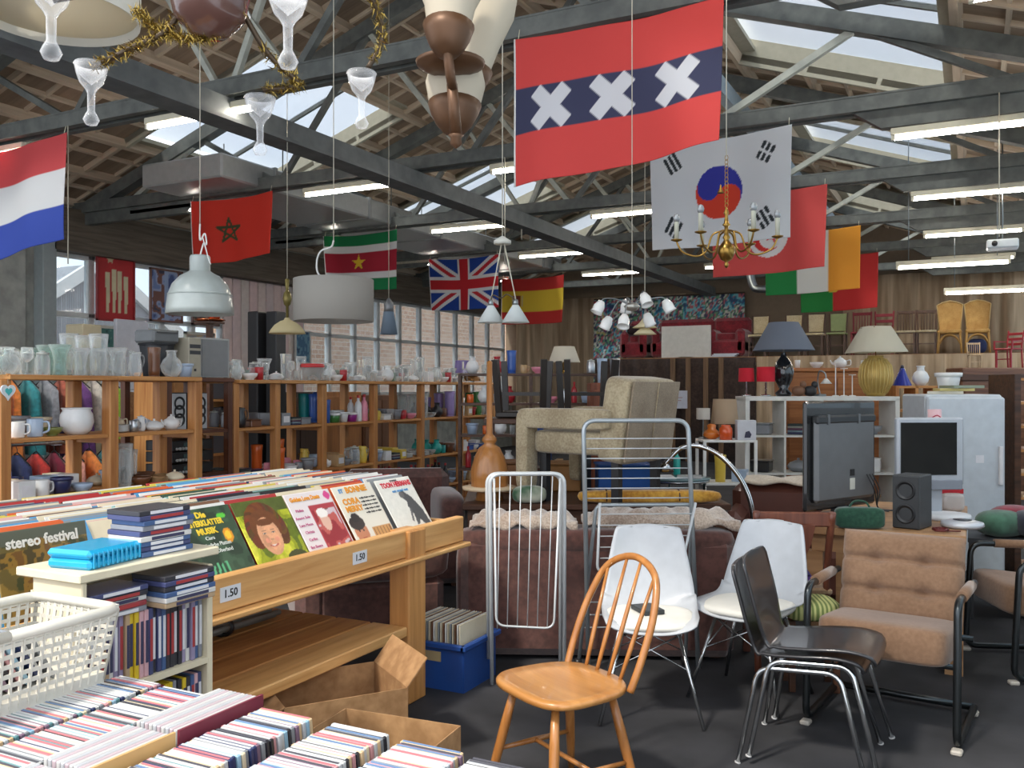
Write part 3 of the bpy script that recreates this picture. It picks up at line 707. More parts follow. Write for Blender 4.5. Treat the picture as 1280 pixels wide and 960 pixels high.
# --- records: six bins side by side, sleeves lean back
SLV = [('white', (226, 226, 222)), ('cream', (222, 210, 182)), ('grey', (142, 148, 152)), ('dark green', (52, 84, 70)), ('sky blue', (86, 158, 206)), ('navy', (44, 54, 96)),
       ('orange', (214, 98, 48)), ('red', (176, 52, 54)), ('pale pink', (222, 176, 170)), ('black', (36, 36, 40)), ('brown', (122, 86, 62)), ('pale teal', (136, 184, 178)), ('yellow', (216, 196, 84))]
LEAN = math.radians(33); SW = .312
slv_me = {n: MB().box((0, 0, SW/2), (.0045, SW, SW)).mesh('record_sleeve', M(c, .45)) for n, c in SLV}
bins = [(1.30, 'the bin by the table end'), (1.64, 'the bin of the stereo sampler'), (1.97, 'the bin behind the DVD rack'), (2.29, 'the bin beside the DVD rack'), (2.62, 'the bin of the green brass-music record'), (2.945, 'the bin of the smiling woman record'),
        (3.265, 'the bin of the pink song record'), (3.60, 'the bin of the comedy record'), (3.95, 'the bin of the crouching man record')]
zb = .812
for bi, (yc, where) in enumerate(bins):
    n = 32
    for k in range(1, n):
        x = TX1-.1-k*.0275
        nm, cc = rng.choice(SLV[:3]+SLV[:2]+SLV)
        o = link('record_sleeve', slv_me[nm], None, (x, yc+rng.uniform(-.012, .012), zb+rng.uniform(0, .012)), 0, (0, -LEAN-rng.uniform(-.012, .012), rng.uniform(-.02, .02)))
        tag(o, nm+' record sleeve filed in '+where, 'record', 'records in '+where)
# --- front covers
def cover(name, label, pic, y, x=TX1-.085, lean=LEAN, z=zb):
    o = printed(name, pic, lambda u, v: ((u-.5)*SW, 0, v*SW), .004, None, (x, y, z), 0, (-lean, 0, PI/2), .35)
    return tag(o, label, 'record')
INK = M((40, 40, 44), .6); YEL = M((238, 206, 60), .5); LTX = M((226, 232, 226), .5); ORG = M((226, 150, 40), .5); REDI = M((206, 40, 62), .5); PINK = M((190, 80, 130), .5); BLU = M((60, 140, 200), .5); WTX = M((240, 238, 228), .5)
def ctext(o, t_, s_, m_, x, z, b=.0, sx=1): return text('lettering', t_, s_, m_, o, (x, -.0012, z), (PI/2, 0, 0), b, sx)
def portrait(p, x, y, s, skin, hair, curly=True):
    rr = random.Random(int(x*100))
    for k in range(26):
        a = -.5+ (PI+1.0)*k/25; p.ell(x+.95*s*math.cos(a)*.86/p.asp, y+s*.28+.95*s*math.sin(a), s*(.33 if curly else .25), s*.33, tuple(int(c*rr.uniform(.75, 1.15)) for c in hair))
    p.ell(x, y+s*.45, s*.85, s*.75, hair); p.ell(x, y-.02*s, s*.62, s*.86, skin); p.ell(x+.12*s, y-.1*s, s*.42, s*.6, tuple(min(255, int(c*1.06)) for c in skin))
    dk_ = tuple(int(c*.8) for c in skin); p.ell(x-.3*s, y-.2*s, s*.2, s*.3, tuple(int(c*.93) for c in skin)); p.ell(x-.24*s, y-.2*s, s*.14, s*.12, (224, 150, 122)); p.ell(x+.3*s, y-.2*s, s*.13, s*.11, (226, 152, 124))
    for e in (-.25, .25):
        p.ell(x+e*s, y+.14*s, s*.13, s*.045, dk_); p.ell(x+e*s, y+.125*s, s*.09, s*.032, (214, 204, 194)); p.ell(x+e*s, y+.13*s, s*.042, s*.038, (84, 76, 72)); p.line(x+(e-.12)*s, y+.25*s, x+(e+.12)*s, y+.26*s, s*.028, tuple(int(c*.7) for c in skin))
    p.ell(x+.02*s, y-.17*s, s*.1, s*.05, tuple(int(c*.9) for c in skin))
    for q in range(9): a = -PI*(.15+.7*q/8); p.ell(x+.24*s*math.cos(a), y-.36*s+.12*s*math.sin(a), s*.045, s*.03, (186, 92, 82))
    p.ell(x, y-.43*s, s*.13, s*.03, (232, 216, 206)); p.ell(x, y+.62*s, s*.5, s*.16, hair)
    p.grain(.16, 26, 11)
p = Pic(60, 60, (52, 74, 56)); p.blobs([(44, 62, 48), (56, 80, 60), (66, 92, 70)], 5); p.ell(.8, .86, .07, .04, (96, 200, 70)); p.ell(.78, .58, .08, .1, (226, 150, 40)); p.ell(.78, .58, .05, .06, (240, 200, 60))
for k in range(6): p.line(.12+.09*k, .05, .2+.07*k, .2+.03*(k % 2), .035, (96, 180, 130))
c_ = cover('record_sleeve', 'dark green record sleeve with yellow title lettering and pale plant', p, bins[4][0])
for i, l in enumerate(('Die', 'INSTERKLATTER', 'MUSIK')): ctext(c_, l, .036 if i != 1 else .034, YEL, -.01-.0*i, .282-.036*i, .0016, .8 if i == 1 else 1)
ctext(c_, 'Ciara', .022, LTX, -.01, .18); ctext(c_, 'Volkstümliche Platten', .024, LTX, -.01, .15, 0, .9); ctext(c_, 'Original Oberland', .024, LTX, 0, .122, 0, .9)
p = Pic(90, 90, (160, 170, 40)); p.blobs([(96, 112, 30), (150, 160, 34), (186, 194, 48), (210, 208, 70)], 4, 8); p.rect(0, .8, 1, 1, (84, 96, 40)); p.grain(.2, 10, 4); portrait(p, .44, .45, .33, (214, 158, 120), (112, 66, 36)); p.ell(.78, .06, .2, .12, (70, 76, 40))
cover('record_sleeve', 'yellow-green record sleeve with a smiling curly-haired woman', p, bins[5][0])
p = Pic(60, 60, (228, 220, 220)); p.rect(.4, .03, .97, .78, (176, 60, 70)); p.blobs([(150, 40, 52), (190, 90, 84), (206, 190, 196), (120, 70, 60)], 4, 6, (p.u > .43) & (p.u < .94) & (p.v > .05) & (p.v < .7)); p.ell(.62, .5, .1, .16, (222, 180, 160)); p.ell(.9, .9, .07, .07, (214, 70, 140)); p.ell(.62, .63, .12, .08, (240, 236, 230))
c_ = cover('record_sleeve', 'pale pink record sleeve with a song list and a red picture', p, bins[6][0])
ctext(c_, 'Golden Love Duets', .03, ORG, -.03, .28, .0012, .85)
for i, l in enumerate(('Melina', 'Amore Sole', 'Lana Moon', 'Christa', 'Caribo', 'Ilse Beere')): ctext(c_, l, .02, PINK, -.1, .225-.036*i, 0)
p = Pic(60, 60, (226, 222, 208)); p.rect(.5, .04, .98, .24, (200, 150, 90)); 
for k in range(6): p.line(.54+.08*k, .05, .54+.08*k, .22, .02, (120, 80, 50))
p.ell(.22, .2, .16, .2, (196, 130, 96)); p.ell(.2, .36, .18, .12, (50, 40, 40)); p.ell(.22, .45, .1, .08, (40, 34, 36)); p.ell(.27, .22, .02, .02, (30, 30, 30)); p.ell(.17, .22, .02, .02, (30, 30, 30)); p.line(.19, .1, .27, .1, .02, (160, 60, 50)); p.rect(0, 0, .4, .04, (160, 60, 60))
c_ = cover('record_sleeve', 'cream record sleeve with bold orange titles and a cartoon head', p, bins[7][0])
ctext(c_, 'BONNIE', .045, ORG, .02, .285, .002); ctext(c_, 'ST', .03, BLU, -.1, .285, .001); ctext(c_, 'CORA', .045, ORG, -.06, .225, .002); ctext(c_, 'MERRY', .042, ORG, -.06, .185, .002)
for i in range(5): ctext(c_, 'vrolijke liedjes '+'en wijsjes', .014, INK, .075, .235-.02*i, 0, .9)
p = Pic(60, 60, (226, 226, 218))
p.poly([(.5, .72), (.6, .76), (.78, .62), (.92, .35), (.96, .1), (.8, .08), (.72, .2), (.66, .12), (.58, .1), (.62, .3), (.56, .45), (.6, .55), (.52, .62)], (70, 72, 76)); p.ell(.54, .68, .07, .06, (96, 96, 98)); p.line(.6, .4, .52, .2, .05, (92, 94, 96)); p.grain(.08, 20, 3)
c_ = cover('record_sleeve', 'white record sleeve with red name lettering and a grey crouching figure', p, bins[8][0])
ctext(c_, 'TOON HERMANS', .04, REDI, .01, .275, .0018, .85); ctext(c_, 'vreemd', .02, INK, .0, .3); ctext(c_, 'een avond met', .024, BLU, .02, .238, .0004)
p = Pic(100, 100, (120, 100, 50)); p.blobs([(70, 74, 40), (110, 96, 50), (150, 124, 60), (96, 70, 40)], 6, 4); p.rect(0, .86, 1, 1, (92, 96, 80)); p.ell(.86, .2, .36, .52, (226, 170, 110)); p.blobs([(80, 70, 40), (150, 116, 50), (120, 84, 40)], 9, 9, (((p.u-.45)/.22)**2+((p.v-.3)/.6)**2 < 1) | ((p.v > .64) & (p.v < .8) & (p.u < .8)))
p.ell(.82, .46, .12, .055, (244, 238, 228)); p.ell(.83, .46, .055, .055, (70, 96, 100)); p.ell(.83, .46, .028, .03, (20, 20, 20)); p.line(.7, .5, .94, .54, .04, (50, 40, 34)); p.line(.66, .6, .94, .66, .035, (110, 74, 50))
so_ = printed('record_sleeve', p, lambda u, v: ((u-.5)*SW, 0, v*SW), .004, None, (TX1-.06, 1.85, .812), 0, (-math.radians(12), 0, PI/2), .35)
tag(so_, 'stereo festival record sleeve with a close-up eye and golden hair', 'record')
ctext(so_, 'stereo festival', .046, WTX, .0, .272, .0014, .95)
for k, (nm, rgb) in enumerate((('rust', (150, 70, 40)), ('yellow', (236, 190, 50)))):
    tag(MB().box((0, 0, .06), (.03, .05, .12), b=.003).build('cassette_box', M(rgb, .5), None, (-2.3, 1.93+.06*k, 1.062)), nm+' upright card box on the DVD rack by the blue cases', 'box')
# ============================================================ DVD rack with things on it
DX, DY0, DY1 = -2.08, 1.6, 2.06
dr = thing('media_rack', 'cream painted DVD rack standing before the record table', 'shelf', (0, 0, 0)); dd_ = .2
CR = M((222, 212, 184), .45)
for y in (DY0+.008, DY1-.012): MB().box((DX-dd_/2, y, .52), (dd_, .022 if y > 1.9 else .016, 1.04 if y < 1.9 else .98), b=.003).build('side_panel', CR, dr)
MB().box((DX-dd_-.004, (DY0+DY1)/2, .5), (.008, DY1-DY0, 1.0)).build('back_panel', CR, dr)
MB().box((DX-dd_/2-.02, (DY0+DY1)/2, 1.05), (dd_+.06, DY1-DY0+.03, .024), b=.003).build('top_board', CR, dr)
for z in (.06, .27, .485, .72): MB().box((DX-dd_/2, (DY0+DY1)/2, z), (dd_-.002, DY1-DY0-.04, .018)).build('shelf_board', CR, dr)
DVC = [('black', (56, 56, 62)), ('navy', (70, 76, 116)), ('white', (214, 212, 208)), ('grey', (136, 138, 146)), ('crimson', (150, 62, 68)), ('tan', (186, 160, 128)), ('yellow', (220, 190, 50)), ('pink', (214, 170, 176)), ('lilac', (150, 140, 170)), ('steel blue', (70, 96, 140))]
dvd_me = {n: MB().box((-.0675, 0, .095), (.135, .0145, .19), b=.002).mesh('dvd_case', M(c, .35)) for n, c in DVC}
strip_me = {n: MB().box((.0004, 0, .1), (.0012, .009, .12)).mesh('spine_title', M(c, .5)) for n, c in (('l', (220, 220, 224)), ('d', (60, 60, 90)), ('r', (170, 60, 60)))}
def dvd(nm, loc, rot, where, grp):
    o = link('dvd_case', None, None, loc, 0, rot); cs = link('case', dvd_me[nm], o)
    link('spine_title', strip_me['d' if nm in ('white', 'yellow', 'pink', 'tan') else rng.choice(('l', 'l', 'r'))], cs)
    return tag(o, nm+' DVD case '+where, 'DVD', grp)
seq = ['tan', 'crimson', 'grey', 'navy', 'tan', 'white', 'lilac', 'lilac', 'tan', 'yellow', 'yellow', 'pink', 'pink', 'navy', 'black', 'navy', 'steel blue', 'black', 'black', 'black', 'black', 'lilac', 'white', 'lilac', 'steel blue', 'grey']
for k, nm in enumerate(seq[:26]): dvd(nm, (DX-.012-rng.uniform(0, .012), DY0+.03+k*.0158, .7295), (0, 0, 0), 'upright on the upper shelf of the cream rack', 'upright DVDs on the upper rack shelf')
for k in range(26): dvd(rng.choice(DVC)[0], (DX-.015-rng.uniform(0, .01), DY0+.03+k*.0158, .4945), (0, 0, 0), 'upright on the lower shelf of the cream rack', 'upright DVDs on the lower rack shelf')
for k, nm in enumerate(('grey', 'crimson', 'white', 'black', 'navy')): dvd(nm, (DX+.0-rng.uniform(0, .008), DY0+.025, .9285+k*.0152), (-PI/2, 0, 0), 'lying flat on the upright DVDs under the cream top board', 'DVDs lying under the top board')
for k, nm in enumerate(('tan', 'white', 'steel blue', 'black', 'navy', 'black')): dvd(nm, (DX+.045-rng.uniform(0, .01), DY1-.222, .9285+k*.0152), (-PI/2, 0, 0), 'in the leaning pile at the end of the cream rack', 'DVD pile at the rack end')
for k in range(9):
    nm = ('steel blue', 'navy', 'steel blue', 'white', 'navy', 'grey', 'steel blue', 'navy', 'black')[k]
    dvd(nm, (DX-.03-rng.uniform(0, .015), DY1-.24+rng.uniform(-.008, .008), 1.0699+k*.0149), (-PI/2, 0, 0), 'in the pile of blue cases on top of the cream rack', 'pile of blue cases on the rack')
# turquoise lidded plastic box
tb = thing('plastic_box', 'turquoise ribbed plastic case lying on the cream DVD rack', 'case', (DX-.1, DY0+.12, 1.062), math.radians(8)); TQ = M((28, 160, 206), .25, coat=.3)
MB().box((0, 0, .014), (.15, .2, .028), b=.009).build('lower_half', TQ, tb); MB().box((0, 0, .041), (.152, .204, .024), b=.01).build('lid', TQ, tb)
for k in range(11): MB().box((.0765, -.085+k*.017, .026), (.004, .008, .042), b=.0015).build('rib', TQ, tb)
# ============================================================ CD table and CDs
ct = thing('display_table', 'low wooden table under the rows of CDs and the white basket', 'table', (0, 0, 0))
for k in range(9): MB().box((-2.02+k*.165, 1.06, .705), (.16, 1.06, .03), b=.003).build('table_plank', OAK, ct)
MB().box((-1.36, 1.55, .65), (1.42, .03, .08)).box((-1.36, .56, .65), (1.42, .03, .08)).build('apron', OAK, ct)
for x in (-2.0, -.74):
    for y in (.62, 1.5): MB().box((x, y, .345), (.07, .07, .69), b=.005).build('leg', OAK, ct)
CDC = [('white', (196, 197, 196)), ('white', (196, 197, 196)), ('pale blue', (150, 186, 206)), ('grey', (134, 138, 142)), ('black', (44, 44, 50)), ('navy', (48, 58, 96)), ('rose', (204, 150, 152)), ('cream', (222, 208, 176)), ('plum', (132, 108, 126)), ('sand', (214, 186, 146)), ('teal', (104, 146, 150)), ('silver', (190, 196, 200))]
def cd_mesh(rgb):
    return MB().box((0, 0, .0625), (.142, .0098, .125), b=.0016).mesh('cd_case', M(rgb, .2, coat=.3))
cdm = {n: cd_mesh(c) for n, c in CDC}
cdt = {n: MB().box((0, 0, .1254), (.132, .0052, .001)).mesh('spine_label', M(c, .5)) for n, c in (('w', (204, 205, 204)), ('k', (84, 84, 92)), ('b', (110, 136, 172)), ('r', (196, 120, 126)))}
def cdrow(xc, y0, y1, where, tilt=.12, z=.72, step=.0112):
    y = y0
    while y < y1:
        nm = rng.choice(CDC)[0]
        o = link('cd_case', None, None, (xc+rng.uniform(-.003, .003), y, z+.0015), 0, (tilt+rng.uniform(-.003, .003), 0, 0))
        cs = link('case', cdm[nm], o); link('spine_label', cdt[rng.choice('wwwkbr' if nm not in ('white', 'cream') else 'kbrww')], cs)
        tag(o, nm+' CD case standing in the row '+where, 'CD', 'CDs in the row '+where); y += step
cdrow(-1.325, 1.02, 1.545, 'beside the slipcased box sets')
cdrow(-1.127, 1.02, 1.545, 'second from the box sets')
cdrow(-.945, 1.02, 1.53, 'third from the box sets')
cdrow(-.78, 1.1, 1.52, 'at the free end of the display table')
cdrow(-1.635, .98, 1.55, 'between the white basket and the box sets')
cdrow(-1.795, 1.0, 1.55, 'half under the white basket')
# slipcased box sets on edge
for k, (nm, rgb, y, L) in enumerate((('crimson', (120, 44, 60), 1.43, .24), ('pale wood coloured', (214, 170, 110), 1.2, .2), ('slate', (70, 76, 84), .99, .2))):
    bs = thing('box_set', nm+' slipcase of white-edged CDs on the display table', 'CD box', (-1.483, y, .7205), 0, 'CD slipcases')
    MB().box((.066, 0, .072), (.006, L, .144)).box((-.066, 0, .05), (.006, L, .1)).box((0, 0, .003), (.13, L, .006)).build('slipcase', M(rgb, .5), bs)
    n = int(L/.0105)
    for q in range(10): MB().box((-.056+.0118*q, 0, .073), (.0098, L-.01, .134), b=.0015).build('cd_case', M(((200, 199, 197), (184, 186, 190), (190, 172, 178))[q % 3], .35), bs)
    for q in range(3): MB().box((.0697, -L*.3+L*.3*q, .075), (.001, L*.2, .07)).build('printed_block', M(((206, 60, 70), (180, 180, 190), (90, 90, 130))[q], .5), bs)
# white laundry basket with CDs
bx = thing('plastic_basket', 'white perforated plastic basket holding CDs', 'basket', (-1.99, 1.235, .853)); BW = M((206, 202, 190), .4)
L_, W_, H_ = .5, .27, .165
def bpt(side, u, v): # slightly flared wall
    fl = 1+.12*v; hx, hy = W_/2*fl, L_/2*fl
    return {0: (hx, -hy+2*hy*u, H_*v), 1: (hx-2*hx*u, hy, H_*v), 2: (-hx, hy-2*hy*u, H_*v), 3: (-hx+2*hx*u, -hy, H_*v)}[side]
MB().box((0, 0, .004), (W_, L_, .008)).build('floor_plate', BW, bx)
for side in range(4):
    ln = L_ if side % 2 == 0 else W_; nb = int(ln/.021); mb = MB()
    for k in range(nb+1): mb.bar(bpt(side, k/nb, .0), bpt(side, k/nb, 1), .008, .004)
    for v in (0.0, .08, .2, .33, .46, .59, .72, .86, .98): mb.bar(bpt(side, 0, v), bpt(side, 1, v), .004, .009 if 0 < v < .9 else .026)
    mb.build('lattice_wall', BW, bx)
hx, hy = W_/2*1.13, L_/2*1.13
MB().tube(rounded([(hx, 0, H_), (hx, hy, H_), (-hx, hy, H_), (-hx, -hy, H_), (hx, -hy, H_), (hx, 0, H_)], .045, 6), .0125, 8).build('rim', BW, bx)
for k in range(20):
    nm = ('black', 'rose', 'pale blue', 'navy', 'white', 'grey', 'plum')[k % 7]
    o = link('cd_case', None, None, (-2.0+rng.uniform(-.01, .01), 1.05+k*.019, .868), 0, (.5, 0, rng.uniform(-.05, .05))); link('case', cdm[nm], o)
    tag(o, nm+' CD case leaning inside the white basket', 'CD', 'CDs in the white basket')
# ============================================================ boxes on the floor
CARD = fabric('cardboard', (150, 112, 74), (178, 138, 96), 20, .9, .15, 0)
def carton(label, loc, rz, w, d, h, flaps):
    c = thing('cardboard_box', label, 'box', loc, rz, 'open cartons on the floor')
    MB().box((0, 0, .004), (w, d, .006)).build('bottom', CARD, c)
    for s_ in (-1, 1):
        MB().box((s_*w/2, 0, h/2), (.005, d, h)).build('wall', CARD, c); MB().box((0, s_*d/2, h/2), (w, .005, h)).build('wall', CARD, c)
    for side, a in flaps:
        q = {0: (w/2, 0), 1: (0, d/2), 2: (-w/2, 0), 3: (0, -d/2)}[side]; L = d if side % 2 == 0 else w
        mtx = Matrix.Translation((q[0], q[1], h)) @ RZ(side*PI/2) @ RY(a)
        b = MB().box((.07, 0, 0), (.14, L, .005)); b.v = [tuple(mtx @ Vector(v)) for v in b.v]; b.build('flap', CARD, c)
    return c
carton('open cardboard box under the record table with one pale flap raised', C(-.74, 3.74), face(-.3, 1)+.2, .5, .4, .33, ((0, -.9), (2, .5)))
carton('open cardboard box with bowed rim holding papers behind the CD rows', C(-.46, 3.05), face(.4, 1), .46, .36, .38, ())
for k, (nm, rgb) in enumerate((('pale blue', (176, 190, 206)), ('white', (222, 222, 216)), ('green', (120, 170, 110)))):
    tag(MB().box((0, 0, .135), (.22, .03, .27), b=.002).build('magazine', M(rgb, .5), None, C(-.48+.03*k, 3.0+.06*k, .01), face(.4, 1)+.1*k), nm+' magazine standing in the bowed cardboard box', 'magazine')
bc = thing('storage_crate', 'blue plastic crate filled with old records beside the table leg', 'crate', C(-.33, 4.82), 0); BLUEP = M((34, 72, 140), .35)
MB().box((0, 0, .01), (.36, .34, .02)).build('crate_floor', BLUEP, bc)
for s_ in (-1, 1):
    MB().box((s_*.18, 0, .12), (.008, .34, .24)).build('crate_wall', BLUEP, bc); MB().box((0, s_*.17, .12), (.36, .008, .24)).build('crate_wall', BLUEP, bc)
    MB().box((s_*.19, 0, .23), (.03, .4, .03), b=.006).build('crate_rim', BLUEP, bc); MB().box((0, s_*.185, .23), (.4, .03, .03), b=.006).build('crate_rim', BLUEP, bc)
MB().box((0, -.177, .17), (.1, .004, .05)).build('label_plate', M((170, 150, 110), .6), bc)
for k in range(22):
    nm = ('white', 'cream', 'grey', 'cream', 'brown')[k % 5]
    b0 = C(-.33, 4.82, .025); rz_ = 0; off = Vector((-.15+k*.0142, 0, 0)); off.rotate(Matrix.Rotation(rz_, 3, 'Z'))
    o = link('record_sleeve', slv_me[nm], None, b0+off, rz_); o.scale = (1, .98, 1); tag(o, nm+' record sleeve standing in the blue plastic crate', 'record', 'records in the blue crate')
# folded tent poles on the lower shelf
tp_ = thing('pole_bundle', 'bundle of grey poles tied with black straps on the lower shelf', 'poles', (-3.2, 3.0, .388)); 
for k in range(4): MB().tube([(.03*k, -.42, .025+.018*(k % 2)), (.03*k+.02, .5, .025+.018*(k % 2))], .014, 8).build('pole', M((150, 152, 146), .4, .4), tp_)
for y in (-.3, .15): MB().tube([(.05+.09*math.cos(a), y, .05+.045*math.sin(a)) for a in [2*PI*q/14 for q in range(14)]], .01, 6, True).build('strap', BLACK, tp_)
# ============================================================ flags on the trusses
def flag(label, pic, x0, x1, y, ztop, h, dz=(0, 0), seed=1, fold=.05, skew=0.0, hem=True, nbot=0.0):
    rr = random.Random(seed); ph = [rr.random()*6 for _ in range(5)]; w = x1-x0
    f = thing('flag', label, 'flag', ((x0+x1)/2, y, ztop), 0, 'flags hanging from the roof trusses')
    def fn(u, v):
        t = 1-v
        x = (u-.5)*w*(1-.03*t); sag = -.04*math.sin(PI*u)*(1-.6*t)*w/1.5
        z = -t*h+sag+dz[0]*(1-u)*t+dz[1]*u*t+skew*(u-.5)*(.5+.5*t)-nbot*math.sin(PI*u)*t
        a = .35+.65*t
        yy = fold*a*(math.sin(u*9+ph[0]+t*1.2)*.6+math.sin(u*17+ph[1]-t)*.3+math.sin(u*4+t*3+ph[2])*.5)+.05*t*math.sin(ph[3])
        return (x, yy, z)
    printed('cloth', pic, fn, .003, f, (0, 0, 0), 0, None, .8, .25)
    if hem: MB().tube([fn(0, v/10) for v in range(11)], .007, 6).build('hem', M((226, 226, 222), .8), f)
    for u in (.02, .98):
        p = Vector(fn(u, 1)); MB().tube([p, p+Vector((0, .02, max(.06, ZC-.02-ztop-p.z if False else .07)))], .003, 5).build('tie_cord', M((214, 206, 180), .8), f)
    return f
def yx(px, Y): d = AY(px, Y); return d*(-math.sin(YAW)+math.cos(YAW)*(px-640)/FPX)
def zt(px, py, Y): return EYE+(HOR-py)/FPX*AY(px, Y)
def flagspan(pl, pr, Y): return yx(pl, Y), yx(pr, Y)
# red-black-red with three white crosses
p = Pic(170, 112, (224, 78, 74), 1.5); p.rect(0, .345, 1, .66, (64, 66, 96))
for k in range(3):
    cx = .2+.3*k
    for s_ in (-1, 1): p.seg(cx-.082, .5-s_*.122, cx+.082, .5+s_*.122, .105, (226, 226, 230))
YF1 = TY[1]-.16
x0, x1 = flagspan(642, 905, YF1); z0 = zt(645, 47, YF1)
flag('red flag with a dark blue band and three white diagonal crosses', p, x0, x1, YF1, z0, 1.0, (0, .12), 3, .05, .02)
# horizontal red-white-blue
p = Pic(90, 90, (232, 232, 232), 1.5); p.rect(0, .667, 1, 1, (218, 84, 86)); p.rect(0, 0, 1, .333, (62, 86, 182))
x0, x1 = flagspan(-70, 82, YF1); flag('red, white and blue horizontally striped flag by the concrete wall', p, x0, x1, YF1, zt(82, 156, YF1)-.08, 1.08, (-.1, .1), 5, .06, .06, False)
# red flag with green star, one half lit
Y2 = TY[2]-.16
p = Pic(90, 90, (224, 62, 46), 1.5)
for k in range(5):
    a, b_ = 2*PI*k/5, 2*PI*(k+2)/5; r_ = .2; p.line(.46+r_*math.sin(a)/1.5, .5+r_*math.cos(a), .46+r_*math.sin(b_)/1.5, .5+r_*math.cos(b_), .035, (70, 80, 50))
x0, x1 = flagspan(238, 341, Y2); flag('plain red flag with a dark green five-pointed star outline', p, x0, x1, Y2, zt(290, 245, Y2), .8, (0, .06), 7, .05)
# white flag with red-blue disc and black bars
p = Pic(140, 100, (224, 226, 228), 1.5); cx, cy, r_ = .5, .5, .25
X = (p.u-cx)*1.5; Yv = p.v-cy; a = math.radians(-28); xr = X*math.cos(a)+Yv*math.sin(a); yr = -X*math.sin(a)+Yv*math.cos(a)
disc = X**2+Yv**2 < r_**2; top = (yr > 0); top = (top | ((xr+r_/2)**2+yr**2 < (r_/2)**2)) & ~((xr-r_/2)**2+yr**2 < (r_/2)**2)
p.put(disc, (222, 70, 44)); p.put(disc & top, (58, 62, 168))
for cx, cy, sg, pat in ((.17, .8, 1, (0, 0, 0)), (.83, .8, -1, (1, 1, 1)), (.17, .2, -1, (0, 0, 0)), (.83, .2, 1, (1, 0, 1))):
    a = math.atan2(.3, .33*1.5)*sg; dx, dy_ = math.cos(a+PI/2), math.sin(a+PI/2)
    for k in (-1, 0, 1):
        ox, oy = cx+k*.055*math.cos(a)/1.5, cy+k*.055*math.sin(a)
        if pat[k+1]:
            for q in (-1, 1): p.seg(ox+q*.012*dx/1.5, oy+q*.012*dy_, ox+q*.085*dx/1.5, oy+q*.085*dy_, .035, (48, 54, 58))
        else: p.seg(ox-.085*dx/1.5, oy-.085*dy_, ox+.085*dx/1.5, oy+.085*dy_, .035, (48, 54, 58))
x0, x1 = flagspan(812, 990, Y2); flag('white flag with a red and blue disc and black bar marks', p, x0, x1, Y2, zt(900, 168, Y2), 1.0, (0, .0), 11, .04, .03, False)
# red flag with white disc, crescent and star
Y3 = TY[3]-.16
p = Pic(120, 84, (214, 82, 78), 1.5); p.ell(.5, .46, .26, .26, (222, 218, 216)); p.ell(.49, .46, .19, .19, (206, 48, 44)); p.ell(.525, .46, .155, .155, (222, 218, 216)); p.star(.54, .47, .11, (206, 48, 44), .4, 5, .3)
x0, x1 = flagspan(890, 1034, Y3); flag('red flag with a white disc holding a red crescent and star', p, x0, x1, Y3, zt(970, 236, Y3), 1.02, (0, .05), 13, .04, .0, False)
Y4 = TY[4]-.16
p = Pic(60, 50, (226, 226, 220), 1.5); p.rect(0, 0, .345, 1, (34, 140, 70)); p.rect(.67, 0, 1, 1, (232, 160, 50))
x0, x1 = flagspan(955, 1076, Y4); flag('green, white and orange vertically striped flag', p, x0, x1, Y4, zt(1030, 285, Y4), .95, (0, .05), 17, .03, .0, False)
Y5 = TY[5]-.16
p = Pic(60, 50, (206, 50, 48), 1.5); p.rect(0, 0, .42, 1, (40, 140, 64)); p.ell(.42, .5, .16, .16, (226, 190, 60)); p.ell(.42, .5, .1, .1, (206, 50, 48))
x0, x1 = flagspan(1000, 1098, Y5); flag('green and red flag behind the green, white and orange one', p, x0, x1, Y5, zt(1050, 318, Y5), 1.0, (0, .05), 19, .03, .0, False)
p = Pic(100, 70, (176, 36, 56), 1.5); p.rect(0, .8, 1, 1, (24, 130, 76)); p.rect(0, 0, 1, .2, (24, 130, 76)); p.rect(0, .68, 1, .8, (224, 224, 222)); p.rect(0, .2, 1, .32, (224, 224, 222)); p.star(.48, .5, .15, (232, 196, 50))
x0, x1 = flagspan(405, 496, Y3); flag('green, white and red striped flag with a yellow star', p, x0, x1, Y3, zt(450, 291, Y3), .82, (0, -.05), 23, .04)
p = Pic(120, 80, (30, 70, 160), 1.5)
for s_ in (0, 1):
    p.seg(0, s_, 1, 1-s_, .2, (228, 228, 230))
for s_ in (0, 1): p.seg(0, s_, 1, 1-s_, .07, (206, 46, 56))
p.rect(.41, 0, .59, 1, (228, 228, 230)); p.rect(0, .34, 1, .66, (228, 228, 230)); p.rect(.44, 0, .56, 1, (206, 40, 50)); p.rect(0, .41, 1, .59, (206, 40, 50))
x0, x1 = flagspan(536, 623, Y4); flag('blue flag with red and white crosses hanging beside the duct', p, x0, x1, Y4, zt(580, 321, Y4), .92, (0, 0), 29, .04)
p = Pic(60, 50, (226, 196, 60), 1.5); p.rect(0, .74, 1, 1, (200, 50, 46)); p.rect(0, 0, 1, .26, (200, 50, 46)); p.rect(.2, .4, .33, .62, (150, 70, 50)); p.rect(.17, .4, .19, .62, (190, 180, 150)); p.rect(.34, .4, .36, .62, (190, 180, 150))
x0, x1 = flagspan(627, 705, Y5); flag('red and yellow horizontally striped flag with a small emblem', p, x0, x1, Y5, zt(665, 346, Y5), .95, (0, -.02), 31, .04, .02)
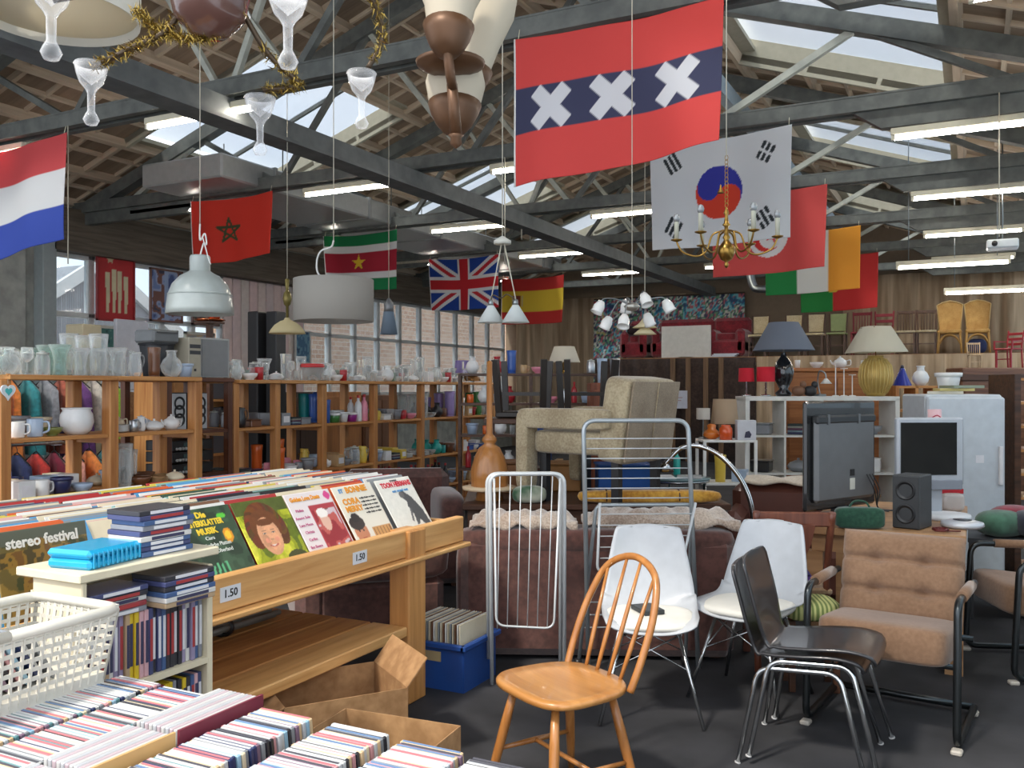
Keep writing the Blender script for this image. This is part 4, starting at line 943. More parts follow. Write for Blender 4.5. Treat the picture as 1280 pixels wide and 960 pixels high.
# ============================================================ hanging lamps
CORD = M((200, 194, 176), .7)
def cord(o, z0, z1, x=0, y=0, r=.003, mat=None): MB().tube([(x, y, z0), (x, y, z1)], r, 5).build('cord', mat or CORD, o)
def up(loc): # height from a point up to the truss chord or roof
    return roofz(loc.x)-.02-loc.z
def hang(name, label, px, py, d):
    l = W(px, py, d); return thing(name, label, 'lamp', l), up(l)
EN = M((172, 180, 176), .3, coat=.3)
o, u = hang('pendant_lamp', 'large pale grey enamel dome pendant hanging before the red star flag', 250, 393, 5.6)
MB().lathe([(.0, .365), (.055, .365), (.062, .35), (.062, .27), (.075, .26), (.12, .235), (.165, .185), (.19, .12), (.2, .04), (.203, .0), (.195, .0), (.183, .12), (.158, .178), (.11, .226), (.0, .25)], 36).build('shade', EN, o)
MB().lathe([(.195, .118), (.1935, .122), (.1905, .124)], 36).build('seam', M((170, 178, 174), .4), o)
MB().lathe([(0, .1), (.03, .12), (.035, .15), (.02, .2), (.015, .24), (0, .25)], 14).build('bulb', M((236, 232, 220), .3), o)
MB().tube(arc([(0, 0, .36), (.02, .01, .44), (.055, 0, .43), (.03, .01, .5), (.0, 0, .46), (.0, .0, .56)], 6), .005, 6).tube(arc([(.02, 0, .48), (.06, -.01, .4), (.09, -.02, .34), (.11, -.02, .3)], 6), .004, 6).build('coiled_cable', M((224, 224, 218), .6), o); cord(o, .54, u)
o, u = hang('drum_pendant', 'wide light grey fabric drum pendant in front of the yellow star flag', 417, 402, 5.8)
MB().lathe([(.252, 0), (.255, .002), (.255, .268), (.252, .27), (.248, .268), (.248, .002), (.252, 0)], 40).build('shade', shade_fabric((166, 162, 154), .3), o)
MB().lathe([(.05, .255), (.045, .255), (.045, .25), (.05, .25), (.05, .255)], 16).tube([(-.248, 0, .255), (.248, 0, .255)], .003, 5).tube([(0, -.248, .255), (0, .248, .255)], .003, 5).build('spider', STEEL, o)
MB().tube(arc([(0, 0, .25), (-.12, 0, .31), (-.135, 0, .4), (-.1, 0, .46), (-.02, .0, .48), (0, 0, .52)], 6), .006, 6).build('cable_loop', M((210, 210, 205), .5), o); cord(o, .5, u)
o, u = hang('pendant_lamp', 'cream glass bowl pendant on a rise-and-fall brass pulley', 359, 417, 8.0)
MB().lathe([(0, .14), (.02, .14), (.03, .12), (.06, .11), (.11, .075), (.145, .03), (.16, 0), (.155, 0), (.14, .028), (.1, .068), (.0, .1)], 30).build('shade', shade_fabric((226, 214, 172), .4), o)
MB().lathe([(0, .13), (.012, .14), (.012, .24), (.03, .26), (.04, .31), (.03, .36), (.012, .38), (.02, .44), (.02, .48), (0, .49)], 14).build('pulley', M((120, 108, 60), .4, .6), o); cord(o, .48, u)
o, u = hang('pendant_lamp', 'small blue-grey cone pendant by the window strip', 486, 418, 8.8)
MB().lathe([(.05, .22), (.085, 0), (.08, 0), (.045, .22)], 24).build('shade', shade_fabric((126, 142, 158), .3), o)
MB().lathe([(0, .21), (.05, .22), (.045, .26), (.05, .3), (.02, .34), (0, .36)], 14).build('socket', M((120, 122, 124), .4, .5), o); cord(o, .34, u)
# twin cone lamp
o, u = hang('twin_pendant', 'pair of white glass cones on one curved ceiling arm', 628, 403, 5.2)
for sx, dz_ in ((-.075, .0), (.085, -.004)):
    MB().lathe([(.018, .1), (.08, 0), (.076, 0), (.014, .1)], 24, (sx, 0, dz_)).build('shade', shade_fabric((222, 228, 226), .35), o); MB().lathe([(0, .095), (.016, .1), (.014, .13), (0, .135)], 12, (sx, 0, dz_)).build('socket', STEEL, o)
MB().tube(arc([(-.075, 0, .13), (-.06, 0, .16), (-.01, 0, .14), (.03, 0, .16), (.085, 0, .128)], 6), .004, 6).build('arm', M((90, 80, 60), .4, .7), o)
MB().tube([(-.075, 0, .13), (-.005, 0, .46)], .0035, 5).tube([(.085, 0, .13), (.01, 0, .46)], .0035, 5).build('suspension_cord', CORD, o); MB().lathe([(0, .45), (.05, .45), (.05, .47), (0, .5)], 14).build('canopy', M((200, 200, 190), .5), o); cord(o, .5, u)
# silver multi-arm lamp with white flower globes
o, u = hang('flower_chandelier', 'chandelier of white glass tulip shades on curved silver arms', 790, 385, 5.4)
MB().lathe([(0, -.02), (.03, -.015), (.05, .01), (.03, .03), (0, .035)], 18).build('hub', M((170, 168, 160), .35, .8), o)
for k in range(7):
    a = 2*PI*k/7+.3; r_ = (.2, .14, .19, .16, .2, .17, .12)[k]; z_ = (.03, -.04, .05, -.06, .02, -.07, .06)[k]; c_, s_ = math.cos(a), math.sin(a)
    MB().tube(arc([(0, 0, .01), (c_*r_*.5, s_*r_*.5, .05), (c_*r_*.9, s_*r_*.9, z_+.03), (c_*r_, s_*r_, z_)], 5), .004, 6).build('arm', STEEL, o)
    MB().lathe([(0, .02), (.02, .015), (.034, -.02), (.032, -.05), (.038, -.062), (.034, -.06), (.028, -.045), (.03, -.018), (0, .01)], 16, (0, 0, 0), Matrix.Translation((c_*r_, s_*r_, z_)) @ RZ(a) @ RY(-.5)).build('tulip_shade', M((232, 232, 228), .25, coat=.4), o)
cord(o, .03, u)
o, u = hang('pendant_lamp', 'small cream two-tier glass pendant below the flower chandelier', 806, 418, 6.6)
MB().lathe([(.012, .12), (.05, .075), (.09, .05), (.086, .048), (.05, .07), (.01, .11)], 24).build('upper_shade', shade_fabric((236, 226, 190), .4), o); MB().lathe([(.02, .05), (.05, .03), (.085, 0), (.08, 0), (.046, .028), (.018, .045)], 24).build('lower_shade', shade_fabric((236, 226, 190), .4), o); cord(o, .1, u)
# brass chandelier with candle arms
o, u = hang('brass_chandelier', 'brass chandelier with grey candle sleeves hanging before the white flag', 908, 318, 4.6)
MB().lathe([(0, -.07), (.008, -.065), (.012, -.05), (.006, -.04), (.03, -.025), (.045, .01), (.043, .035), (.022, .06), (.012, .075), (.02, .085), (.012, .1), (.01, .14), (.022, .15), (.012, .16), (.008, .2), (.014, .21), (.004, .24)], 20).build('baluster', BRASS, o)
for k in range(6):
    a = 2*PI*k/6+.25; c_, s_ = math.cos(a), math.sin(a)
    MB().tube(arc([(c_*.02, s_*.02, .12), (c_*.07, s_*.07, .1), (c_*.1, s_*.1, .02), (c_*.15, s_*.15, -.005), (c_*.22, s_*.22, .02), (c_*.25, s_*.25, .075)], 6), .005, 7).build('arm', BRASS, o)
    MB().lathe([(.0, .07), (.028, .08), (.03, .084), (0, .078)], 14, (c_*.25, s_*.25, 0)).build('drip_pan', BRASS, o)
    MB().lathe([(0, .08), (.012, .08), (.012, .17), (.011, .175), (0, .175)], 12, (c_*.25, s_*.25, 0)).build('candle_sleeve', M((176, 176, 160), .6), o)
    MB().lathe([(0, .172), (.015, .18), (.018, .195), (.012, .212), (0, .218)], 12, (c_*.25, s_*.25, 0)).build('bulb', M((150, 154, 156), .25, .3), o)
MB().lathe([(0, .36), (.004, .355), (.006, .34), (.014, .322), (.018, .315), (0, .316)], 14, (-.03, 0, 0)).build('little_bell', BRASS, o)
for k in range(12): MB().tube([(.008*math.cos(q), .002 if k % 2 else .008*math.sin(q)*.3, .25+.022*k+.015*math.sin(q)) for q in [2*PI*w/8 for w in range(8)]], .0016, 5, True).build('chain_link', BRASS, o)
cord(o, .5, u)
# ---- glass chandelier overhead
GLS = glass((250, 250, 250), .93, .02)
o = thing('glass_chandelier', 'old glass chandelier with blown drops wound in gold tinsel', 'lamp', W(255, -120, 1.75)); base = o.location.copy()
def L(px, py, d): return W(px, py, d)-base
drop = [(0, .0), (.010, .003), (.0145, .012), (.010, .022), (.0065, .028), (.007, .06), (.011, .068), (.02, .078), (.026, .094), (.03, .112), (.028, .113), (.024, .096), (.0, .075)]
for px, py, d, s_ in ((64, 77, 1.45, 1.15), (114, 158, 1.65, .98), (325, 195, 1.7, .95), (452, 162, 1.75, .95), (360, 88, 1.4, 1.1), (305, 28, 1.75, .9)):
    MB().lathe([(r*s_, z*s_*1.02) for r, z in drop], 24, L(px, py, d)).build('glass_drop', GLS, o)
    MB().lathe([(.029*s_, .1115*s_), (.031*s_, .114*s_), (.029*s_, .117*s_)], 24, L(px, py, d)).build('cup_rim', GLS, o)
MB().lathe([(0, -.085), (.03, -.08), (.06, -.05), (.072, 0), (.06, .05), (.02, .08), (0, .085)], 28, L(262, -12, 1.6)).build('centre_bowl', M((92, 62, 54), .25, coat=.6), o)
arms = [arc([L(262, -60, 1.6), L(215, 30, 1.6), L(165, 60, 1.6), L(120, 82, 1.65)], 8), arc([L(262, -60, 1.6), L(330, 60, 1.65), L(372, 105, 1.68), L(330, 112, 1.7)], 8), arc([L(262, -60, 1.6), L(440, -20, 1.7), L(478, 40, 1.75), L(460, 85, 1.75)], 8), arc([L(262, -60, 1.6), L(160, -20, 1.5), L(66, 0, 1.45)], 8)]
for a in arms: MB().tube(a, .0055, 8).build('arm', M((70, 56, 40), .4, .5), o)
TIN = M((150, 126, 60), .25, .8)
rr = random.Random(4)
paths = [arms[0][6:], arms[1][8:24], arms[2][8:22], arc([L(170, 15, 1.6), L(215, 45, 1.6), L(262, 45, 1.6), L(300, 15, 1.6)], 10)]
for pth in paths:
    mb = MB()
    for p_ in pth:
        for q in range(34):
            v = Vector((rr.gauss(0, 1), rr.gauss(0, 1), rr.gauss(0, 1))).normalized(); l_ = rr.uniform(.008, .02); c0 = p_+Vector((rr.gauss(0, .004), rr.gauss(0, .004), rr.gauss(0, .004))); s_ = v.orthogonal().normalized()*.0012
            mb.add([c0-s_, c0+s_, c0+v*l_], [(0, 1, 2)])
    t_ = mb.build('tinsel', TIN, o); t_['kind'] = 'stuff'
MB().tube([(0, 0, .1), (0, 0, roofz(o.location.x)-o.location.z)], .004, 6).build('chain', BRASS, o)
MB().tube([L(262, -60, 1.6)+Vector((0, 0, -.0)), Vector((0, 0, .12))], .01, 8).build('stem', M((70, 56, 40), .4, .5), o)
o = thing('drum_pendant', 'large white drum pendant beside the glass chandelier', 'lamp', W(70, 22, 2.6))
MB().lathe([(.225, .0), (.23, .22), (.226, .22), (.221, .0), (.225, 0)], 44).build('shade', shade_fabric((228, 226, 216), .4), o)
MB().lathe([(0, .03), (.218, .028), (.218, .024), (0, .026)], 44).build('diffuser', shade_fabric((226, 220, 204), .5), o)
for z_ in (.12, .135): MB().lathe([(.2292, z_-.002), (.2302, z_), (.2294, z_+.002)], 44).build('red_stripe', M((180, 90, 84), .7), o)
MB().tube([(0, 0, .2), (0, 0, roofz(o.location.x)-o.location.z)], .005, 6).build('cord', CORD, o)
# ---- old lantern cluster with brass tips
MILK = shade_fabric((206, 196, 176), .3); BRN = M((92, 64, 42), .45, .4)
o = thing('torch_lamp', 'cluster of milk-glass flame lamps with tarnished brass holders', 'lamp', W(572, 185, 2.05)); base = o.location.copy()
def torch(top, bot, r0, r1):
    top, bot = Vector(top), Vector(bot); ax = (top-bot); n_ = ax.length; m_ = Matrix.Translation(bot) @ ax.to_track_quat('Z', 'Y').to_matrix().to_4x4()
    MB().lathe([(r0*.9, .0), (r0*1.05, .12*n_), (r0*1.25, .35*n_), (r1, .65*n_), (r1*.86, n_), (r1*.8, n_), (r0*.8, .02)], 22, (0, 0, 0), m_).build('glass_flame', MILK, o)
    MB().lathe([(0, -.045), (r0*.5, -.04), (r0*.85, -.02), (r0*1.1, .005), (r0*1.25, .028), (r0*1.1, .03), (0, .02)], 22, (0, 0, 0), m_).build('brass_holder', BRN, o)
torch(L(567, -70, 2.0), L(560, 48, 1.95), .045, .085); torch(L(625, -30, 2.2), L(590, 100, 2.15), .035, .06); torch(L(570, 85, 2.12), L(568, 145, 2.1), .05, .07)
MB().lathe([(0, -.02), (.05, -.012), (.075, .0), (.078, .008), (.03, .016), (0, .018)], 28, L(563, 82, 2.03)).build('brass_dish', BRN, o)
MB().tube([L(557, 45, 1.93), L(563, 95, 1.95), L(566, 110, 1.97)], .011, 10).tube([L(565, 105, 1.97), L(570, 170, 2.0)], [.012, .014], 10).build('brass_rod', BRN, o)
MB().lathe([(0, -.018), (.014, -.008), (.012, .006), (.018, .012), (0, .018)], 14, L(570, 176, 2.0)).build('finial', BRN, o)
MB().tube([L(572, 60, 2.15), L(572, -80, 2.15), L(572, -200, 2.15), L(572, -200, 2.15)+Vector((0, 0, roofz(base.x)-base.z-.7))], .008, 8).build('stem', BRN, o)
# bare ropes hanging from the trusses
for px, py, Y in ((85, 330, TY[1]), (631, 330, TY[2]), (1249, 296, TY[2]), (652, 300, TY[3])):
    d = AY(px, Y-.1); l = W(px, py, d); tag(MB().tube([(0, 0, 0), (0, 0, ZC-.06-l.z)], .006, 6).build('rope', CORD, None, l), 'thin pale rope dangling from a roof truss', 'rope', 'ropes dangling from trusses')
# ============================================================ bric-a-brac kinds
CG = glass((250, 252, 252), .93, .03); CG2 = glass((232, 244, 240), .92, .04)
def mat_of(c):
    if c == 'clear glass': return CG
    if c == 'greenish glass': return CG2
    return M({'white': (228, 230, 230), 'cream': (226, 214, 186), 'grey': (136, 140, 146), 'pale blue': (170, 190, 214), 'blue': (52, 92, 170), 'navy': (44, 50, 90), 'purple': (146, 40, 130), 'lilac': (160, 140, 196), 'green': (70, 130, 66),
              'teal': (26, 140, 140), 'red': (178, 44, 52), 'pink': (226, 140, 160), 'orange': (226, 106, 40), 'yellow': (226, 196, 80), 'brown': (110, 70, 46), 'black': (38, 38, 42), 'olive': (120, 128, 66), 'silver': (176, 180, 184), 'amber': (206, 130, 40), 'tan': (190, 156, 112), 'copper': (180, 104, 66), 'turquoise': (30, 160, 150), 'multicoloured': (90, 90, 100)}[c], .3, .9 if c in ('silver', 'copper') else 0, coat=.3)
TH = .004
def shell(prof, th=TH): # outside profile to a thin-walled vessel
    return prof+[(max(r-th, .001), z+(th if i == len(prof)-1 else 0)) for i, (r, z) in list(enumerate(prof))[::-1][:-1]]+[(0.0, prof[1][1]+th)]
KM = {}
def kind(k, c):
    key = (k, c)
    if key in KM: return KM[key]
    m = mat_of(c); parts = []; P = lambda nm, mb, mm=None: parts.append((nm, mb.mesh(nm, mm or m)))
    w = .09
    if k == 'tumbler': P('body', MB().lathe(shell([(0, 0), (.03, 0), (.036, .1)]), 16)); w = .075
    elif k == 'wine_glass':
        P('foot', MB().lathe([(0, 0), (.033, .001), (.03, .005), (.006, .008), (.004, .02), (.004, .075), (0, .08)], 16)); P('bowl', MB().lathe(shell([(0, .075), (.012, .078), (.034, .1), (.038, .13), (.033, .165)], .002), 16)); w = .08
    elif k == 'flared_vase': P('body', MB().lathe(shell([(0, 0), (.04, 0), (.042, .02), (.036, .07), (.045, .14), (.068, .19)]), 20)); P('foot_ring', MB().lathe([(.041, 0), (.046, .004), (.041, .01)], 20)); w = .14
    elif k == 'tall_vase': P('body', MB().lathe(shell([(0, 0), (.045, 0), (.05, .05), (.052, .2), (.058, .26)]), 20)); P('foot_ring', MB().lathe([(.045, 0), (.05, .005), (.045, .012)], 20)); w = .125
    elif k == 'round_vase': P('body', MB().lathe(shell([(0, 0), (.04, 0), (.07, .04), (.078, .08), (.06, .125), (.032, .15), (.034, .18), (.042, .19)]), 20)); P('neck_ring', MB().lathe([(.033, .15), (.038, .155), (.033, .16)], 20)); w = .165
    elif k == 'pitcher':
        P('body', MB().lathe(shell([(0, 0), (.045, 0), (.055, .04), (.05, .12), (.042, .16), (.05, .2)]), 18)); P('handle', MB().tube(arc([(.046, 0, .17), (.085, 0, .175), (.095, 0, .12), (.055, 0, .05)], 5), .006, 7)); P('spout', MB().lathe([(.02, -.02), (.014, .0), (.022, .02)], 10, (-.05, 0, .19))); w = .17
    elif k == 'storage_jar':
        P('body', MB().lathe(shell([(0, 0), (.045, 0), (.048, .01), (.048, .11), (.04, .13), (.04, .14)]), 18)); P('lid', MB().lathe([(0, .165), (.015, .163), (.016, .155), (.04, .152), (.043, .14), (0, .14)], 18), M((190, 194, 190), .3, .4)); w = .105
    elif k == 'bowl': P('body', MB().lathe(shell([(0, 0), (.04, 0), (.045, .01), (.075, .035), (.088, .07)]), 22)); P('foot_ring', MB().lathe([(.04, 0), (.046, .004), (.042, .01)], 22)); w = .18
    elif k == 'mug':
        P('body', MB().lathe(shell([(0, 0), (.036, 0), (.04, .006), (.041, .095)]), 18)); P('handle', MB().tube(arc([(.038, 0, .08), (.068, 0, .078), (.07, 0, .035), (.04, 0, .02)], 5), .006, 7)); w = .115
    elif k == 'teapot':
        P('body', MB().lathe([(0, 0), (.045, 0), (.075, .03), (.085, .065), (.07, .1), (.04, .115), (0, .118)], 22)); P('lid', MB().lathe([(.045, .112), (.03, .13), (.008, .138), (.012, .15), (0, .158)], 18)); P('spout', MB().tube(arc([(-.07, 0, .05), (-.105, 0, .06), (-.125, 0, .105)], 5), [.018, .016, .014, .013, .012, .011, .01, .009, .009, .008, .008], 9)); P('handle', MB().tube(arc([(.075, 0, .09), (.125, 0, .1), (.125, 0, .04), (.078, 0, .03)], 5), .007, 7)); w = .24
    elif k == 'cachepot': P('body', MB().lathe(shell([(0, 0), (.06, 0), (.09, .03), (.105, .08), (.1, .13), (.085, .155), (.092, .17)]), 26)); P('lip', MB().lathe([(.09, .165), (.097, .17), (.09, .175)], 26)); w = .215
    elif k == 'planter': P('body', MB().lathe(shell([(0, 0), (.05, 0), (.068, .12)]), 20)); P('lip', MB().lathe([(.066, .1), (.075, .102), (.077, .125), (.066, .126)], 20)); w = .16
    elif k == 'bottle': P('body', MB().lathe([(0, 0), (.032, 0), (.034, .01), (.034, .14), (.026, .17), (.012, .19), (.012, .23), (0, .232)], 16)); P('cap', MB().lathe([(.014, .215), (.014, .24), (0, .242)], 12), M((190, 60, 60), .5)); w = .075
    elif k == 'lidded_tub': P('body', MB().lathe(shell([(0, 0), (.075, 0), (.085, .11)]), 24)); P('lid', MB().lathe([(.092, .1), (.096, .112), (.09, .128), (.0, .132)], 24), {'clear glass': M((206, 56, 58), .4)}.get(c, M((225, 225, 222), .4))); w = .2
    elif k == 'carton': P('body', MB().box((0, 0, .06), (.14, .12, .12), b=.004)); P('label_panel', MB().box((0.071, 0, .06), (.002, .08, .06)), M((226, 226, 230), .5)); w = .15
    elif k == 'storage_bin':
        P('body', MB().box((0, 0, .055), (.2, .24, .11), b=.012)); P('rim', MB().box((0, 0, .115), (.22, .26, .015), b=.005)); w = .27
    elif k == 'plate_stack':
        for q in range(7): P('plate', MB().lathe([(0, q*.009), (.05, q*.009), (.1, q*.009+.012), (.102, q*.009+.015), (.05, q*.009+.005), (0, q*.009+.005)], 24))
        w = .21
    elif k == 'candlestick': P('stem', MB().lathe([(0, 0), (.045, .002), (.04, .012), (.012, .025), (.014, .06), (.008, .07), (.014, .1), (.008, .13), (.02, .15), (.02, .16), (0, .16)], 16)); P('candle', MB().lathe([(0, .15), (.011, .15), (.011, .24), (0, .242)], 10), M((232, 226, 210), .5)); w = .1
    elif k == 'covered_dish': P('dish', MB().lathe([(0, 0), (.06, 0), (.1, .03), (.105, .055), (0, .05)], 24)); P('lid', MB().lathe([(.103, .055), (.08, .085), (.03, .105), (.01, .108), (.014, .125), (0, .13)], 24)); w = .215
    elif k == 'folded_cloths':
        for q in range(5): P('cloth', MB().box((0, 0, .012+.022*q), (.2, .2-.01*(q % 2), .021), b=.007), M(((60, 64, 90), (120, 140, 150), (90, 60, 80), (150, 150, 140), (50, 60, 60))[q], .9))
        w = .22
    KM[key] = (parts, w); return KM[key]
ADJ = {'tumbler': 'tumbler', 'wine_glass': 'stemmed wine glass', 'flared_vase': 'flared vase', 'tall_vase': 'tall vase', 'round_vase': 'round-bellied vase', 'pitcher': 'handled pitcher', 'storage_jar': 'metal-lidded jar', 'bowl': 'bowl', 'mug': 'mug', 'teapot': 'teapot',
       'cachepot': 'bulging flowerpot', 'planter': 'tapered planter', 'bottle': 'capped bottle', 'lidded_tub': 'lidded round tub', 'carton': 'small carton', 'storage_bin': 'rimmed storage bin', 'plate_stack': 'stack of plates', 'candlestick': 'candlestick with candle', 'covered_dish': 'covered serving dish', 'folded_cloths': 'pile of folded cloths'}
def put(k, c, loc, rz, where, s=1.0):
    parts, w = kind(k, c); o = link(k, None, None, loc, rz); o.scale = (s, s, s)
    for nm, me in parts: link(nm, me, o)
    if k == 'plate_stack': c_ = c+' '
    tag(o, c+' '+ADJ[k]+' '+where, {'tumbler': 'glass', 'wine_glass': 'glass', 'flared_vase': 'vase', 'tall_vase': 'vase', 'round_vase': 'vase', 'storage_jar': 'jar', 'cachepot': 'flowerpot', 'lidded_tub': 'tub', 'carton': 'box', 'storage_bin': 'bin', 'plate_stack': 'plates', 'covered_dish': 'dish', 'folded_cloths': 'linen'}.get(k, k), ADJ[k]+' items '+where)
    return o
def fill(x, y0, y1, z, depth, items, where, smin=.85, smax=1.15): # items cycle along +Y in front and back lanes
    i = rng.randrange(len(items))
    for xl, y in ((x-.085, y0+.005), (x-.235, y0+.02), (x-depth+.065, y0+.01)):
        while y < y1-.06:
            for q in range(len(items)):
                k, c = items[(i+q) % len(items)]; s = min(rng.uniform(smin, smax), .142/kind(k, c)[1]); w = kind(k, c)[1]*s
                if y+w <= y1: break
            else: break
            i += q+1
            put(k, c, (xl+rng.uniform(-.006, .006), y+w/2, z+.001), (rng.uniform(-.1, .1)+PI/2) if k not in ('carton', 'storage_bin', 'folded_cloths') else 0, where, s); y += w*1.02+.003+rng.uniform(0, .005)
# ============================================================ pine shelving
def shelving(label, X, ys, levels, depth, pw=.075, top_over=.04):
    s = thing('pine_shelf', label, 'shelf', (0, 0, 0)); H = levels[-1]
    for y in ys:
        for x in (X-pw/2, X-depth+pw/2): MB().box((x, y, (H-.03)/2), (pw, pw*.85, H-.03), b=.006).build('post', PINEZ, s)
    for z in levels[:-1]:
        for a, b in zip(ys[:-1], ys[1:]): MB().box((X-depth/2, (a+b)/2, z-.0125), (depth-.02, b-a-pw*.9, .025), b=.003).build('shelf_board', PINEY, s)
        for y in ys: MB().box((X-depth/2, y, z-.045), (depth-.16, .03, .04)).build('shelf_batten', PINE, s)
    for a, b in zip(ys[:-1], ys[1:]): MB().box((X-depth/2+.01, (a+b)/2, H-.015), (depth+.05, b-a-.002, .03), b=.004).build('top_board', PINEY, s)
    return s
ys1 = [3.41, 4.17, 4.91]; L1 = [.14, .5, .87, 1.245, 1.63]; X1 = -5.1
shelving('pine shelving crowded with clear glass vases, behind the record table', X1, ys1, L1, .45, .085)
ys2 = [5.71, 6.22, 6.87, 7.70, 8.60, 9.47, 10.30]; L2 = [.12, .42, .78, 1.21, 1.62]; X2 = -5.5
shelving('long pine shelving of kitchenware running towards the beige armchair', X2, ys2, L2, .45, .075)
g = 'clear glass'; gg = 'greenish glass'
fill(X1, 3.2, 4.55, 1.63, .46, [('flared_vase', g), ('tall_vase', g), ('flared_vase', g), ('pitcher', g), ('tumbler', gg), ('tall_vase', gg), ('round_vase', g), ('wine_glass', g), ('storage_jar', g), ('flared_vase', gg)], 'on top of the shorter pine shelving')
put('tall_vase', 'brown', (X1-.14, 4.62, 1.631), 0, 'on the glass-covered shelf top beside the black speaker', .8)
put('round_vase', g, (X1-.12, 4.76, 1.631), 0, 'at the end of the shorter shelf top', 1.0)
put('planter', 'pale blue', (X1-.12, 4.89, 1.631), 0, 'patterned, at the end of the shorter shelf top', .8)
W1 = 'on the middle board of the shorter pine shelving'
for k, c, y, dx, s in (('mug', 'white', 3.55, .1, 1), ('mug', 'pale blue', 3.68, .12, 1.15), ('bowl', 'olive', 3.805, .13, .72), ('planter', 'grey', 3.72, .35, 1.0), ('planter', 'tan', 3.55, .34, .95), ('cachepot', 'white', 3.99, .14, 1.0), ('planter', 'cream', 3.89, .36, .9), ('mug', 'navy', 4.04, .35, .7)):
    put(k, c, (X1-dx, y, 1.246), .6, W1, s)
for k, c, y, dx, s in (('plate_stack', 'white', 4.3, .13, .75), ('mug', 'silver', 4.41, .1, .8), ('pitcher', 'white', 4.5, .13, .5), ('covered_dish', 'white', 4.62, .14, .65), ('teapot', 'white', 4.775, .14, .72), ('teapot', 'cream', 4.45, .34, .8), ('covered_dish', 'pale blue', 4.68, .34, .8)):
    put(k, c, (X1-dx, y, 1.246), PI/2, W1, s)
fill(X1, 3.48, 4.12, .87, .42, [('planter', 'cream'), ('mug', 'pale blue'), ('carton', 'pale blue'), ('carton', 'white'), ('mug', 'white'), ('planter', 'navy'), ('bowl', 'pale blue')], 'on the lower board of the shorter shelving')
fill(X1, 4.23, 4.86, .87, .42, [('plate_stack', 'tan'), ('covered_dish', 'cream'), ('planter', 'pale blue'), ('tall_vase', g), ('bowl', 'brown')], 'on the lower board of the shorter shelving')
ht = thing('heart_ornament', 'white heart ornament with a teal patch on the shelf post', 'ornament', (X1+.004, 3.415, 1.53), PI/2)
hp = [(.045*16*math.sin(t)**3/16, .045*(13*math.cos(t)-5*math.cos(2*t)-2*math.cos(3*t)-math.cos(4*t))/14) for t in [2*PI*q/28 for q in range(28)]]
MB().prism(hp, 0, .012, RX(PI/2)).build('heart', M((214, 222, 226), .5), ht); MB().prism([(x*.5, y*.5) for x, y in hp], .0, .015, RX(PI/2)).build('teal_patch', M((70, 176, 176), .5), ht); MB().tube([(0, -.006, .045), (0, -.004, .1)], .0015, 5).build('string', CORD, ht); MB().box((0, -.008, .1), (.02, .016, .01)).build('peg', PINE, ht)
# long shelving contents
TOPI = [('candlestick', g), ('wine_glass', g), ('tumbler', g), ('bowl', g), ('round_vase', 'white'), ('tumbler', gg), ('storage_jar', g), ('flared_vase', g), ('covered_dish', 'white'), ('tall_vase', g), ('carton', 'white'), ('tumbler', g), ('pitcher', g), ('bowl', 'white'), ('tumbler', 'red'), ('wine_glass', g), ('plate_stack', 'white')]
fill(X2, 5.72, 6.66, 1.62, .46, TOPI, 'on top of the long pine shelving')
fill(X2, 6.92, 9.85, 1.62, .46, TOPI, 'on top of the long pine shelving')
put('lidded_tub', g, (X2-.08, 6.78, 1.625), 0, 'with red lid on the edge of the long shelf top', 1.2)
cells = {
 (0, 3): [('storage_jar', 'grey'), ('pitcher', 'black'), ('storage_bin', 'brown')], (1, 3): [('folded_cloths', 'multicoloured'), ('storage_bin', 'grey'), ('carton', 'grey')],
 (2, 3): [('planter', 'white'), ('lidded_tub', 'purple'), ('bottle', 'white'), ('tall_vase', 'teal'), ('bottle', 'pink'), ('tall_vase', 'blue'), ('lidded_tub', 'green')], (3, 3): [('mug', 'red'), ('bowl', 'pink'), ('mug', 'yellow'), ('storage_bin', 'white'), ('tumbler', g), ('planter', 'grey')],
 (4, 3): [('tall_vase', g), ('bowl', g), ('round_vase', 'black'), ('mug', 'brown'), ('tall_vase', 'lilac')], (5, 3): [('tall_vase', 'green'), ('tumbler', g), ('tall_vase', 'white'), ('carton', 'tan'), ('planter', 'red')],
 (0, 2): [('storage_bin', 'navy'), ('folded_cloths', 'multicoloured')], (1, 2): [('planter', 'grey'), ('mug', 'pink'), ('tall_vase', 'orange'), ('bowl', 'white'), ('mug', 'grey')],
 (2, 2): [('mug', 'pale blue'), ('teapot', 'white'), ('carton', 'tan'), ('bowl', 'grey'), ('storage_jar', 'clear glass'), ('pitcher', 'yellow')], (3, 2): [('folded_cloths', 'multicoloured'), ('carton', 'yellow'), ('plate_stack', 'white'), ('planter', 'pale blue'), ('carton', 'white')],
 (4, 2): [('plate_stack', 'white'), ('bowl', g), ('round_vase', 'turquoise'), ('mug', 'teal'), ('planter', 'brown')], (5, 2): [('bowl', 'white'), ('storage_bin', 'blue'), ('carton', 'white'), ('storage_bin', 'blue')],
 (2, 1): [('bottle', 'black'), ('planter', 'brown'), ('carton', 'tan')], (3, 1): [('bottle', 'brown'), ('planter', 'red'), ('bowl', 'grey'), ('bottle', 'white')], (4, 1): [('planter', 'brown'), ('bottle', 'black'), ('bowl', 'pale blue')], (5, 1): [('planter', 'pale blue'), ('carton', 'tan')]}
bayn = ['in the first bay', 'in the narrow second bay', 'in the third bay', 'in the fourth bay', 'in the fifth bay', 'in the end bay']
for (b, lv), it in cells.items():
    fill(X2, ys2[b]+.05, ys2[b+1]-.05, L2[lv], .43, it, 'on the %s board, %s of the long shelving' % (('lowest', 'low', 'waist-high', 'upper')[lv], bayn[b].replace('in the ', '')), .8, 1.15)
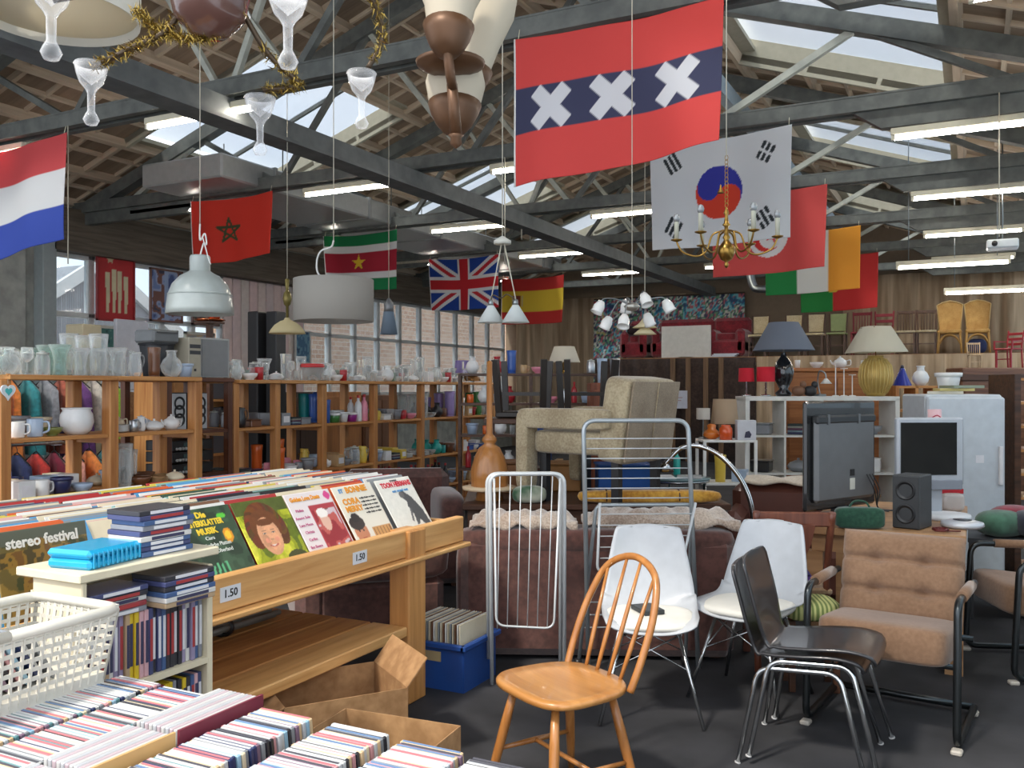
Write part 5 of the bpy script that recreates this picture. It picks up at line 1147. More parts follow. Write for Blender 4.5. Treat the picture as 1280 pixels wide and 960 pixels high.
# ---- dark cabinet between the two shelvings, electronics on it
dk = thing('sideboard', 'dark brown open cabinet between the two pine shelvings', 'cabinet', (-5.75, 5.31, 0), 0)
MB().box((0, 0, 1.615), (.55, .7, .035), b=.005).build('top', wood('mahogany', (74, 40, 26), (104, 60, 38), .4, 1), dk)
for y in (-.32, .32):
    for x in (-.23, .23): MB().box((x, y, .8), (.05, .05, 1.6)).build('leg', wood('mahogany_z', (74, 40, 26), (104, 60, 38), .4, 2), dk)
for z in (.4, .85, 1.2): MB().box((0, 0, z), (.5, .62, .025)).build('shelf_board', wood('mahogany', (74, 40, 26), (104, 60, 38), .4, 1), dk)
DG = M((52, 54, 58), .5); LGY = M((176, 178, 176), .5)
def speaker(label, loc, rz, w, d, h, front=(190, 192, 194), body=DG, n=2):
    s = thing('loudspeaker', label, 'speaker', loc, rz)
    MB().box((0, 0, h/2), (w, d, h), b=.006).build('cabinet', body, s); MB().box((0, -d/2-.003, h/2), (w*.92, .006, h*.95)).build('baffle', M(front, .5), s)
    for k in range(n):
        MB().lathe([(0, -.004), (w*.12, -.008), (w*.3, .004), (w*.34, .008), (w*.36, .003), (w*.36, -.004)], 20, (0, 0, 0), Matrix.Translation((0, -d/2-.006, h*(.28+.44*k/(max(1, n-1))))) @ RX(PI/2)).build('driver_cone', BLACK, s)
    return s
fc = face(.3, 1)
speaker('silver-fronted loudspeaker standing in the dark cabinet', (-5.72, 5.2, 1.213), PI/2, .15, .2, .3, n=3); speaker('twin silver-fronted loudspeaker beside its mate in the dark cabinet', (-5.72, 5.42, 1.213), PI/2, .15, .2, .3, n=3)
for k, z in enumerate((.863, .96, 1.05)):
    h_ = thing('hifi_unit', ('lowest', 'middle', 'topmost')[k]+' black hi-fi component in the dark cabinet', 'stereo', (-5.72, 5.3, z), PI/2)
    MB().box((0, 0, .043), (.42, .3, .082), b=.004).build('casing', BLACK, h_); MB().box((0, -.152, .05), (.2, .004, .03)).build('display', M((70, 90, 90), .2), h_)
    for q in range(4): MB().lathe([(0, 0), (.012, 0), (.012, .012), (0, .013)], 12, (0, 0, 0), Matrix.Translation((-.17+.03*q, -.15, .02)) @ RX(PI/2)).build('knob', LGY, h_)
# electronics on top
o = thing('waste_bin', 'black tapered bin on the shelf top beside the pale tower case', 'bin', (-5.72, 5.07, 1.635)); MB().lathe(shell([(0, 0), (.1, 0), (.13, .26)], .005), 4, (0, 0, 0), RZ(PI/4)).build('body', DG, o); MB().lathe([(.128, .25), (.138, .25), (.138, .265), (.128, .265)], 4, (0, 0, 0), RZ(PI/4)).build('rim', DG, o)
o = thing('printer', 'grey printer resting on the black tapered bin', 'printer', (-5.72, 5.07, 1.902)); MB().box((0, 0, .05), (.22, .26, .1), b=.015).build('casing', M((110, 114, 116), .5), o); MB().box((.09, 0, .08), (.06, .2, .01)).build('paper_tray', M((70, 72, 74), .5), o)
o = thing('computer_tower', 'pale beige computer tower standing on the dark cabinet', 'computer', (-5.7, 5.3, 1.634)); MB().box((0, 0, .16), (.3, .13, .32), b=.006).build('casing', M((172, 166, 148), .5), o); MB().box((.152, 0, .25), (.004, .11, .03)).box((.152, 0, .2), (.004, .11, .03)).build('drive_bay', DG, o); MB().box((.152, 0, .06), (.004, .02, .02)).build('button', DG, o)
o = thing('microwave', 'grey box-shaped television cabinet at the end of the dark cabinet', 'television', (-5.7, 5.57, 1.634), PI/2); MB().box((0, .05, .165), (.34, .28, .33), b=.006).build('casing', M((168, 170, 170), .5), o); MB().box((0, -.092, .165), (.29, .006, .3)).build('front_panel', M((128, 130, 132), .4), o)
for s_ in (-1, 1): MB().box((s_*.12, 0, .002), (.03, .2, .004)).build('foot', BLACK, o)
# ============================================================ garments behind the shelving
GARC = [('cream', (206, 196, 180)), ('maroon', (122, 30, 52)), ('rust', (176, 92, 70)), ('navy', (50, 58, 96)), ('teal', (50, 136, 140)), ('lime', (150, 190, 60)), ('salmon', (222, 150, 130)), ('purple', (104, 60, 120)), ('red', (206, 60, 50)), ('grey', (140, 140, 144)), ('striped blue', (80, 110, 170)), ('orange', (222, 130, 60))]
def garment_mesh(rgb, L, seed):
    rr = random.Random(seed); ph = rr.random()*6
    def fn(u, v):
        w = (.2+.07*v) if v > .16 else .04+1.06*v
        a = 2*PI*u; return (w*math.cos(a)*(1+.05*math.sin(5*a+ph)), (.03+.04*v)*math.sin(a)+.035*v*math.sin(9*math.cos(a)+ph), -v*L)
    return MB().sheet(fn, 36, 12).mesh('cloth', fabric('garment_%d_%d_%d' % rgb, tuple(int(c*.8) for c in rgb), tuple(min(255, int(c*1.1)) for c in rgb), 25, .9, .3, .3))
gms = [(n, garment_mesh(c, rng.uniform(.55, .8), i)) for i, (n, c) in enumerate(GARC)]
hang_me = MB().tube(arc([(-.2, 0, -.08), (-.05, 0, 0), (0, 0, .02), (.05, 0, 0), (.2, 0, -.08)], 4), .006, 6).tube(arc([(0, 0, .02), (0, 0, .05), (.02, 0, .08), (0, 0, .1)], 4), .003, 5).mesh('hanger', BLACK)
def rail(label, where, p, q, z, n, seed):
    p, q = Vector(p), Vector(q); r = thing('garment_rail', label, 'clothes rail', (p+q)/2); a = (q-p)/2
    MB().tube([-a+Vector((0, 0, z)), a+Vector((0, 0, z))], .014, 8).build('rail_tube', STEEL, r)
    for s_ in (-1, 1): MB().tube([a*s_+Vector((0, 0, z)), a*s_+Vector((0, 0, .02))], .014, 8).tube([a*s_+Vector((-.2, 0, .02)), a*s_+Vector((.2, 0, .02))], .014, 8).build('end_stand', STEEL, r)
    rr = random.Random(seed); ang_ = math.atan2(a.y, a.x)
    for k in range(n):
        nm, me = gms[(k*5+seed) % len(gms)]; c = p.lerp(q, (k+.5)/n)
        o = link('garment', None, None, (c.x, c.y, z-.09), ang_+PI/2+rr.uniform(-.07, .07)); link('cloth', me, o); link('hanger', hang_me, o); tag(o, nm+' garment on a hanger on the '+where, 'clothing', 'garments on the '+where)
rail('low steel rail of clothes behind the shorter pine shelving', 'low rail behind the shorter shelving', (-7.6, 4.2, 0), (-7.35, 6.0, 0), 1.05, 11, 2)
rail('steel rail of coats behind the shorter pine shelving', 'coat rail behind the shorter shelving', (-8.3, 4.4, 0), (-8.05, 6.6, 0), 1.72, 13, 5)
# pine bookcase and dark wardrobe seen through the gaps
bcx = thing('bookcase', 'pine bookcase of boxes seen through the shorter shelving', 'bookcase', (-7.2, 6.75, 0), PI/2)
for x in (-.5, 0, .5): MB().box((x, 0, .85), (.03, .3, 1.7)).build('side_panel', PINEZ, bcx)
for z in (.1, .5, .85, 1.15, 1.42, 1.69): MB().box((0, 0, z), (1.0, .3, .025)).build('shelf_board', PINE, bcx)
for k in range(12):
    b_ = MB().box((0, 0, .09), (.2, .2, .18), b=.004).build('file_box', M(((60, 62, 66), (180, 130, 80), (130, 60, 46), (90, 90, 96))[k % 4], .7), None, (-7.2, (6.39, 6.61, 6.89, 7.11)[k % 4], (.5, .85, 1.15, 1.42)[k//3]+.0135), 0)
    tag(b_, ('charcoal', 'tan', 'rust', 'grey')[k % 4]+' file box in the pine bookcase', 'box', 'file boxes in the bookcase')
for k, (nm, rgb, y, z_) in enumerate((('amber', (190, 120, 50), 7.75, 1.5), ('dark', (70, 50, 40), 8.6, 1.5), ('honey', (176, 116, 60), 9.45, 1.5), ('brown', (120, 80, 54), 10.3, 1.45))):
    wd_ = thing('wardrobe', nm+' wooden cupboard standing behind the long pine shelving', 'cupboard', (-7.5, y, 0), PI/2); wm = wood('cup_%d' % k, tuple(int(c*.8) for c in rgb), rgb, .5, 2)
    MB().box((0, 0, z_/2), (.8, .45, z_), b=.008).build('carcass', wm, wd_)
    for s_ in (-1, 1): dr_ = MB().box((s_*.195, -.232, z_/2), (.375, .02, z_-.12), b=.006).build('door', wm, wd_); MB().lathe([(0, 0), (.012, .003), (.012, .02), (0, .024)], 10, (0, 0, 0), Matrix.Translation((s_*.04, -.243, z_/2)) @ RX(PI/2)).build('knob', BRASS, dr_)
# pictures leaning in the windows
def picture(label, pic, w, h, loc, rz, frame=(120, 100, 80), fw=.025):
    p = thing('picture', label, 'picture', loc, rz); fm = M(frame, .5)
    flatpic('canvas', pic, w, h, .01, parent=p)
    MB().box((0, 0, h-fw/2), (w+fw, .035, fw)).box((0, 0, fw/2), (w+fw, .035, fw)).box((-w/2, 0, h/2), (fw, .035, h)).box((w/2, 0, h/2), (fw, .035, h)).build('frame', fm, p); return p
XW = XL+.08
p = Pic(40, 60, (176, 34, 38), .6)
for x in (.28, .45, .6, .78): p.poly([(x-.07, .75-abs(x-.5)*.3), (x+.07, .75-abs(x-.5)*.3), (x+.05, .3), (x+.03, .12), (x-.03, .12)], (206, 196, 160))
p.star(.35, .88, .08, (196, 176, 140)); p.grain(.12, 9)
picture('red painting of pale standing figures hung in the window strip', p, .62, 1.0, (XW, 8.95, 2.5), PI/2, (150, 30, 34))
p = Pic(40, 50, (80, 96, 140), .8); p.blobs([(70, 84, 130), (110, 130, 176), (150, 160, 190), (120, 80, 70), (60, 60, 80)], 4, 12); p.line(.5, 0, .5, 1, .1, (150, 166, 196))
picture('blue and brown abstract painting hung in the window strip', p, .6, .8, (XW, 9.86, 2.55), PI/2, (120, 80, 66))
p = Pic(40, 40, (90, 60, 60)); p.blobs([(90, 56, 56), (120, 80, 70), (60, 70, 60), (140, 110, 90)], 4, 14); picture('dark reddish painting behind the enamel pendant', p, .55, .75, (XW, 10.65, 2.55), PI/2, (110, 80, 70))
for k, (lb, cols_, y) in enumerate((('dark green seascape painting on the window sill', [(30, 70, 70), (60, 110, 104), (100, 140, 130)], 8.95), ('turquoise flower painting on the window sill', [(90, 150, 150), (140, 180, 176), (180, 140, 90), (60, 110, 110)], 9.75), ('grey-violet landscape painting on the window sill', [(130, 130, 150), (150, 146, 140), (170, 150, 120)], 10.5))):
    p = Pic(36, 36, (100, 100, 100)); p.blobs(cols_, 4, 20+k); picture(lb, p, .58, .5, (XW+.02, y, 1.93), PI/2, (196, 192, 180), .04)
sill = struct(MB().box((XL+.12, 9.6, 1.9), (.3, 3.4, .04)).build('trim_1', M((200, 200, 196), .6)))
p = Pic(20, 30, (70, 110, 140)); p.blobs([(70, 110, 140), (110, 150, 170), (50, 80, 110)], 4, 2); picture('small blue portrait print beside the cream pendant', p, .4, .6, (XW, 13.0, 2.0), PI/2, (190, 190, 186))
tag(MB().box((0, 0, .45), (.06, .5, .9), b=.01).build('white_board', M((206, 210, 220), .6), None, (-9.6, 8.1, 1.52)), 'white board standing in front of the window strip', 'board')
cp = thing('storage_column', 'tall cream cabinet with mustard patches by the concrete column', 'cabinet', (-9.4, 7.25, 0)); MB().box((0, 0, 1.15), (.3, .26, 2.3), b=.01).build('body', M((206, 196, 164), .6), cp)
for k in range(5): MB().box((.152, 0, .5+.36*k), (.006, .1, .2)).build('patch', M((170, 150, 80), .6), cp)
# low counter under both white board and cabinet
tag(MB().box((0, 0, .75), (.5, 1.4, 1.5), b=.01).build('counter', OAK, None, (-9.6, 8.3, .0)), 'wooden counter under the white board', 'counter')
# copper figure and black stands seen through the gap
o = thing('copper_pan', 'hammered copper kettle and tray on the tall stand', 'kettle', C(-1.98, 5.95, 2.0)); o.location = W(262, 402, 8.9)
MB().lathe([(0, 0), (.12, .002), (.15, .012), (.148, .02), (0, .012)], 26).build('tray', COPPER, o); MB().lathe([(0, .015), (.05, .015), (.062, .06), (.05, .11), (.02, .14), (.025, .18), (.01, .2), (0, .21)], 20, (.06, 0, 0)).build('kettle', COPPER, o); MB().tube(arc([(.06, 0, .21), (.0, 0, .2), (-.02, 0, .12), (.01, 0, .06)], 5), .006, 6).build('handle', COPPER, o)
zc = o.location.z; MB().box((0, 0, -zc/2-.002), (.05, .05, zc-.004)).box((0, 0, -.012), (.2, .2, .02)).build('stand', DWOOD, o)
for k, px in enumerate((322, 345)):
    tw = thing('tower_speaker', ('slim black tower loudspeaker with a pale foot', 'slim black tower loudspeaker by the cream pendant')[k], 'speaker', G(px, 700, 0)); tw.location = C((px-640)/FPX*9.5, 9.5); zt_ = 2.35
    MB().box((0, 0, zt_/2), (.14, .16, zt_), b=.01).build('cabinet', BLACK, tw); MB().box((0, 0, .015), (.17, .24, .03), b=.005).build('foot', DG, tw)
# ============================================================ beige armchair up on a table, chairs stacked behind
BEIGE = fabric('beige_chenille', (150, 134, 106), (186, 172, 142), 70, .95, .4, .3); BEIGE2 = fabric('tan_weave', (128, 112, 92), (156, 140, 118), 110, .95, .4, .2)
dt = thing('dining_table', 'long dark dining table carrying the beige armchair', 'table', C(.58, 6.65), face(.0, 1))
MB().box((0, 0, .735), (1.84, .95, .04), b=.005).build('table_top', DWOOD, dt)
for sx in (-.85, .85):
    for sy in (-.4, .4): MB().box((sx, sy, .358), (.07, .07, .714)).build('leg', DWOOD, dt)
MB().box((0, -.4, .66), (1.5, .03, .1)).box((0, .4, .66), (1.5, .03, .1)).build('apron', DWOOD, dt)
ba = thing('beige_armchair', 'beige upholstered armchair with black legs standing on the dark table', 'armchair', C(.62, 6.42, .756), face(-.8, .6))
MB().pad((0, .02, .42), (.7, .68, .17), .25, None, 28, 12).build('seat_cushion', BEIGE, ba)
mb = MB().pad((0, -.31, .58), (.7, .2, .58), .2, RX(math.radians(8)), 28, 14); mb.build('backrest', BEIGE, ba)
MB().box((0, -.425, .57), (.66, .014, .54), RX(math.radians(8)), b=.004).build('back_panel', BEIGE2, ba)
MB().tube([(0, -.475+.0, .83), (0, -.405, .33)], .004, 6).build('back_seam', BEIGE, ba)
for s_ in (-1, 1):
    MB().pad((s_*.34, .06, .585), (.15, .74, .14), .25, None, 24, 12).build('armrest', BEIGE, ba); MB().pad((s_*.34, .39, .36), (.145, .1, .54), .25, None, 18, 12).build('arm_front', BEIGE, ba)
for sx in (-.27, .27):
    for sy in (-.3, .28): MB().box((sx, sy, .18), (.055, .055, .36)).build('leg', BLACK, ba)
def upturned(label, loc, rz): # chair lying seat-down on a table, legs in the air
    c = thing('upturned_chair', label, 'chair', loc, rz, 'upturned black chairs'); EB = M((40, 34, 30), .4)
    MB().box((0, 0, .03), (.42, .42, .05), b=.01).build('seat', EB, c)
    for sx in (-1, 1):
        for sy in (-1, 1): MB().bar((sx*.18, sy*.18, .05), (sx*.2, sy*(.2 if sy > 0 else .26), .48), .05, .045).build('leg', EB, c)
    MB().bar((-.18, -.18, .2), (.18, -.18, .2), .03, .03).build('stretcher', EB, c)
dt2 = thing('side_table', 'dark tall table holding upturned black chairs behind the beige armchair', 'table', C(.42, 7.6), face(0, 1)); MB().box((0, 0, 1.28), (1.3, .6, .04), b=.004).build('table_top', DWOOD, dt2)
for sx in (-.6, .6):
    for sy in (-.25, .25): MB().box((sx, sy, .63), (.06, .06, 1.258)).build('leg', DWOOD, dt2)
upturned('upturned black chair behind the beige armchair seat, legs in the air', C(.1, 7.6, 1.301), face(.15, 1)); upturned('upturned black chair behind the beige armchair back, legs in the air', C(.62, 7.6, 1.301), face(-.1, 1))
# shelf of ornaments behind
s3 = thing('ornament_shelf', 'dark wooden shelf of ornaments behind the upturned chairs', 'shelf', C(.2, 9.6), face(0, 1))
for x in (-.75, 0, .75): MB().box((x, 0, .85), (.03, .3, 1.7)).build('side_panel', DWOOD, s3)
for z in (.3, .7, 1.05, 1.38, 1.69): MB().box((0, 0, z), (1.5, .3, .025)).build('shelf_board', DWOOD, s3)
its = [('bottle', 'red'), ('planter', 'pale blue'), ('mug', 'orange'), ('round_vase', 'white'), ('tumbler', 'clear glass'), ('round_vase', 'red'), ('tall_vase', 'blue'), ('mug', 'tan'), ('bowl', 'pink'), ('storage_jar', 'silver')]
i = 0
for z in (.7, 1.05, 1.38, 1.69):
    x = -.7
    while x < .68:
        k, c = its[i % len(its)]; i += 1; w = kind(k, c)[1]
        if z > 1.6 or (x+w < -.02 or x > .02) and x+w < .73: put(k, c, C(.2+x+w/2, 9.55, z+.0135), rng.uniform(0, 3), 'on the dark ornament shelf, %s' % {.7: 'low board', 1.05: 'middle board', 1.38: 'upper board', 1.69: 'top'}[z], .92)
        x += w*.98+.012
        if z > 1.6 and .12 < x < .58: x = .58
def lamp(name, label, loc, prof, bmat, shade, smat, sz, n=24, square=False, rz=0):
    l = thing(name, label, 'lamp', loc, rz); MB().lathe(prof, n).build('base', bmat, l); t_ = max(z for r, z in prof); r0, r1, h = shade
    k = 4 if square else 32; f = math.sqrt(2) if square else 1
    MB().lathe([(r0*f, sz), (r1*f, sz+h), (r1*f-.004, sz+h), (r0*f-.004, sz), (r0*f, sz)], k, (0, 0, 0), RZ(PI/4) if square else None).build('shade', smat, l); sh = l.children[-1]
    MB().tube([(0, 0, t_-.005), (0, 0, sz+h*.7)], .006, 6).build('socket', STEEL, l); MB().tube([(-r1*.98, 0, sz+h*.96), (r1*.98, 0, sz+h*.96)], .0025, 5).build('shade_ring', STEEL, sh); return l
lamp('table_lamp', 'small lamp with a white fringed shade on the ornament shelf', C(.56, 9.68, 1.704), [(0, 0), (.06, 0), (.05, .02), (.015, .04), (.02, .1), (.01, .14), (0, .14)], BRASS, (.17, .11, .17), shade_fabric((222, 216, 200), .3), .12)
o = thing('reddish_cupboard', 'reddish brown wooden cupboard beside the ornament shelf', 'cupboard', C(.98, 8.9), face(0, 1)); rw = wood('reddish', (110, 58, 38), (142, 80, 54), .5, 2); MB().box((0, 0, .8), (.45, .4, 1.6), b=.01).build('carcass', rw, o)
for z in (.42, 1.18): MB().box((0, -.208, z), (.4, .018, .7), b=.005).build('door', rw, o)
for k, (px, cc) in enumerate(((752, 'pale blue'), (768, 'silver'))): put('tall_vase', cc, C((px-640)/FPX*8.9, 8.85, 1.601), 0, 'on the reddish cupboard', .9)
tag(MB().box((0, 0, .17), (.16, .16, .34), b=.01).build('cream_canister', M((206, 200, 180), .5), None, C(.98, 7.6, 1.301)), 'cream square canister beside the upturned chair', 'canister')
# violet shade and gold owl lamp at the shelf end, hanging blue lamp shades
lamp('table_lamp', 'gold lamp with a lilac shade at the end of the long shelving', (X2-.3, 9.98, 1.64), [(0, 0), (.05, 0), (.045, .015), (.012, .03), (.02, .08), (.01, .12), (0, .12)], BRASS, (.1, .085, .16), shade_fabric((150, 136, 190), .3), .1)
ob = thing('bronze_bowl_lamp', 'bronze dome ornament on the far end of the long shelving', 'ornament', (X2-.3, 10.2, 1.64)); MB().lathe([(.13, 0), (.125, .03), (.09, .075), (.03, .1), (.02, .13), (.035, .16), (.02, .2), (0, .21)], 26).build('dome', M((120, 84, 44), .35, .7), ob); MB().lathe([(0, -.012), (.014, 0), (0, .012)], 10, (.03, -.02, .18)).build('pearl', M((226, 216, 190), .3), ob)
# wooden bell-shaped stand and cradle
st = thing('wooden_stand', 'honey-brown turned wooden bell stand with a thin post and pale rim', 'stand', C(-.16, 6.42, .756)); MB().lathe([(0, 0), (.1, 0), (.09, .05), (.13, .09), (.135, .2), (.11, .3), (.075, .37), (.035, .4), (.055, .42), (.05, .44), (.022, .47), (.02, .98), (0, .99)], 24).build('column', TEAKZ, st); MB().lathe([(.13, .07), (.19, .075), (.195, .095), (.13, .1)], 28).build('rim', M((222, 196, 160), .5), st)
# things under and around the table
for k, (lb, rgb, r_, d_, z_, w_, h_) in enumerate((('blue plastic tub on the dark table behind the beige armchair', (30, 90, 170), .85, 6.75, .756, .4, .2), ('tan carton on the dark table behind the beige armchair', (170, 120, 66), .38, 6.88, .756, .3, .2), ('brown carton beside the tan one on the dark table', (140, 96, 60), 0.02, 6.75, .756, .3, .22))):
    o = thing('storage_box', lb, 'box', C(r_, d_+.2, z_), face(0, 1)); MB().box((0, 0, h_/2), (w_, .3, h_), b=.008).build('body', M(rgb, .6), o); MB().box((0, 0, h_+.008), (w_+.02, .32, .016), b=.004).build('lid', M(tuple(int(c*.85) for c in rgb), .6), o)
rl = thing('rolled_blanket', 'mustard yellow rolled cloth lying along the table edge', 'blanket', C(.95, 6.26, .756), face(.0, 1)); MB().pad((0, 0, .045), (1.0, .13, .09), .5, None, 18, 10).build('roll', fabric('mustard', (176, 120, 40), (214, 164, 66), 40), rl); 
for x in (-.3, .2): MB().tube([(x, .068*math.cos(a), .046+.048*math.sin(a)) for a in [2*PI*q/12 for q in range(12)]], .006, 6, True).build('tie', DWOOD, rl)
gr = thing('folded_cloth', 'crumpled green and white cloth on the dark dining table', 'cloth', C(.12, 6.25, .756), face(.0, 1)); MB().pad((0, 0, .06), (.24, .13, .12), .7, None, 18, 10).build('cloth', fabric('green_cloth', (50, 90, 60), (196, 196, 176), 6), gr)
# glass coffee table with magazines and chrome arc lamp
gt = thing('glass_table', 'oval glass table with magazines near the arc lamp', 'table', C(1.36, 7.5)); MB().lathe([(0, .8), (.28, .8), (.285, .806), (.28, .812), (0, .812)], 40).build('glass_top', glass((150, 180, 186), .6, .05), gt); MB().tube([(.265*math.cos(a), .265*math.sin(a), .788) for a in [2*PI*q/30 for q in range(30)]], .012, 6, True).build('rim', CHROME, gt)
for k in range(3): MB().tube([(.24*math.cos(k*2.1), .24*math.sin(k*2.1), .79), (.26*math.cos(k*2.1), .26*math.sin(k*2.1), 0)], .014, 8).build('leg', CHROME, gt)
for k, (nm, rgb, dx, dy_) in enumerate((('white', (214, 216, 220), -.13, -.06), ('grey', (150, 156, 160), .1, -.06))):
    tag(MB().box((0, 0, .006), (.2, .27, .012), b=.002).build('magazine', M(rgb, .4), None, C(1.36+dx, 7.5+dy_, .8125), face(.2*k, 1)), nm+' magazine lying on the oval glass table', 'magazine')
put('bottle', 'turquoise', C(1.4, 7.68, .8125), 0, 'standing on the oval glass table', .9)
al = thing('arc_lamp', 'chrome arc floor lamp bending over the glass table', 'lamp', C(1.72, 6.35)); MB().lathe([(0, 0), (.15, 0), (.15, .03), (.03, .04), (0, .04)], 28).build('base', CHROME, al)
pts = [C(r_, d_, z_)-al.location for r_, d_, z_ in ((1.72, 6.35, .03), (1.70, 6.35, .6), (1.64, 6.38, .86), (1.5, 6.42, 1.05), (1.35, 6.46, 1.13), (1.22, 6.5, 1.12), (1.1, 6.52, 1.0))]
MB().tube(arc(pts, 7), .018, 10).build('arc_tube', CHROME, al); MB().lathe([(.02, .06), (.07, 0), (.066, 0), (.0, .05)], 20, pts[-1]-Vector((0, 0, .05))).build('reflector', CHROME, al)
# white side shelf with orange glass
ws = thing('white_stand', 'small white metal shelf stand with orange glass jars', 'shelf', C(1.88, 7.95), face(0, 1))
for x in (-.22, .22):
    for y in (-.16, .16): MB().box((x, y, .55), (.025, .025, 1.1)).build('leg', WHITE, ws)
for z in (.35, .72, 1.09): MB().box((0, 0, z), (.46, .34, .02), b=.003).build('shelf_board', WHITE, ws)
OG = glass((226, 110, 20), .45, .05)
for nm, r_, d_, prof in (('wide amber glass vase with a narrow neck', 1.76, 7.97, [(0, 0), (.04, 0), (.075, .03), (.07, .06), (.035, .09), (.04, .12), (.028, .13)]), ('square-shouldered orange glass jar', 1.86, 7.86, [(0, 0), (.055, 0), (.058, .06), (.055, .1), (.04, .115), (.042, .125)])):
    o = thing('glass_jar', nm+' on the white stand', 'jar', C(r_, d_, 1.101)); MB().lathe(shell(prof), 22).build('body', M((206, 110, 30), .15, coat=.6) if 'amber' in nm else M((222, 84, 24), .15, coat=.6), o); MB().lathe([(.05, .0), (.055, .006), (.05, .012)], 22, (0, 0, .02)).build('band', M((206, 130, 40), .3), o)
bxx = thing('product_box', 'white appliance box with a dark printed figure on the white stand', 'box', C(2.03, 7.86, 1.101), face(.1, 1)); MB().box((0, 0, .085), (.16, .14, .17), b=.003).build('carton', M((206, 208, 214), .6), bxx)
MB().prism([(-.03, .02), (.02, .02), (.03, .05), (.01, .08), (-.02, .07)], -.001, .001, Matrix.Translation((0.01, -.0712, .0)) @ RX(PI/2)).build('printed_figure', M((60, 60, 80), .6), bxx)
lamp('table_lamp', 'slim lamp with a square tan fabric shade on the white stand', C(1.9, 8.08, 1.101), [(0, 0), (.05, 0), (.05, .012), (.01, .02), (.01, .12), (0, .12)], STEEL, (.1, .085, .22), shade_fabric((196, 172, 144), .35), .13, 20, True, face(0, 1)); 
lamp('table_lamp', 'tiny lamp with a white square shade beside the amber vase', C(1.7, 8.04, 1.101), [(0, 0), (.04, 0), (.04, .01), (.006, .015), (.006, .16), (0, .16)], STEEL, (.05, .05, .1), shade_fabric((222, 216, 206), .35), .17, 20, True, face(0, 1))
put('tall_vase', 'yellow', C(1.82, 7.9, .731), 0, 'on the middle board of the white stand', .9); put('carton', 'pale blue', C(2.0, 7.93, .731), 0, 'on the middle board of the white stand', .9)
# brown sofa behind with a cream throw
sg = thing('sofa', 'brown leather corner sofa with a cream throw beside the arc lamp', 'sofa', C(2.12, 6.9), face(-.35, -1)); LE = M((98, 56, 44), .45, coat=.1)
MB().box((0, 0, .2), (.9, .7, .36), b=.05).build('base', LE, sg); MB().box((0, -.28, .55), (.9, .22, .5), b=.07).build('backrest', LE, sg); MB().pad((0, .06, .43), (.6, .56, .16), .3).build('seat_cushion', LE, sg)
for s_ in (-1, 1): MB().box((s_*.4, .0, .4), (.16, .7, .46), b=.06).build('armrest', LE, sg)
th_ = MB().sheet(lambda u, v: ((u-.5)*.7, -.28+(v-.5)*.3+.02*math.sin(u*9), .815+.03*math.sin(PI*v)+.012*math.sin(u*14+v*6)), 24, 8, .02).build('throw', fabric('cream_throw', (206, 190, 168), (230, 218, 198), 60), None, sg.location.copy(), sg.rotation_euler.z); tag(th_, 'cream throw spread on the leather corner sofa', 'throw')
# ============================================================ desk with television, monitor, speaker
dk2 = thing('desk', 'worn wooden desk carrying a television and a monitor', 'desk', C(2.25, 5.35), face(-.02, 1)+math.radians(0)); dkm = wood('worn_oak', (140, 100, 66), (182, 140, 98), .4, 0, .6)
dk2.rotation_euler.z = 0.0; dk2.location = (-.45, 6.1, 0)
MB().box((0, 0, .735), (.84, 1.4, .045), b=.004).build('desk_top', dkm, dk2); MB().box((0, 0, .662), (.76, 1.3, .1)).build('apron', dkm, dk2)
for sx in (-.36, .36):
    for sy in (-.63, .63): MB().box((sx, sy, .305), (.09, .09, .61)).build('leg', dkm, dk2)
tv = thing('television', 'large black flat television seen from behind on the desk', 'television', C(2.03, 5.6, .759), face(-.60, .8))
MB().box((0, 0, .38), (.74, .03, .66), b=.012).build('bezel', M((26, 26, 28), .25, coat=.5), tv); MB().box((0, -.03, .36), (.62, .045, .52), b=.02).build('back_shell', M((104, 106, 108), .4), tv); tvb = tv.children[-1]; MB().box((0, -.035, .6), (.62, .05, .05), b=.01).build('vent_strip', M((40, 42, 44), .5), tv)
for x in (-.2, .12): MB().box((x, -.056, .6), (.02, .01, .06)).build('vent_clip', M((96, 98, 100), .5), tvb)
MB().box((0, 0, .03), (.1, .06, .06)).box((0, 0, .01), (.36, .2, .018), b=.006).build('stand', M((26, 26, 28), .3), tv)
MB().box((.05, -.056, .2), (.05, .004, .07)).build('rating_label', M((206, 206, 196), .5), tvb); MB().box((.05, -.056, .27), (.04, .006, .04)).build('socket_panel', M((30, 30, 32), .5), tvb)
for k in range(3): MB().tube(arc([(.2+.03*k, -.06, .25), (.22+.03*k, -.1, .15), (.26, -.1, .04), (.35+.05*k, -.12, .01)], 5), .004, 6).build('cable', BLACK, tv)
mo = thing('monitor', 'silver-framed flat monitor with a dark screen on the desk', 'monitor', C(2.56, 5.55, .759), face(-.05, 1)); SIL = M((168, 174, 182), .35, .2)
MB().box((0, 0, .40), (.42, .05, .42), b=.012).build('frame', SIL, mo); MB().box((-.015, -.027, .42), (.35, .004, .32)).build('screen', M((20, 22, 24), .08, coat=.6), mo); MB().box((.0, -.03, .2), (.38, .02, .06), b=.004).build('speaker_bar', M((120, 126, 136), .5), mo); MB().box((.02, .02, .1), (.12, .05, .2)).build('neck', SIL, mo); MB().lathe([(0, 0), (.15, 0), (.155, .012), (.15, .028), (.09, .035), (0, .036)], 32, (.06, -.06, 0)).build('foot', M((206, 210, 214), .35), mo)
speaker('dark grey bookshelf loudspeaker on the desk with its back turned', C(2.28, 5.15, .759), face(.7, .75), .15, .2, .3, (46, 48, 50), M((62, 64, 66), .5), 2)
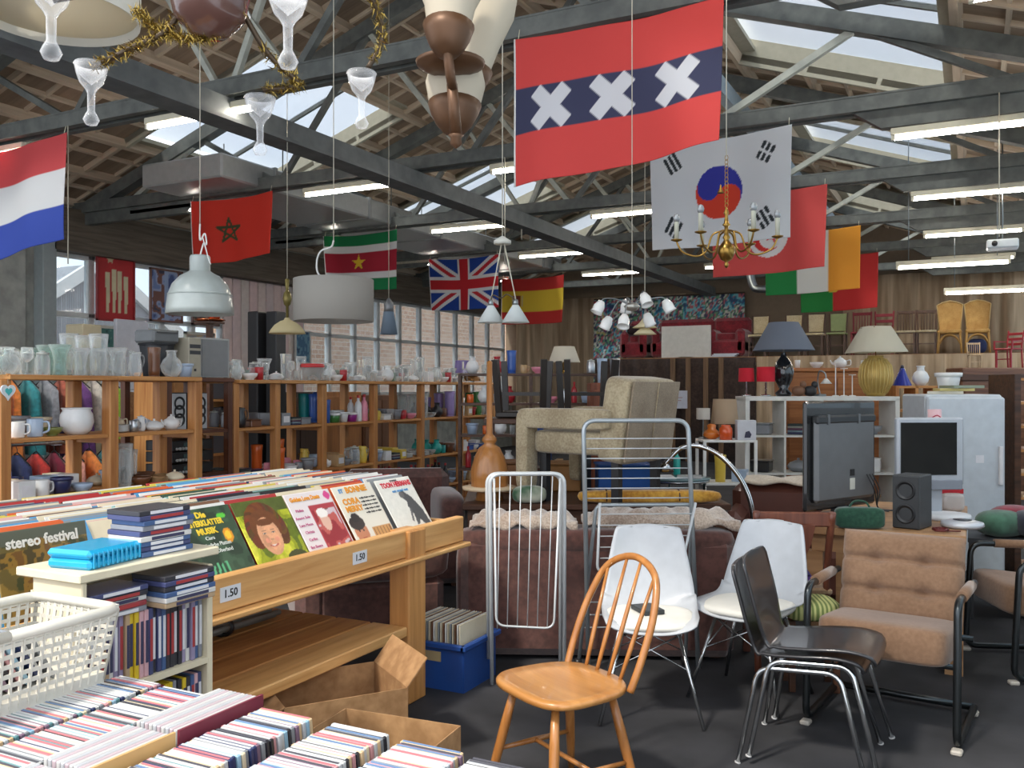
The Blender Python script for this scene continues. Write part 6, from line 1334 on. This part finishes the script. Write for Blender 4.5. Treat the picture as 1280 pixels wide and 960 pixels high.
dm = thing('disc_player', 'round silver portable disc player on the desk', 'disc player', C(2.56, 5.14, .759), 0); MB().lathe([(0, 0), (.1, 0), (.115, .012), (.11, .03), (.07, .04), (0, .042)], 32).build('body', M((196, 200, 206), .3, .3), dm); MB().lathe([(0, .0425), (.05, .0425), (.05, .044), (0, .044)], 28).build('lid_window', M((60, 64, 70), .2), dm)
cb = thing('cable_coil', 'dark red cable coiled on the desk before the loudspeaker', 'cable', C(2.36, 4.98, .759)); MB().tube([((.035+.008*math.sin(5*a))*math.cos(a), (.045)*math.sin(a), .006+.003*(a/6)) for a in [q*.4 for q in range(60)]], .004, 6).build('coil', M((96, 30, 30), .5), cb); MB().tube([(.03, 0, .006), (.1, .02, .006)], .004, 6).build('plug_lead', M((96, 30, 30), .5), cb)
gr_ = thing('gift_wrap', 'upright roll of pink patterned paper leaning on the refrigerator', 'paper roll', C(3.0, 6.35, 0), 0); MB().tube([(0, 0, 0), (-.03, .02, 1.4)], .045, 16).build('roll', M((216, 178, 184), .6), gr_)
for k in range(9): MB().tube(arc([(-.05*math.cos(.4), -.046, .7+.08*k), (-.01, -.049, .72+.08*k), (.02, -.046, .69+.08*k), (-.02, -.046, .67+.08*k)], 3), .004, 5).build('printed_swirl', M((176, 40, 70), .6), gr_)
pb = thing('treat_bag', 'clear bag with a red top strip beside the monitor foot', 'bag', C(2.82, 5.8, .759), face(.1, 1)); MB().pad((0, 0, .06), (.15, .08, .12), .5).build('bag', M((206, 196, 190), .3, coat=.4), pb); MB().box((0, 0, .13), (.14, .02, .03)).build('header_strip', M((196, 30, 44), .5), pb)
fg = thing('refrigerator', 'white upright refrigerator beyond the desk', 'refrigerator', C(3.55, 7.3), face(.1, 1)); FW = M((198, 206, 212), .35)
MB().box((0, .03, .77), (.58, .54, 1.46), b=.015).build('cabinet', FW, fg); fd = MB().box((0, -.27, .8), (.58, .05, 1.36), b=.015).build('door', FW, fg); MB().box((.25, -.31, .95), (.03, .03, .3), b=.006).build('handle', M((226, 226, 226), .4), fd); MB().box((.1, -.297, 1.0), (.06, .003, .06)).build('sticker', M((226, 226, 230), .6), fd)
for x in (-.25, .25):
    for y in (-.2, .25): MB().box((x, y, .02), (.04, .04, .04)).build('foot', BLACK, fg)
# papers and oddments on the fridge
for k, (nm, rgb) in enumerate((('pale', (220, 214, 196)), ('yellow', (206, 190, 120)), ('green-grey', (140, 150, 130)))):
    tag(MB().box((0, 0, .012), (.26, .2, .022), b=.002).build('book', M(rgb, .6), None, C(3.5+.05*k, 7.3-.03*k, 1.501+.0235*k), .3*k), nm+' book in the little pile on the refrigerator', 'book')
put('planter', 'white', C(3.62, 7.5, 1.501), 0, 'tall and plain, on the refrigerator', 1.4)
# clothes heap and shelf at the right
hp_ = thing('clothes_heap', 'heap of blue and red clothes on a dark trolley beyond the desk', 'clothes', C(3.55, 6.15, .56)); 
for k, (rgb, x, y, z) in enumerate((((60, 90, 170), .1, 0, .1), ((150, 40, 60), -.12, .05, .09), ((40, 44, 60), .0, -.1, .08), ((190, 200, 220), .2, .1, .12), ((70, 110, 90), -.2, -.1, .07))): MB().pad((x, y, z), (.34, .28, .18), .8, RZ(k), 16, 10).build('garment', fabric('heap_%d' % k, tuple(int(c*.7) for c in rgb), rgb, 12), hp_)
tl = thing('trolley', 'dark low trolley under the heap of clothes', 'trolley', C(3.55, 6.15), 0); MB().box((0, 0, .53), (.8, .6, .03)).box((0, 0, .2), (.8, .6, .03)).build('tray', DG, tl)
for sx in (-.38, .38):
    for sy in (-.28, .28): MB().box((sx, sy, .26), (.03, .03, .52)).build('post', DG, tl)
rs = thing('wooden_rack', 'tall wooden rack with many boards at the right of the refrigerator', 'shelf', C(4.28, 7.4), face(0, 1))
for x in (-.25, .32): MB().box((x, 0, .83), (.05, .4, 1.66)).build('side_panel', PINEZ if x > 0 else DWOOD, rs)
for k in range(9): MB().box((.035, 0, .1+.19*k), (.52, .4, .02)).build('shelf_board', PINE, rs)
# ============================================================ white cube shelf with lamps
ks = thing('cube_shelf', 'white cube shelving unit topped with table lamps', 'shelf', C(2.94, 8.75), face(.0, 1)); KW = M((222, 222, 216), .45)
for k in range(5): MB().box((-.71+.355*k, 0, .735), (.04 if k in (0, 4) else .018, .39, 1.43)).build('upright', KW, ks)
for k in range(5): MB().box((0, 0, .02+.3575*k), (1.46 if k in (0, 4) else 1.38, .39, .04 if k in (0, 4) else .018)).build('shelf_board', KW, ks)
KX = lambda i: 2.94-.5325+.355*i
for i, z, k, c, s in ((0, 2, 'storage_bin', 'black', .9), (1, 2, 'covered_dish', 'grey', 1.0), (1, 1, 'bowl', 'silver', 1.2), (1, 3, 'folded_cloths', 'multicoloured', .9), (0, 3, 'storage_bin', 'grey', .9)):
    put(k, c, C(KX(i), 8.72, .02+.3575*z+.0125), 0, 'in a compartment of the white cube shelf', s)
for i in (2, 3):
    for z in (1, 2, 3): put(('planter', 'carton', 'bowl')[z-1], ('grey', 'tan', 'white')[(i+z) % 3], C(KX(i), 8.72, .02+.3575*z+.0125), 0, 'in a compartment of the white cube shelf', 1.1)
mu = thing('mushroom_lamp', 'yellow mushroom-shaped lamp in the white cube shelf', 'lamp', C(KX(0)+.08, 8.6, .4), 0); mu.location.z = .02+.3575+.0125
mu.location = C(2.94-.5325-.0, 8.62, .02+.3575+.0125+.0); MB().lathe([(0, 0), (.05, 0), (.06, .05), (.045, .1), (0, .1)], 22).build('base', M((206, 180, 60), .4), mu); MB().lathe([(.085, .1), (.08, .12), (.05, .17), (.025, .19), (0, .19)], 24).build('cap', M((222, 180, 100), .5), mu)
ZK = 1.471
lamp('table_lamp', 'black glazed lamp with a wide blue-grey pleated shade', C(2.62, 8.72, ZK), [(0, 0), (.07, 0), (.08, .03), (.04, .07), (.085, .16), (.1, .24), (.07, .33), (.03, .38), (.02, .42), (0, .42)], M((30, 32, 36), .15, coat=.7), (.29, .14, .27), shade_fabric((116, 124, 138), .25), .44)
lamp('table_lamp', 'red shaded lamp nearest the black glazed lamp', C(2.42, 8.62, ZK), [(0, 0), (.05, 0), (.05, .012), (.008, .02), (.008, .13), (0, .13)], CHROME, (.085, .085, .14), M((196, 22, 44), .8), .14); lamp('table_lamp', 'red shaded lamp at the corner of the cube shelf', C(2.25, 8.68, ZK), [(0, 0), (.045, 0), (.045, .012), (.008, .02), (.008, .13), (0, .13)], CHROME, (.075, .07, .13), M((190, 20, 42), .8), .14)
gl = thing('gooseneck_lamp', 'silver gooseneck desk lamp with a white glass head', 'lamp', C(2.95, 8.66, ZK)); MB().lathe([(0, 0), (.06, 0), (.055, .02), (0, .025)], 20).build('base', STEEL, gl); MB().tube(arc([(0, 0, .02), (-.02, 0, .15), (.0, -.02, .24), (.05, -.03, .22), (.06, -.03, .17)], 6), .007, 7).build('neck', STEEL, gl); MB().lathe([(.012, .05), (.055, 0), (.05, 0), (0, .04)], 18, (.06, -.03, .12)).build('head', M((222, 222, 216), .3), gl)
for k, (nm, r_, c) in enumerate((('brown', 2.72, (120, 84, 60)), ('black', 2.83, (40, 40, 42)))):
    o = thing('small_sculpture', nm+' knobbly sculpture beside the black glazed lamp', 'sculpture', C(r_, 8.58, ZK)); MB().pad((0, 0, .05), (.12, .09, .1), .8).build('body', M(c, .5), o); MB().pad((.04, 0, .11), (.06, .05, .07), .9).build('head', M(c, .5), o)
for k, (r_, h_) in enumerate(((3.1, .32), (3.18, .26), (3.26, .2))):
    o = thing('candle_stand', ('tallest', 'middle', 'shortest')[k]+' slim white candle stand on the cube shelf', 'candle stand', C(r_, 8.66, ZK)); MB().lathe([(0, 0), (.035, 0), (.03, .008), (.005, .012), (.005, h_), (0, h_)], 14).build('stem', WHITE, o); MB().lathe([(0, h_), (.035, h_+.002), (.035, h_+.008), (0, h_+.008)], 14).build('cup', WHITE, o)
ob_ = thing('sideboard', 'orange-brown sideboard behind the white cube shelf', 'sideboard', C(3.35, 9.6), face(0, 1)); ow = wood('orange_brown', (150, 92, 50), (184, 122, 72), .45); MB().box((0, 0, .86), (1.0, .45, 1.72), b=.01).build('carcass', ow, ob_); MB().box((0, 0, 1.74), (1.08, .5, .04), b=.006).build('top', ow, ob_)
for s_ in (-1, 1): MB().box((s_*.25, -.235, 1.2), (.46, .02, .9), b=.005).build('door', ow, ob_)
for k, (kk, cc, x) in enumerate((('tumbler', 'white', -.35), ('bowl', 'white', -.15), ('teapot', 'white', .1), ('mug', 'white', .35))): put(kk, cc, C(3.35+x, 9.5, 1.761), 0, 'on the orange-brown sideboard', .8)
ga = thing('ribbed_lamp', 'golden ribbed ginger-jar lamp with a wide cream shade', 'lamp', C(3.5, 8.7, ZK)); gp = [(0, 0), (.08, 0), (.1, .03), (.145, .12), (.155, .2), (.14, .29), (.09, .36), (.07, .375), (.075, .39), (0, .39)]
GOLD = M((186, 156, 84), .4, .3); MB().lathe(gp, 36).build('jar_base', GOLD, ga)
for k in range(26):
    a = 2*PI*k/26; MB().tube([((r+.002)*math.cos(a), (r+.002)*math.sin(a), z) for r, z in gp[2:7]], .006, 5).build('rib', M((206, 180, 110), .4, .3), ga)
MB().lathe([(.27, .42), (.13, .67), (.126, .67), (.266, .42), (.27, .42)], 4, (0, 0, 0), RZ(PI/4+face(0, 1)) @ Matrix.Diagonal((1.15, 1.15, 1, 1))).build('shade', shade_fabric((226, 222, 204), .4), ga); MB().tube([(0, 0, .385), (0, 0, .68)], .006, 6).build('stem', BRASS, ga); MB().tube([(-.17, 0, .66), (.17, 0, .66)], .003, 5).tube([(0, -.17, .66), (0, .17, .66)], .003, 5).build('shade_frame', BRASS, ga)
pg = thing('pigeonhole_cabinet', 'small open wooden pigeonhole cabinet beside the cube shelf', 'cabinet', C(3.93, 8.9), face(0, 1))
for x in (-.19, 0, .19): MB().box((x, 0, .785), (.03, .26, 1.57)).build('upright', PINEZ, pg)
for z in (.1, .5, .9, 1.1, 1.33, 1.56): MB().box((0, 0, z), (.4, .26, .025)).build('shelf_board', PINE, pg)
bl = thing('oil_lamp', 'cobalt blue glass cone shade on the pigeonhole cabinet', 'lamp', C(3.82, 8.85, 1.5735)); MB().lathe([(.09, 0), (.03, .14), (.02, .17), (.016, .17), (.026, .138), (.086, 0)], 24).build('shade', M((34, 50, 150), .2, coat=.6), bl); MB().lathe([(0, .165), (.02, .17), (.012, .2), (0, .2)], 12).build('cap', M((40, 40, 60), .3), bl)
put('round_vase', 'white', C(4.0, 8.85, 1.5735), 0, 'with lid, on the pigeonhole cabinet', 1.0)
# wooden dining chair, green chair and cushions behind the armchair
def dining(label, loc, rz, wm, style='splat', seat=None, grp='assorted dining chairs'):
    c = thing('dining_chair', label, 'chair', loc, rz, grp)
    MB().box((0, 0, .44), (.43, .42, .04), b=.012).build('seat', seat or wm, c)
    for sx in (-1, 1):
        MB().bar((sx*.185, .18, 0), (sx*.185, .18, .42), .04).build('leg', wm, c); MB().tube(arc([(sx*.185, -.22, 0), (sx*.185, -.19, .42), (sx*.19, -.21, .65), (sx*.2, -.26, .88)], 4), .02, 6).build('back_post', wm, c)
    if style == 'ladder':
        for z in (.56, .68, .8): MB().box((0, -.2-(z-.42)*.12, z), (.36, .018, .06), b=.004).build('back_slat', wm, c)
    elif style == 'splat': MB().box((0, -.25, .84), (.4, .022, .08), b=.008).build('top_rail', wm, c); MB().prism([(-.05, .45), (.05, .45), (.03, .6), (.08, .72), (.1, .82), (-.1, .82), (-.08, .72), (-.03, .6)], -.006, .006, Matrix.Translation((0, -.225, 0)) @ RX(PI/2+.1)).build('back_splat', wm, c)
    elif style == 'panel': MB().box((0, -.235, .68), (.38, .03, .36), RX(.12), b=.01).build('back_panel', seat or wm, c)
    elif style == 'spindle':
        MB().box((0, -.25, .84), (.42, .03, .06), b=.008).build('top_rail', wm, c)
        for k in range(5): MB().tube([(-.12+.06*k, -.195, .45), (-.12+.06*k, -.245, .82)], .009, 6).build('spindle', wm, c)
    MB().bar((-.185, .18, .2), (.185, .18, .2), .022).build('stretcher', wm, c); return c
MAH = wood('red_mahogany', (88, 46, 34), (124, 72, 52), .35, 2)
dining('carved mahogany dining chair behind the second white shell chair', C(1.55, 5.14), face(.1, 1), MAH, 'splat', fabric('tan_seat', (150, 120, 90), (180, 150, 116), 40))
pu = thing('folded_textile', 'purple folded textile on the mahogany chair', 'textile', C(1.55, 5.16, .461), face(.2, 1)); MB().box((0, 0, .02), (.3, .26, .04), b=.012).build('lower_fold', M((96, 70, 140), .9), pu); MB().box((0, .01, .05), (.27, .24, .02), b=.008).build('upper_fold', M((70, 60, 110), .9), pu)
sp_ = thing('striped_stool', 'low stool with a yellow and green striped seat between the chairs', 'stool', C(1.55, 4.7), face(.1, 1)); p = Pic(60, 20, (196, 196, 130))
for k in range(14): p.rect(k/14, 0, k/14+.035, 1, (110, 126, 70))
def stp(u, v): # rounded flat pad, stripes run front to back
    x = (u-.5)*.32; e = max(0, 1-abs(2*u-1)**6); a = 2*PI*v; return (x, .15*e*math.copysign(abs(math.cos(a))**.5, math.cos(a)), .41+.05*e*math.copysign(abs(math.sin(a))**.5, math.sin(a)))
printed('striped_seat', p, stp, .0, sp_, rough=.95)
for sx in (-.11, .11):
    for sy in (-.09, .09): MB().box((sx, sy, .18), (.03, .03, .36)).build('leg', DWOOD, sp_)
gc = thing('canvas_bag', 'dark green canvas bag standing on the desk edge', 'bag', C(1.96, 5.1, .759), face(.1, 1)); GCV = fabric('green_canvas', (24, 62, 46), (40, 84, 62), 60)
MB().pad((0, 0, .06), (.27, .09, .12), .4).build('bag_body', GCV, gc); MB().tube(arc([(-.06, 0, .11), (-.03, 0, .15), (.03, 0, .15), (.06, 0, .11)], 5), .006, 6).build('handle', GCV, gc)
# ============================================================ platform along the back wall
PZ = 2.2; PY0, PY1 = 18.8, 21.4; PX0 = yx(745, 18.8)
pl = struct(MB().box(((PX0+XR)/2, (PY0+PY1)/2, PZ-.06), (XR-PX0, PY1-PY0, .12)).build('platform', OAK))
BRC = fabric('dark_brown_cloth', (48, 36, 32), (70, 54, 48), 20, .95, .3, .2)
xa, xb = yx(815, PY0), yx(945, PY0)
dp = thing('dark_screen', 'dark brown cloth screen with wooden posts below the red sofas', 'screen', ((PX0+xb)/2, PY0-.05, 0))
MB().sheet(lambda u, v: ((u-.5)*(xb-PX0), .03*math.sin(u*60), v*(PZ-.02)), 80, 2, .01).build('cloth', BRC, dp)
for px in (843, 862, 884, 903): MB().box((yx(px, PY0)-dp.location.x, -.06, (PZ-.02)/2), (.1, .05, PZ-.02)).build('post', wood('screen_post', (96, 72, 50), (130, 100, 72), .6, 2), dp)
tag(drape(xb+.02, XR-.1, PY0-.05, .02, PZ-.01, 6, CURT, 'drape', .05, 22), 'brown gathered drape hung below the row of chairs on the platform', 'curtain')
pn = thing('paper_notice', 'white paper notice pinned to the dark cloth screen', 'notice', W(843, 510, AY(843, PY0-.16)), 0); MB().box((0, 0, .18), (.56, .012, .38)).build('sheet', M((196, 200, 214), .7), pn)
MB().box((0, -.007, .22), (.36, .002, .02)).box((0, -.007, .16), (.3, .002, .02)).build('printed_line', M((176, 150, 160), .7), pn)
# mural
p = Pic(120, 60, (60, 120, 150), 2.4); p.blobs([(30, 70, 110), (40, 130, 160), (120, 190, 200), (180, 90, 100), (60, 60, 90), (90, 150, 110), (200, 200, 190), (30, 50, 80)], 14, 33)
rr = random.Random(8)
for k in range(60):
    x, y = rr.random(), rr.random(); a = rr.random()*6; p.line(x, y, x+.06*math.cos(a), y+.12*math.sin(a), .02, rr.choice([(30, 40, 60), (190, 80, 70), (40, 150, 170), (200, 190, 120), (120, 60, 120), (210, 220, 220)]))
m0, m1 = yx(741, 21.2), yx(930, 21.2); mp_ = thing('mural', 'colourful blue and red abstract mural on the back wall', 'mural', ((m0+m1)/2, 21.25, 1.6)); flatpic('painting', p, m1-m0, zt(830, 371, 21.2)-1.6, .03, parent=mp_); MB().box((0, .04, 1.1), (m1-m0, .03, 2.2)).build('backing_board', M((70, 60, 50), .8), mp_)
# red sofas
RED = fabric('red_velour', (104, 18, 30), (142, 30, 44), 30, .9, .3, .6)
def red_sofa(label, px, w, rz=0.0):
    s = thing('red_sofa', label, 'sofa', (yx(px, 19.4), 19.45, PZ), rz, 'red sofas'); MB().box((0, 0, .2), (w, .8, .34), b=.05).build('base', RED, s); MB().box((0, .33, .6), (w, .22, .56), b=.07).build('backrest', RED, s)
    for q in (-1, 1): MB().box((q*(w/2-.1), 0, .34), (.2, .8, .52), b=.06).build('armrest', RED, s)
    MB().pad((0, -.04, .44), (w-.4, .6, .16), .3).build('seat_cushion', RED, s)
    for q in (-1, 1): MB().box((q*(w/2-.1), -.3, .02), (.06, .06, .04)).build('foot', DWOOD, s)
red_sofa('red armchair with a dark cushion at the mural edge', 797, .62); red_sofa('long red sofa half hidden by the white panel', 853, 1.25); red_sofa('red armchair beside the white papers on the platform', 911, .82)
tag(MB().pad((0, 0, .1), (.4, .34, .2), .5).build('cushion', M((40, 26, 30), .9), None, (yx(797, 19.2), 19.15, PZ+.53)), 'dark cushion on the red armchair at the mural edge', 'cushion')
wp = thing('display_board', 'blank white board standing on the platform before the long red sofa', 'board', (yx(858, 18.95), 18.92, PZ)); MB().box((0, 0, .34), (1.08, .04, .68), b=.005).build('board', M((206, 206, 202), .6), wp); MB().box((0, .1, .01), (.3, .24, .02)).build('foot', M((180, 180, 176), .6), wp)
for k in range(3): tag(MB().box((0, 0, .012), (.5, .2, .022), b=.003).build('paper_stack', M((206, 212, 222), .6), None, (yx(905, 18.95)+.03*k, 18.9, PZ+.024*k), .05*k), ('bottom', 'middle', 'top')[k]+' stack of white papers on the platform edge', 'papers')
# row of chairs on the platform
def plat(px): return (yx(px, 19.15), 19.2, PZ)
GRN = M((150, 160, 110), .9); REDW = M((130, 30, 40), .5); CRM = fabric('cream_seat', (190, 170, 130), (216, 200, 164), 50)
DW = wood('dark_chair', (70, 46, 34), (100, 70, 52), .45, 2)
for px, lb, wm, stl, seat in ((948, 'beige panel-backed chair at the mural end of the chair row', DW, 'panel', CRM), (990, 'beige panel-backed chair second in the platform chair row', DW, 'panel', CRM), (1018, 'beige panel-backed chair beside the green-seated chair', DW, 'panel', CRM),
                            (1046, 'dark chair with a pale green seat in the platform chair row', DW, 'panel', GRN), (1076, 'dark red spindle chair beside the green-seated chair', REDW, 'spindle', REDW), (1104, 'dark red ladder-back chair in the platform chair row', REDW, 'ladder', REDW),
                            (1132, 'brown spindle-backed chair with a cream seat beside the red ladder-back', DW, 'spindle', CRM), (1158, 'brown spindle-backed chair with a cream seat beside the wicker chairs', DW, 'spindle', CRM)):
    dining(lb, plat(px), PI, wm, stl, seat, 'chairs on the platform').scale = (.86, .95, 1)
WIC = fabric('wicker', (170, 124, 60), (206, 164, 96), 120, .7, .8, 0)
def wicker(label, px):
    c = thing('wicker_chair', label, 'chair', plat(px), PI, 'wicker chairs')
    MB().prism([(-.2, .42), (.2, .42), (.25, .95), (.14, 1.0), (0, 1.03), (-.14, 1.0), (-.25, .95)], -.02, .02, Matrix.Translation((0, -.2, 0)) @ RX(PI/2)).build('woven_back', WIC, c); MB().box((0, 0, .42), (.46, .44, .07), b=.02).build('seat', WIC, c)
    for q in (-1, 1):
        for y in (-.19, .19): MB().tube([(q*.2, y, .4), (q*.23, y, 0)], .022, 8).build('leg', WIC, c)
    for y in (-.19, .19): MB().tube(arc([(-.2, y, .2), (-.12, y, .32), (0, y, .36), (.12, y, .32), (.2, y, .2)], 5), .016, 7).build('arched_brace', WIC, c)
    MB().tube([(-.2, -.17, .45), (-.25, -.17, .95), (-.14, -.17, 1.0), (0, -.17, 1.03), (.14, -.17, 1.0), (.25, -.17, .95), (.2, -.17, .45)], .012, 6).build('back_edging', M((206, 176, 120), .6), c)
wicker('tall wicker chair beside the brown spindle-backed chairs', 1187); wicker('tall wicker chair with a dark bundle beneath it', 1222)
for o in col.objects:
    if o.name.startswith('wicker_chair'): o.scale = (.9, .95, 1)
tag(MB().pad((0, 0, .14), (.34, .3, .28), .7).build('bundle', M((40, 50, 90), .9), None, (yx(1221, 19.25), 19.2, PZ)), 'navy cloth bundle under the wicker chair', 'bundle')
# red chair and pale chair on a tall cabinet at the right
tb_ = thing('tall_cabinet', 'tall brown cabinet carrying two small chairs beyond the wooden rack', 'cabinet', C(7.05, 13.0), face(0, 1)); pwm = wood('piano_wood', (96, 62, 44), (128, 86, 62), .35); MB().box((0, .1, .92), (1.3, .5, 1.84), b=.015).build('body', pwm, tb_); MB().box((0, -.16, 1.7), (1.34, .05, .1), b=.01).build('moulding', DWOOD, tb_)
for s_ in (-1, 1): td = MB().box((s_*.32, -.16, .85), (.6, .02, 1.4), b=.005).build('door', pwm, tb_); MB().lathe([(0, 0), (.015, .003), (.015, .02), (0, .024)], 10, (0, 0, 0), Matrix.Translation((s_*.06, -.17, .9)) @ RX(PI/2)).build('knob', BRASS, td)
rk_ = dining('small red wooden armchair on top of the tall brown cabinet', C(7.2, 13.1, 1.841), face(-.9, -.4), M((150, 30, 40), .4), 'ladder', M((150, 30, 40), .4), 'chairs on the tall cabinet')
for q in (-1, 1): MB().bar((q*.23, -.2, .62), (q*.23, .2, .62), .04, .025).bar((q*.23, .19, .42), (q*.23, .19, .62), .03).build('armrest', M((150, 30, 40), .4), rk_)
rk_.scale = (.62, .62, .62)
pc_ = dining('tiny pale slatted chair on top of the tall brown cabinet', C(6.68, 13.05, 1.841), face(-.3, -1), wood('pale_wood', (176, 150, 120), (206, 184, 154), .5, 2), 'spindle', None, 'chairs on the tall cabinet'); pc_.scale = (.42, .42, .42)
# tools and pipes at the far truss
pp = thing('stove_pipe', 'silver bent flue pipe under the far roof', 'pipe', W(945, 360, 15.5)); MB().tube(arc([(-.1, 0, .25), (-.05, 0, .05), (.05, 0, -.02), (.5, .1, -.02), (1.3, .2, .0)], 6), .07, 10).build('pipe', STEEL, pp); MB().tube([(-.1, 0, .25), (-.1, 0, roofz(pp.location.x)-pp.location.z+.055)], .07, 10).build('riser', STEEL, pp)
pj = thing('projector', 'white projector hanging on a rod under the right roof slope', 'projector', W(1253, 306, 10.2)); MB().box((0, 0, 0), (.32, .26, .1), b=.015).build('body', M((190, 200, 206), .4), pj); MB().lathe([(0, 0), (.03, 0), (.03, .04), (0, .04)], 14, (0, 0, 0), Matrix.Translation((-.08, -.13, 0)) @ RX(PI/2)).build('lens', BLACK, pj); MB().tube([(0, 0, .04), (0, 0, roofz(pj.location.x)-pj.location.z)], .01, 6).build('rod', STEEL, pj)
# corrugated pale valley gutter lights on the far right
for k, (px, py, Y) in enumerate(((1240, 360, 15.2), (1190, 326, 12.6))):
    fluo(yx(px, Y), Y, W(px, py, AY(px, Y)).z, 1.3, ('pale strip light hanging low before the wicker chairs', 'pale strip light hung below the chord near the orange striped flag')[k])
    fo = [o for o in col.objects if o.name.startswith('fluorescent_light') and o.parent is None][-1]
    for q in (-.5, .5): MB().tube([(q, 0, .02), (q, 0, roofz(fo.location.x+q)-fo.location.z+.12)], .006, 6).build('hanger_rod', STEEL, fo)
# look-alikes that share a label share a group
seen = {}
for o in list(col.objects):
    if o.parent is None and 'label' in o: seen.setdefault(o['label'], []).append(o)
for lb, os_ in seen.items():
    if len(os_) > 1:
        g = next((o['group'] for o in os_ if 'group' in o), os_[0]['label'])
        for o in os_: o['group'] = g
